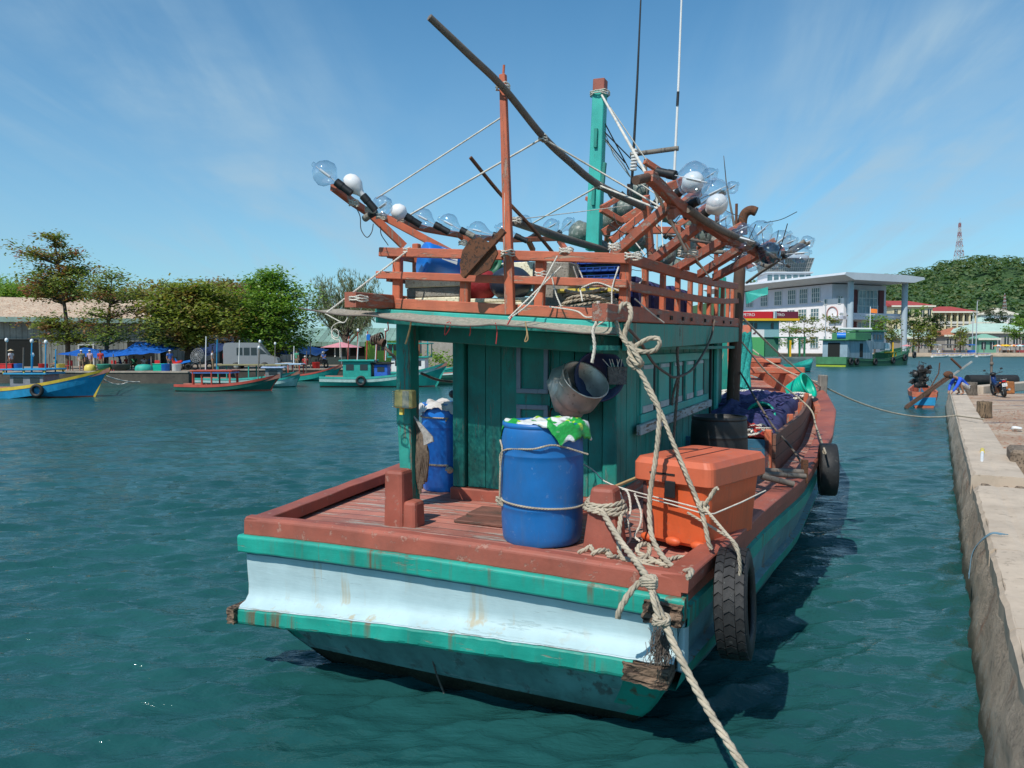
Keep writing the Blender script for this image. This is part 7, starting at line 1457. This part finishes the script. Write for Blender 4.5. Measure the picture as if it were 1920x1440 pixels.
smallboat('dark teal boat seen through the gap under the awning', 770, 56, 6.6, 2.3, .8, (WB, DG, DG, DG), R(-84), bands=(0, .10, .3), deckm=DECKT, bowz=1.75, poles=[(3.2, -.5, .8, 2.7, SKY, 0), (4.1, .5, .8, 2.3, SKY, 0)])
m = MB(); m.rope(sag(W(187, 700, 42.5), W(262, 716, 54), .15), .04, n=3); m.rope(sag(W(187, 706, 42.5), W(240, 716, 54), .3), .04, n=3); tag(m.build('mooring_lines', ROPEW, center=True), 'two pale mooring lines from the blue bow to the harbour wall', 'rope')
# ------------------------------------------------------------ right shore
GR = .79
# hill with forest
SIL = [(1150, 600), (1300, 560), (1400, 536), (1560, 528), (1660, 519), (1700, 505), (1740, 495), (1790, 489), (1830, 493), (1870, 506), (1920, 520), (2000, 532), (2150, 565), (2300, 640)]
def sil(px): return lerp_tab(SIL, px)
HY0, HY1 = 360, 720
def hillz(x, y):
    px = 960+FPX*x/HY1*(1.0); top = max(0, CH+(650-sil(960+FPX*x/HY1))/FPX*HY1-9)
    t = (y-HY0)/(HY1-HY0)
    f = (sin(min(1, max(0, t))*pi/2)**1.25) if t <= 1 else max(0, 1-(t-1)*1.6)
    return GR+(top-GR)*f+6*noise.noise(V((x*.012, y*.012, 0)))*f
m = MB(); NX, NY = 90, 60; P = []
for j in range(NY+1):
    for i in range(NX+1):
        x = 80+620*i/NX; y = HY0+760*j/NY; P.append(V((x, y, hillz(x, y))))
m.add(P, [(j*(NX+1)+i, j*(NX+1)+i+1, (j+1)*(NX+1)+i+1, (j+1)*(NX+1)+i) for j in range(NY) for i in range(NX)], 0, True)
tag(m.build('hill', plain('hill_soil', (.035, .08, .02), .95), fix=False), kind='structure')
lf = MB(); rr = random.Random(99)
FL = leafmat('forest_leaves', (.055, .115, .045), (.11, .19, .06), (.17, .20, .08), sc_=.10)  # greens greyed and blued: distance haze painted into the leaf colour
for k in range(6500):
    x = 110+rr.random()*440; y = HY0-10+(HY1-HY0+25)*rr.random()**.9; px = 960+FPX*x/y
    if px < 1370 or px > 2010: continue
    z = hillz(x, y); r_ = 2.0+5.0*rr.random()**2
    for q in range(15):
        a = rr.random()*6.28; e = rr.random()**.6; rz_ = r_*sqrt(max(0, 1-e*e*.9)); c = V((x+r_*e*cos(a), y+r_*e*sin(a), z+r_*.7+rz_*.75)); n_ = (c-V((x, y, z+r_*.3))).normalized(); s1 = V((rr.gauss(0, 1), rr.gauss(0, 1), rr.gauss(0, .6))).cross(n_).normalized(); s2 = n_.cross(s1); w_ = .7+.8*rr.random()
        b = len(lf.v); lf.v += [tuple(c-s1*w_), tuple(c+s2*w_*.8), tuple(c+s1*w_), tuple(c-s2*w_*.8)]; lf.f.append((b, b+1, b+2, b+3)); lf.m.append(0); lf.s.append(False)
tag(lf.build('forest', FL, fix=False), 'dense green forest covering the hill', 'forest', kind='stuff')
# radio tower on the hill
def lattice(label, px, ytop, ybase, Y, wb, wt, k_=1.0):
    b = W(px, ybase, Y); h = (W(px, ytop, Y)-b).z; root = thing('radio_tower', label, 'tower', Matrix.Translation(b)); RW = [plain('tower_red', (.30, .10, .10), .6), plain('tower_white', (.48, .50, .52), .6)]
    n = 11
    for i in range(n):
        m = MB(); z0, z1 = h*i/n, h*(i+1)/n; 
        def w_(z): t = z/h; return (wb*(1-t)**1.6+wt)/2
        for a in range(4):
            c0 = [(cos(pi/4+pi/2*q), sin(pi/4+pi/2*q)) for q in (a, a+1)]; A = [V((c[0]*w_(z)*1.4, c[1]*w_(z)*1.4, z)) for z in (z0, z1) for c in c0]
            m.tube([A[0], A[2]], .22*k_, 4); m.tube([A[0], A[3]], .12*k_, 4); m.tube([A[1], A[2]], .12*k_, 4); m.tube([A[2], A[3]], .12*k_, 4)
        m.build('lattice_section', RW[i % 2], root, fix=False)
    m = MB(); m.tube([V((0, 0, h)), V((0, 0, h*1.10))], .15, 4)
    for z in (.45, .55, .68): m.ell((w_(h*z)*1.3, -.8*k_, h*z), (.9*k_, .5*k_, .9*k_), nu=8, nv=6)
    m.build('antennas', RW[1], root); return root
lattice('tall red and white lattice radio tower on top of the hill', 1797, 418, 514, 690, 9, 1.3, 1.0)
lattice('small red and white mast on the lower hillside', 1883, 553, 588, 420, 1.6, .5, .3)
# white terminal building
C0 = V((94, 222, GR)); da = V((-19, 45, 0)).normalized(); db = V((da.y, -da.x, 0))
TM = Matrix(((db.x, -da.x*-1, 0, C0.x), (db.y, da.y, 0, C0.y), (0, 0, 1, GR), (0, 0, 0, 1)))   # local x along right face, y along the long wing away
root = thing('terminal_building', 'large white and lilac harbour building with curved grey roof and round columns', 'building', TM)
WH = plain('white_wall_paint', (.84, .80, .80), .8, .06, .5, .05); LIL = plain('lilac_wall', (.64, .64, .72), .8, .06, .5, .05); MRN = plain('maroon_panel', (.13, .03, .035), .7); GRF = plain('grey_white_roof', (.50, .54, .58), .6, .08, .3, .05); GLS = plain('blue_grey_glass', (.10, .17, .19), .15, .3, .8, .02)
H1 = 20.0
m = MB(); m.box((12.5, 28, 7.2), (22, 48, 14.4)); m.build('lower_wall', WH, root)
m = MB(); m.box((12.5, 28, 17.4), (21.6, 47.6, 6.0)); m.build('upper_wall', LIL, root)
m = MB(); m.box((1.8, 3.3, 8.0), (1.0, 7.8, 16.0)); m.build('stair_wall', WH, root)
rings = []
m = MB()
for i in range(13):
    t = i/12; y = -6+64*t; z = H1+1.0-.6*sin(t*pi/2)*0; rings.append([V((-3.6, y, z+1.7)), V((-4.2, y, z+1.0)), V((-.5, y, z-.3)), V((23, y, z-.4)), V((27.2, y, z+.7)), V((26.8, y, z+1.3)), V((19, y, z+1.7))])
m.loft(rings); m.build('roof', GRF, root)
def window(x, y, z, w_, h_, face, nv_=3, nh=3, gl=None):
    """face 'l': on the long left wing (x = const), 'f': right face (y = const)"""
    m = MB(); fx = (lambda a, o: (x-o, y+a)) if face == 'l' else (lambda a, o: (x+a, y-o))
    p = fx(0, .05); m.box((p[0], p[1], z), ((.12, w_, h_) if face == 'l' else (w_, .12, h_))); wd_ = m.build('window', gl or GLS, root); m = MB()
    for i in range(nv_+1): p = fx(-w_/2+w_*i/nv_, .14); m.box((p[0], p[1], z), ((.12, .16, h_+.16) if face == 'l' else (.16, .12, h_+.16)))
    for i in range(nh+1): p = fx(0, .13); m.box((p[0], p[1], z-h_/2+h_*i/nh), ((.10, w_+.16, .14) if face == 'l' else (w_+.16, .10, .14)))
    m.build('window_frame', WHITEP, wd_)
xw = 1.5
for i, y in enumerate((10.5, 15.5, 20.5, 26.5, 33, 40, 47)):
    window(xw-.0+.2, y, 17.4, 3.2, 4.4, 'l', 4, 3); window(xw, y, 11.6, 3.2, 3.6, 'l', 3, 3); window(xw, y, 3.2, 3.2, 3.4, 'l', 3, 2)
for z in (17.8, 6.8): 
    window(xw-.2, .9, z-2.6, .9, 1.6, 'l', 1, 1); window(xw-.2, 6.1, z-2.6, .9, 1.6, 'l', 1, 1)
m = MB(); n = 40; RC = 2.0; c0 = V((xw-.35, 3.5, 11.6)); m.tube([c0+V((0, RC*cos(2*pi*i/n), RC*sin(2*pi*i/n))) for i in range(n+1)], .16, 6, cap=False); m.build('ring_emblem', plain('dull_red_ring', (.38, .16, .14), .7), root)
yf = 4.0
for z, h_ in ((15.3, 7.0), (5.6, 7.4)):
    window(15.5, yf, z, 7.6, h_, 'f', 5, 3, plain('pale_glass', (.22, .32, .36), .15, .3, .8)); 
    for x in (10.2, 21.0): m = MB(); m.box((x, yf-.1, z), (2.0, .3, h_+.3)); m.build('maroon_panel', MRN, root)
    window(4.6, yf-.0, z, 1.8, 3, 'f', 2, 2)
m = MB(); m.box((12, 1.7, 10.3), (24, 4.6, .9)); m.box((12, -.5, 11.3), (24, .12, .9)); m.build('balcony', LIL, root)
for x, y in ((2.2, -2.2), (23.6, -2.2)):
    m = MB(); m.tube([V((x, y, 0)), V((x, y, H1+.8))], .85, 20); m.build('column', plain('grey_blue_column', (.38, .46, .52), .6, .08, .5), root)
m = MB(); m.add([V((1.4, .2, 9.8)), V((1.4, .2, 9.0)), V((7.0, .2, .2)), V((7.8, .2, .2))], [(0, 1, 2, 3)]); m.beam((1.4, .4, 9.6), (7.4, .4, .4), .4, .5); m.build('stair', WH, root)
# control tower
ct = W(1480, 530, 268); root = thing('control_tower', 'glazed control tower with flared latticed top behind the white building', 'tower', Matrix.Translation((ct.x, 268, GR))); k = 268/FPX
def zt(y): return W(0, y, 268).z-GR
m = MB(); m.box((0, 6, zt(530)/2), (44*2*k*.98, 12, zt(530))); m.box((0, 6, (zt(512)+zt(530))/2), (40*2*k, 11, zt(512)-zt(530))); m.build('wall', WH, root)
m = MB(); 
for i in range(7): m.box(((-36+12*i)*k, .35, (zt(514)+zt(528))/2), (8.5*k, .2, 11*k))
m.build('window', GLS, root)
m = MB(); m.loft([[V(((x)*k*w_, 6+yy*k*w_, zt(y))) for x, yy in ((-40, -28), (40, -28), (44, 0), (40, 28), (-40, 28), (-44, 0))] for y, w_ in ((509, .96), (484, 1.13))]); tw_ = m.build('tower_cab', plain('grey_cab_glass', (.16, .19, .19), .3, .3, 1), root)
m = MB()
for i in range(21): t = -1+i/10; m.tube([V((t*40*k*.97, 6-28*k*.97-.1, zt(509))), V((t*40*k*1.14, 6-28*k*1.14-.1, zt(484)))], .10, 4)
for y, w_ in ((509, .97), (501, 1.02), (493, 1.08), (484, 1.14)): m.tube([V((-40*k*w_, 6-28*k*w_-.1, zt(y))), V((40*k*w_, 6-28*k*w_-.1, zt(y)))], .12, 4)
m.build('mullions', plain('grey_mullion', (.35, .35, .34), .6), root)
m = MB(); m.lathe([(47*k, zt(485)), (46*k, zt(479)), (30*k, zt(474)), (.01, zt(473))], Matrix.Translation((0, 6, 0)), 24); m.box((0, 6, zt(511)), (88*k, 12.6, .5)); m.build('roof', GRF, root)
# yellow school with red roofs
YW = plain('cream_yellow_wall', (.68, .60, .38), .8, .06, .5); RRF = paint('red_tile_roof', (.38, .055, .05), (.3, .1, .08), .2, .8, .15, .3, .3)
def block(label, px0, px1, Y, yeave, yridge, ybase, cols_n, rows, name='school_block', arcade=False, wm=None, rm=None, hipL=True, hipR=True, dep=14, grp=None, ww=.5):
    a, b = W(px0, 650, Y), W(px1, 650, Y); w_ = b.x-a.x; root = thing(name, label, 'building', Matrix.Translation((a.x, Y, GR)), grp); h = W(0, yeave, Y).z-GR; hr = W(0, yridge, Y).z-GR
    m = MB(); m.box((w_/2, dep/2+(1.6 if arcade else 0), h/2), (w_, dep-(3 if arcade else 0), h)); m.build('wall', wm or YW, root)
    m = MB(); o = .8; r0 = dep*.45 if hipL else 0; r1 = dep*.45 if hipR else 0
    m.add([V((-o, -o, h)), V((w_+o, -o, h)), V((w_+o, dep+o, h)), V((-o, dep+o, h)), V((r0, dep/2, hr)), V((w_-r1, dep/2, hr)), V((-o, -o, h-.3)), V((w_+o, -o, h-.3)), V((w_+o, dep+o, h-.3)), V((-o, dep+o, h-.3))], [(0, 1, 5, 4), (1, 2, 5), (2, 3, 4, 5), (3, 0, 4), (0, 6, 7, 1), (1, 7, 8, 2), (2, 8, 9, 3), (3, 9, 6, 0), (6, 9, 8, 7)]); m.build('roof', rm or RRF, root)
    m = MB(); m.box((w_/2, -o-.05, h-.25), (w_+2*o, .12, .6)); m.build('cornice', plain('cream_trim', (.72, .70, .58), .8) , root)
    fh = h/rows
    for r in range(rows):
        for i in range(cols_n):
            x = w_*(i+.5)/cols_n; m = MB(); m.box((x, (1.55 if arcade else 0)-.05, fh*(r+.52)), (w_/cols_n*ww, .1, fh*.48)); wd_ = m.build('window', WGL, root); m = MB(); m.box((x, (1.55 if arcade else 0)-.12, fh*(r+.52)), (.12, .1, fh*.48)); m.build('window_bar', WHITEP, wd_)
        if arcade:
            m = MB(); m.box((w_/2, .8, fh*(r+1)-.25), (w_, 1.7, .4)); m.box((w_/2, .0, fh*r+.9), (w_, .15, .9)); m.build('gallery', plain('pale_gallery', (.62, .60, .56), .8), root)
    if arcade:
        for i in range(cols_n+1): m = MB(); m.box((w_*i/cols_n, .1, h/2), (.55, .5, h)); m.build('pillar', YW, root)
    return root
block('cream yellow school block with red roof beside the white building', 1672, 1747, 300, 573, 562, 650, 6, 3, hipL=False)
block('cream yellow arcaded school block with long red roof', 1748, 1828, 310, 584, 573, 650, 7, 3, arcade=True)
CGR = plain('pale_green_sheet_roof', (.42, .56, .48), .7, .1, .5); GWL = plain('grey_low_wall', (.36, .34, .31), .85)
block('low shed with pale green roof right of the white building', 1690, 1772, 262, 632, 616, 650, 8, 1, name='market_shed', wm=GWL, rm=CGR, hipL=False)
block('low house with orange tiled roof below the school', 1772, 1842, 256, 628, 613, 650, 5, 1, name='market_house', wm=GWL, rm=paint('orange_tile', (.48, .17, .09), (.3, .15, .1), .2, .85))
block('long low shed with pale green roof near the right edge', 1812, 1945, 250, 622, 605, 650, 8, 1, name='market_shed', wm=GWL, rm=CGR)
block('small house with pale green roof under the hill', 1828, 1880, 330, 604, 593, 650, 3, 1, name='hillside_house', wm=YW, rm=CGR)
block('white gabled villa at the foot of the hill', 1862, 1902, 340, 588, 576, 650, 3, 2, name='hillside_house', wm=WH, rm=plain('cream_roof', (.6, .55, .45), .8))
r = block('small green kiosk on the far waterfront', 1836, 1868, 222, 634, 626, 655, 2, 1, name='kiosk', wm=plain('green_kiosk', (.16, .38, .27), .7), rm=plain('kiosk_roof', (.20, .40, .30), .7), dep=4)
# petrol station
a = W(1394, 650, 150); k = 150/FPX; root = thing('petrol_station', 'petrol station with red and maroon sign band behind the bow', 'building', Matrix.Translation((a.x, 150, GR)))
def zs2(y): return W(0, y, 150).z-GR
RDS = plain('sign_red', (.55, .012, .02), .5, .05); MRS = plain('sign_maroon', (.13, .012, .03), .5, .05); YLS = plain('sign_yellow', (.75, .42, .01), .5, .05)
m = MB(); m.box((27*k, 3, (zs2(584)+zs2(597))/2), (54*k, 6, zs2(584)-zs2(597))); f1 = m.build('sign_band', RDS, root, bev=.02)
m = MB(); m.box((78.5*k, 3.2, (zs2(584)+zs2(597))/2), (48*k, 6, zs2(584)-zs2(597))); f2 = m.build('sign_band', MRS, root, bev=.02)
m = MB(); m.box((52*k, 3, (zs2(597)+zs2(601.5))/2), (104*k, 6.1, zs2(597)-zs2(601.5)-.02)); m.build('sign_stripe', YLS, root)
m = MB(); m.box((56.2*k, -.06, (zs2(584)+zs2(597))/2), (2.0*k, .1, 13*k)); m.build('sign_edge', WHITEP, f2)
m = MB(); m.box((59.4*k, .15, (zs2(584)+zs2(597))/2), (4.4*k, .1, 12.6*k)); m.build('sign_panel', plain('grey_blue_panel', (.22, .32, .38), .6), f2)
text('PETRO', 7.5*k, Matrix.Translation((9*k, -.04, (zs2(584)+zs2(597))/2)) @ RX, WHITEP, f1, ext=.02); text('PETRO', 7.0*k, Matrix.Translation((66*k, .16, (zs2(584)+zs2(597))/2)) @ RX, WHITEP, f2, ext=.02)
WT2 = plain('pale_teal_wall', (.22, .40, .42), .8, .08); GN2 = plain('leaf_green_wall', (.08, .36, .12), .7, .08)
m = MB(); m.box((35*k, 4.2, zs2(617)/2+zs2(602)/2), (70*k, 6, zs2(602)-zs2(617)), m=0); m.box((21*k, 4.1, (zs2(617)+zs2(632))/2), (42*k, 6, zs2(617)-zs2(632)), m=1); m.box((56*k, 4.1, (zs2(617)+zs2(632))/2), (28*k, 6, zs2(617)-zs2(632)), m=0); m.box((21*k, 4.0, zs2(632)/2), (42*k, 6, zs2(632)), m=2); m.box((56*k, 4.2, zs2(632)/2), (28*k, 5.6, zs2(632)), m=3); m.build('wall', [WT2, WHITEP, GN2, plain('dark_green_wall2', (.03, .14, .09), .8)], root)
for x in (18, 26, 57): m = MB(); m.box((x*k, 1.15, (zs2(604)+zs2(617))/2), (5*k, .1, 11*k)); m.build('window', WGL, root)
m = MB(); m.add([V((19*k, 1.02, zs2(626))), V((25*k, 1.02, zs2(626))), V((26*k, 1.02, zs2(621)))], [(0, 1, 2)]); m.build('logo_mark', MRN, root)
m = MB(); m.box((90*k, 2, zs2(632.5)), (60*k, 3, 2.2*k)); m.build('canopy_beam', GN2 if 0 else plain('dark_green_beam', (.02, .16, .07), .7), root)
for x in (88, 108, 117): m = MB(); m.box((x*k, .8, zs2(632)/2), (2.4*k, .5, zs2(632))); m.build('pillar', plain('dark_green_beam', (.02, .16, .07), .7), root)
m = MB(); m.box((86*k, -.5, 1.6), (.3, .3, 3.2)); tag(m.xf(Matrix.Translation((a.x, 150, GR))).build('yellow_pole', YLS, center=True), 'short yellow post beside the petrol station', 'post')
# street lamp and floodlight mast
def street_lamp(label, px, ytop, Y, arm=-1):
    b = W(px, 650, Y); root = thing('street_lamp', label, 'street lamp', Matrix.Translation((b.x, Y, GR)), 'tall lamps on the right shore'); h = W(0, ytop, Y).z-GR; m = MB(); m.tube(cr([V((0, 0, 0)), V((0, 0, h*.8)), V((arm*.3, 0, h*.96)), V((arm*1.3, 0, h))], 5), [.14-.004*i for i in range(16)], 8); m.build('pole', plain('galvanised_pole', (.42, .44, .46), .5, .1), root); m = MB(); m.box((arm*1.6, 0, h), (.8, .3, .15)); m.build('lamp_head', GREYW, root)
street_lamp('curved street lamp in front of the white building', 1547, 565, 170); street_lamp('tall lamp mast near the small green kiosk', 1830, 563, 205, .2); street_lamp('slim lamp mast left of the kiosk', 1823, 585, 220, .2)
# trees on the right
def rtree(label, px, ytop, ybot, wl, Y, mat, seed, leaf=.5, dens=1.0):
    n = max(3, int((ybot-ytop)/11)); tiers = [(ytop+(ybot-ytop)*i/(n-1), wl*(.45+.55*sin(pi*(i+.8)/(n+.6))), wl*(.45+.55*sin(pi*(i+.8)/(n+.6))), 12) for i in range(n)]
    return tree(label, px, 650, Y, tiers, mat, 0, seed, leaf=leaf, dens=dens, zbase=GR, trunk_r=.25, grp='trees on the right shore')
for a_ in (('feathery green tree left of the street lamp', 1508, 600, 640, 36, 185, LOL, 41, .5, .9), ('second feathery tree in front of the ring emblem', 1566, 600, 640, 36, 182, LOL, 42, .5, .8), ('small tree between the two round columns', 1640, 600, 632, 30, 190, LG, 43, .5, .9), ('dense green tree right of the second column', 1712, 590, 620, 36, 240, LG, 44, .6, 1.3), ('dark tree in front of the yellow school', 1748, 598, 625, 34, 240, LDK, 45, .6, 1.3), ('tree beside the far kiosk, left', 1800, 622, 645, 16, 215, LOL, 46, .5, 1), ('umbrella shaped tree right of the lamp mast', 1868, 588, 612, 32, 262, LDK, 47, .6, 1.3), ('tree at the right edge above the market', 1912, 605, 632, 30, 225, LG, 48, .55, 1.2), ('small tree behind the barge bow', 1745, 622, 645, 16, 215, LOL, 49, .5, 1), ('round tree in front of the pale green shed', 1722, 618, 645, 18, 214, LOL, 50, .5, 1.1), ('tree below the second column', 1672, 606, 636, 20, 195, LOL, 51, .5, 1.1), ('tree behind the petrol station sign', 1480, 600, 640, 26, 200, LG, 52, .5, 1)):
    rtree(*a_)
# palm
b = W(1896, 650, 260); root = thing('palm_tree', 'palm tree at the foot of the hill near the right edge', 'palm', Matrix.Translation((b.x, 260, GR))); m = MB(); m.tube([V((0, 0, 0)), V((.4, 0, 5)), V((1, 0, 9.5))], [.25, .2, .16], 8); m.build('trunk', BARK, root); m = MB(); rp_ = random.Random(3)
for k in range(16):
    a = k*.8; L_ = 3.6; pts = [V((1+L_*t*cos(a), L_*t*sin(a), 9.5+1.8*t-3.4*t*t)) for t in [i/7 for i in range(8)]]
    for i, p in enumerate(pts[:-1]):
        for s_ in (-1, 1): q = pts[i+1]; sd_ = V((-sin(a), cos(a), -.5))*s_*(.9-.08*i); m.add([p, q, q+sd_*.9, p+sd_], [(0, 1, 2, 3)])
m.build('fronds', LG, root, fix=False)
# far waterfront steps, parasols, stalls
root = thing('waterfront_steps', 'pale concrete steps down to the water on the far right shore', 'steps', V((118, 208, 0)))
m = MB()
for i in range(4): m.box((0, -1.1*i+2.2, .2+.27*(3-i)*.9), (44, 1.2, .3)); 
m.build('steps', paint('sandy_steps', (.50, .40, .30), (.3, .22, .15), .3, .9, .2, .3), root, bev=.03)
CPS = [plain('parasol_orange', (.8, .28, .05), .8), WHITEP, plain('parasol_yellow', (.8, .5, .02), .8), plain('parasol_teal', (.1, .5, .5), .8), plain('parasol_red', (.6, .05, .05), .8), PINK]
names = ['orange and white parasol left of the yellow ones', 'yellow parasol, left of the pair', 'yellow parasol, right of the pair', 'white and orange parasol right of the yellow pair', 'teal and white parasol near the right edge', 'pink parasol behind the barge bow', 'wide pink parasol right of the barge bow', 'pink and white parasol left of the kiosk lamps', 'red parasol at the right edge of the market']
for i, (px, Y, r_, mt) in enumerate(((1871, 214, 1.5, (0, 1)), (1880, 215, 1.6, (2, 2)), (1887, 214, 1.6, (2, 2)), (1900, 214, 1.6, (1, 0)), (1912, 214, 1.6, (3, 1)), (1700, 216, 1.7, (5, 5)), (1718, 216, 2.2, (5, 5)), (1733, 217, 1.8, (5, 1)), (1926, 218, 1.7, (4, 4)))):
    b = W(px, 650, Y); parasol(names[i], V((b.x, Y, GR)), r_, 2.6, [CPS[mt[0]], CPS[mt[1]]], 'parasols on the far right shore')
stl = [('white market stall with dark goods left of the kiosk', 1800, GWL), ('blue covered market stall by the lamp mast', 1818, CLOTHB), ('grey market stall in front of the orange roof', 1778, plain('dark_stall', (.08, .08, .09), .8)), ('brown market stall below the right parasols', 1890, plain('brown_stall', (.2, .1, .06), .8)), ('red market stall near the right edge', 1915, plain('red_stall', (.35, .06, .06), .8)), ('pale market stall behind the steps', 1752, WHITEP)]
for l, px, mt in stl:
    b = W(px, 650, 217); root = thing('market_stall', l, 'stall', Matrix.Translation((b.x, 217, GR)), 'stalls on the far right shore'); m = MB(); m.box((0, 0, .5), (2.6, 1.2, 1)); m.build('counter', mt, root); m = MB(); m.box((0, 0, 2.5), (3.0, 2.2, .12), rot=Matrix.Rotation(.1, 3, 'X')); m.build('canopy', mt, root)
    for x in (-1.3, 1.3): m = MB(); m.box((x, .8, 1.25), (.08, .08, 2.5)); m.build('post', GREYW, root)
sh = [cols[0], cols[1], cols[2], cols[3], BL, CPS[0]]
for i, (px, Y, l) in enumerate(((1758, 213, 'person in white by the far steps, leftmost'), (1768, 214, 'person in blue walking behind the far steps'), (1790, 213, 'person in red standing behind the far steps'), (1812, 213, 'person in green near the tall lamp mast'), (1845, 212.5, 'person in plaid in front of the green kiosk'), (1875, 213, 'person in orange under the orange parasol'), (1893, 213, 'person in white under the yellow parasols'), (1905, 213.5, 'person in blue under the teal parasol'))):
    stand(l, px, Y, R(60*i), sh[i % 6], (KH, 'long'))
# low blue boats by the steps
for i, (px, L_, l) in enumerate(((1748, 7, 'leftmost small blue-covered boat below the far steps'), (1775, 6.5, 'second small blue-covered boat below the far steps'), (1802, 6, 'third small blue-covered boat below the far steps'), (1832, 6.5, 'rightmost small blue-covered boat below the far steps'))):
    smallboat(l, px, 196+i*2, L_*.62, 1.6, .4, (WHITEP, WB, WB, WB), R(-90), bands=(0, .1, .2), canopy=[(.3, L_*.5, 1.5, .3, 1.0, CLOTHB)], grp='small blue-covered boats below the far steps', bowz=.7)
# green barge
BA = V((45.3, 104, 0)); bd = V((18.7, 16, 0)).normalized(); bn = V((-bd.y, bd.x, 0))
GM = Matrix(((-bn.x, bd.x, 0, BA.x), (-bn.y, bd.y, 0, BA.y), (0, 0, 1, 0), (0, 0, 0, 1)))  # x to starboard, y forward
root = thing('green_barge', 'dark green motor barge with grey wheelhouse and tyres along its side', 'barge', GM)
GNB = paint('green_hull_paint', (.025, .115, .055), (.10, .14, .08), .2, .6, .25, .5, .3); GNL = paint('light_green_hull', (.06, .22, .10), (.2, .25, .15), .2, .6, .2, .5, .3); GYC = paint('grey_blue_cabin', (.26, .36, .42), (.2, .22, .22), .2, .6, .12, .6, .3, 'z', plank=('y', .45))
m = MB(); rings = []; LB = 23.5
for i in range(13):
    t = i/12; y = LB*t; z = 1.35-.35*sin(pi*min(1, t*1.15)) + 1.3*max(0, (t-.5)/.5)**1.6; hw = 2.2*(1 if t < .75 else 1-.75*((t-.75)/.25)**2)
    rings.append([V((-2.2-hw, y, z)), V((-2.2-hw*.97, y-(t > .9)*1, -.5)), V((-2.2+hw*.97, y-(t > .9)*1, -.5)), V((-2.2+hw, y, z-.35)), V((-2.2+hw+.06, y, z-.30)), V((-2.2+hw, y, z-.25)), V((-2.2+hw, y, z)), V((-2.2+hw-.2, y, z)), V((-2.2+hw-.2, y, z-.6)), V((-2.2-hw+.2, y, z-.6)), V((-2.2-hw+.2, y, z))])
m.loft(rings); m.build('hull', GNB, root)
m = MB(); m.box((-2.2, -.06, .85), (4.3, .1, 1.0), m=0); m.box((-2.2, -.10, .12), (4.2, .1, .22), m=1); m.build('transom', [GNL, plain('yellow_green_stripe', (.35, .45, .04), .6)], root)
def bx(name, x0, x1, y0, y1, z0, z1, mt, par=root, b=.03): m = MB(); m.box(((x0+x1)/2, (y0+y1)/2, (z0+z1)/2), (x1-x0, y1-y0, z1-z0)); return m.build(name, mt, par, bev=b)
bx('cabin_wall', -4.0, -.45, 1.0, 8.6, .9, 3.6, GYC); bx('doorway', -3.2, -1.5, .96, 1.02, 1.3, 3.3, DARK, b=0); bx('door', -.44, -.40, 4.6, 5.5, 1.3, 3.2, DARK, b=0)
bx('cabin_roof', -4.3, -.1, .5, 6.4, 3.6, 3.8, GNL); bx('roof_house', -4.0, -.6, 3.6, 8.4, 3.8, 4.7, GNL); bx('wheelhouse', -3.9, -.6, 8.6, 12.5, 2.4, 4.9, GYC); bx('wheelhouse_roof', -4.2, -.3, 8.2, 12.9, 4.9, 5.1, GNL)
for y in (9.2, 10.2, 11.2): bx('window', -.6, -.56, y, y+.6, 3.8, 4.5, WGL, b=0)
bx('foredeck_house', -3.2, -1.2, 15.5, 17, 1.0, 1.9, GNL)
for y, c_ in ((13.5, WHITEP), (14.3, WHITEP)): bx('white_box', -1.6, -.8, y, y+.7, 2.2, 3.3, c_)
m = MB(); m.tube([V((-3.6, 4.8, 5.3)), V((-1.6, 10.5, 5.3))], .18, 10); m.build('white_tube', WHITEP, root)
m = MB(); m.tube([V((-1.2, 2.0, 4.25)), V((-2.2, 1.5, 4.25))], .45, 16); m.build('blue_tank', BLUEB, root)
m = MB(); m.tube([V((-1, 16.5, 1.0)), V((-1, 16.5, 3.4))], .1, 6); m.tube([V((-1, 13.8, 1.9)), V((-1, 17.5, 1.9)), V((-1, 17.5, 1.2))], .12, 6); m.build('yellow_crane', YLS, root)
m = MB(); m.tube([V((-2, 11, 5.0)), V((-2, 11, 8.6))], .06, 6); m.box((-2, 11, 7.4), (1.4, .05, .05)); m.build('mast', WHITEP, root); m = MB(); m.prism([V((0, 0, 0)), V((.9, .2, -.1)), V((.9, .2, .5)), V((0, 0, .6))], (-2, 11, 7.7), (-2, 11.02, 7.7)); m.build('flag', plain('orange_flag', (.8, .2, .03), .8), root)
m = MB(); m.tube([V((-1.2, 20, 1.3)), V((-1.2, 20, 5.0))], .05, 6); m.build('mast', BAMB, root)
for y, z in ((.9, .75), (2.6, .72), (8.2, .62), (14.0, .75), (18.0, 1.1), (21.3, 1.5)):
    m = MB(); m.lathe([(.22, -.1), (.48, -.13), (.52, 0), (.48, .13), (.22, .1), (.22, -.1)], Matrix.Translation((.16, y, z)) @ Matrix.Rotation(pi/2, 4, 'Y'), 20); m.build('tyre', TYRE, root)
m = MB(); [m.tube([V((-.2, 15+.9*i, 1.0+.13*i)), V((-.2, 15+.9*i, 1.9+.13*i))], .04, 5) for i in range(9)]; m.tube([V((-.2, 15, 1.9)), V((-.2, 22.2, 2.94))], .05, 5); m.build('railing', GNL, root)
# small teal boat stern between bow and barge
smallboat('small teal wooden boat left of the green barge', 1480, 84, 3.4, 2.0, .8, (TB, TB, TB, MAR), R(-65), bands=(0, .14, .4), deckm=TB, bowz=1.5)
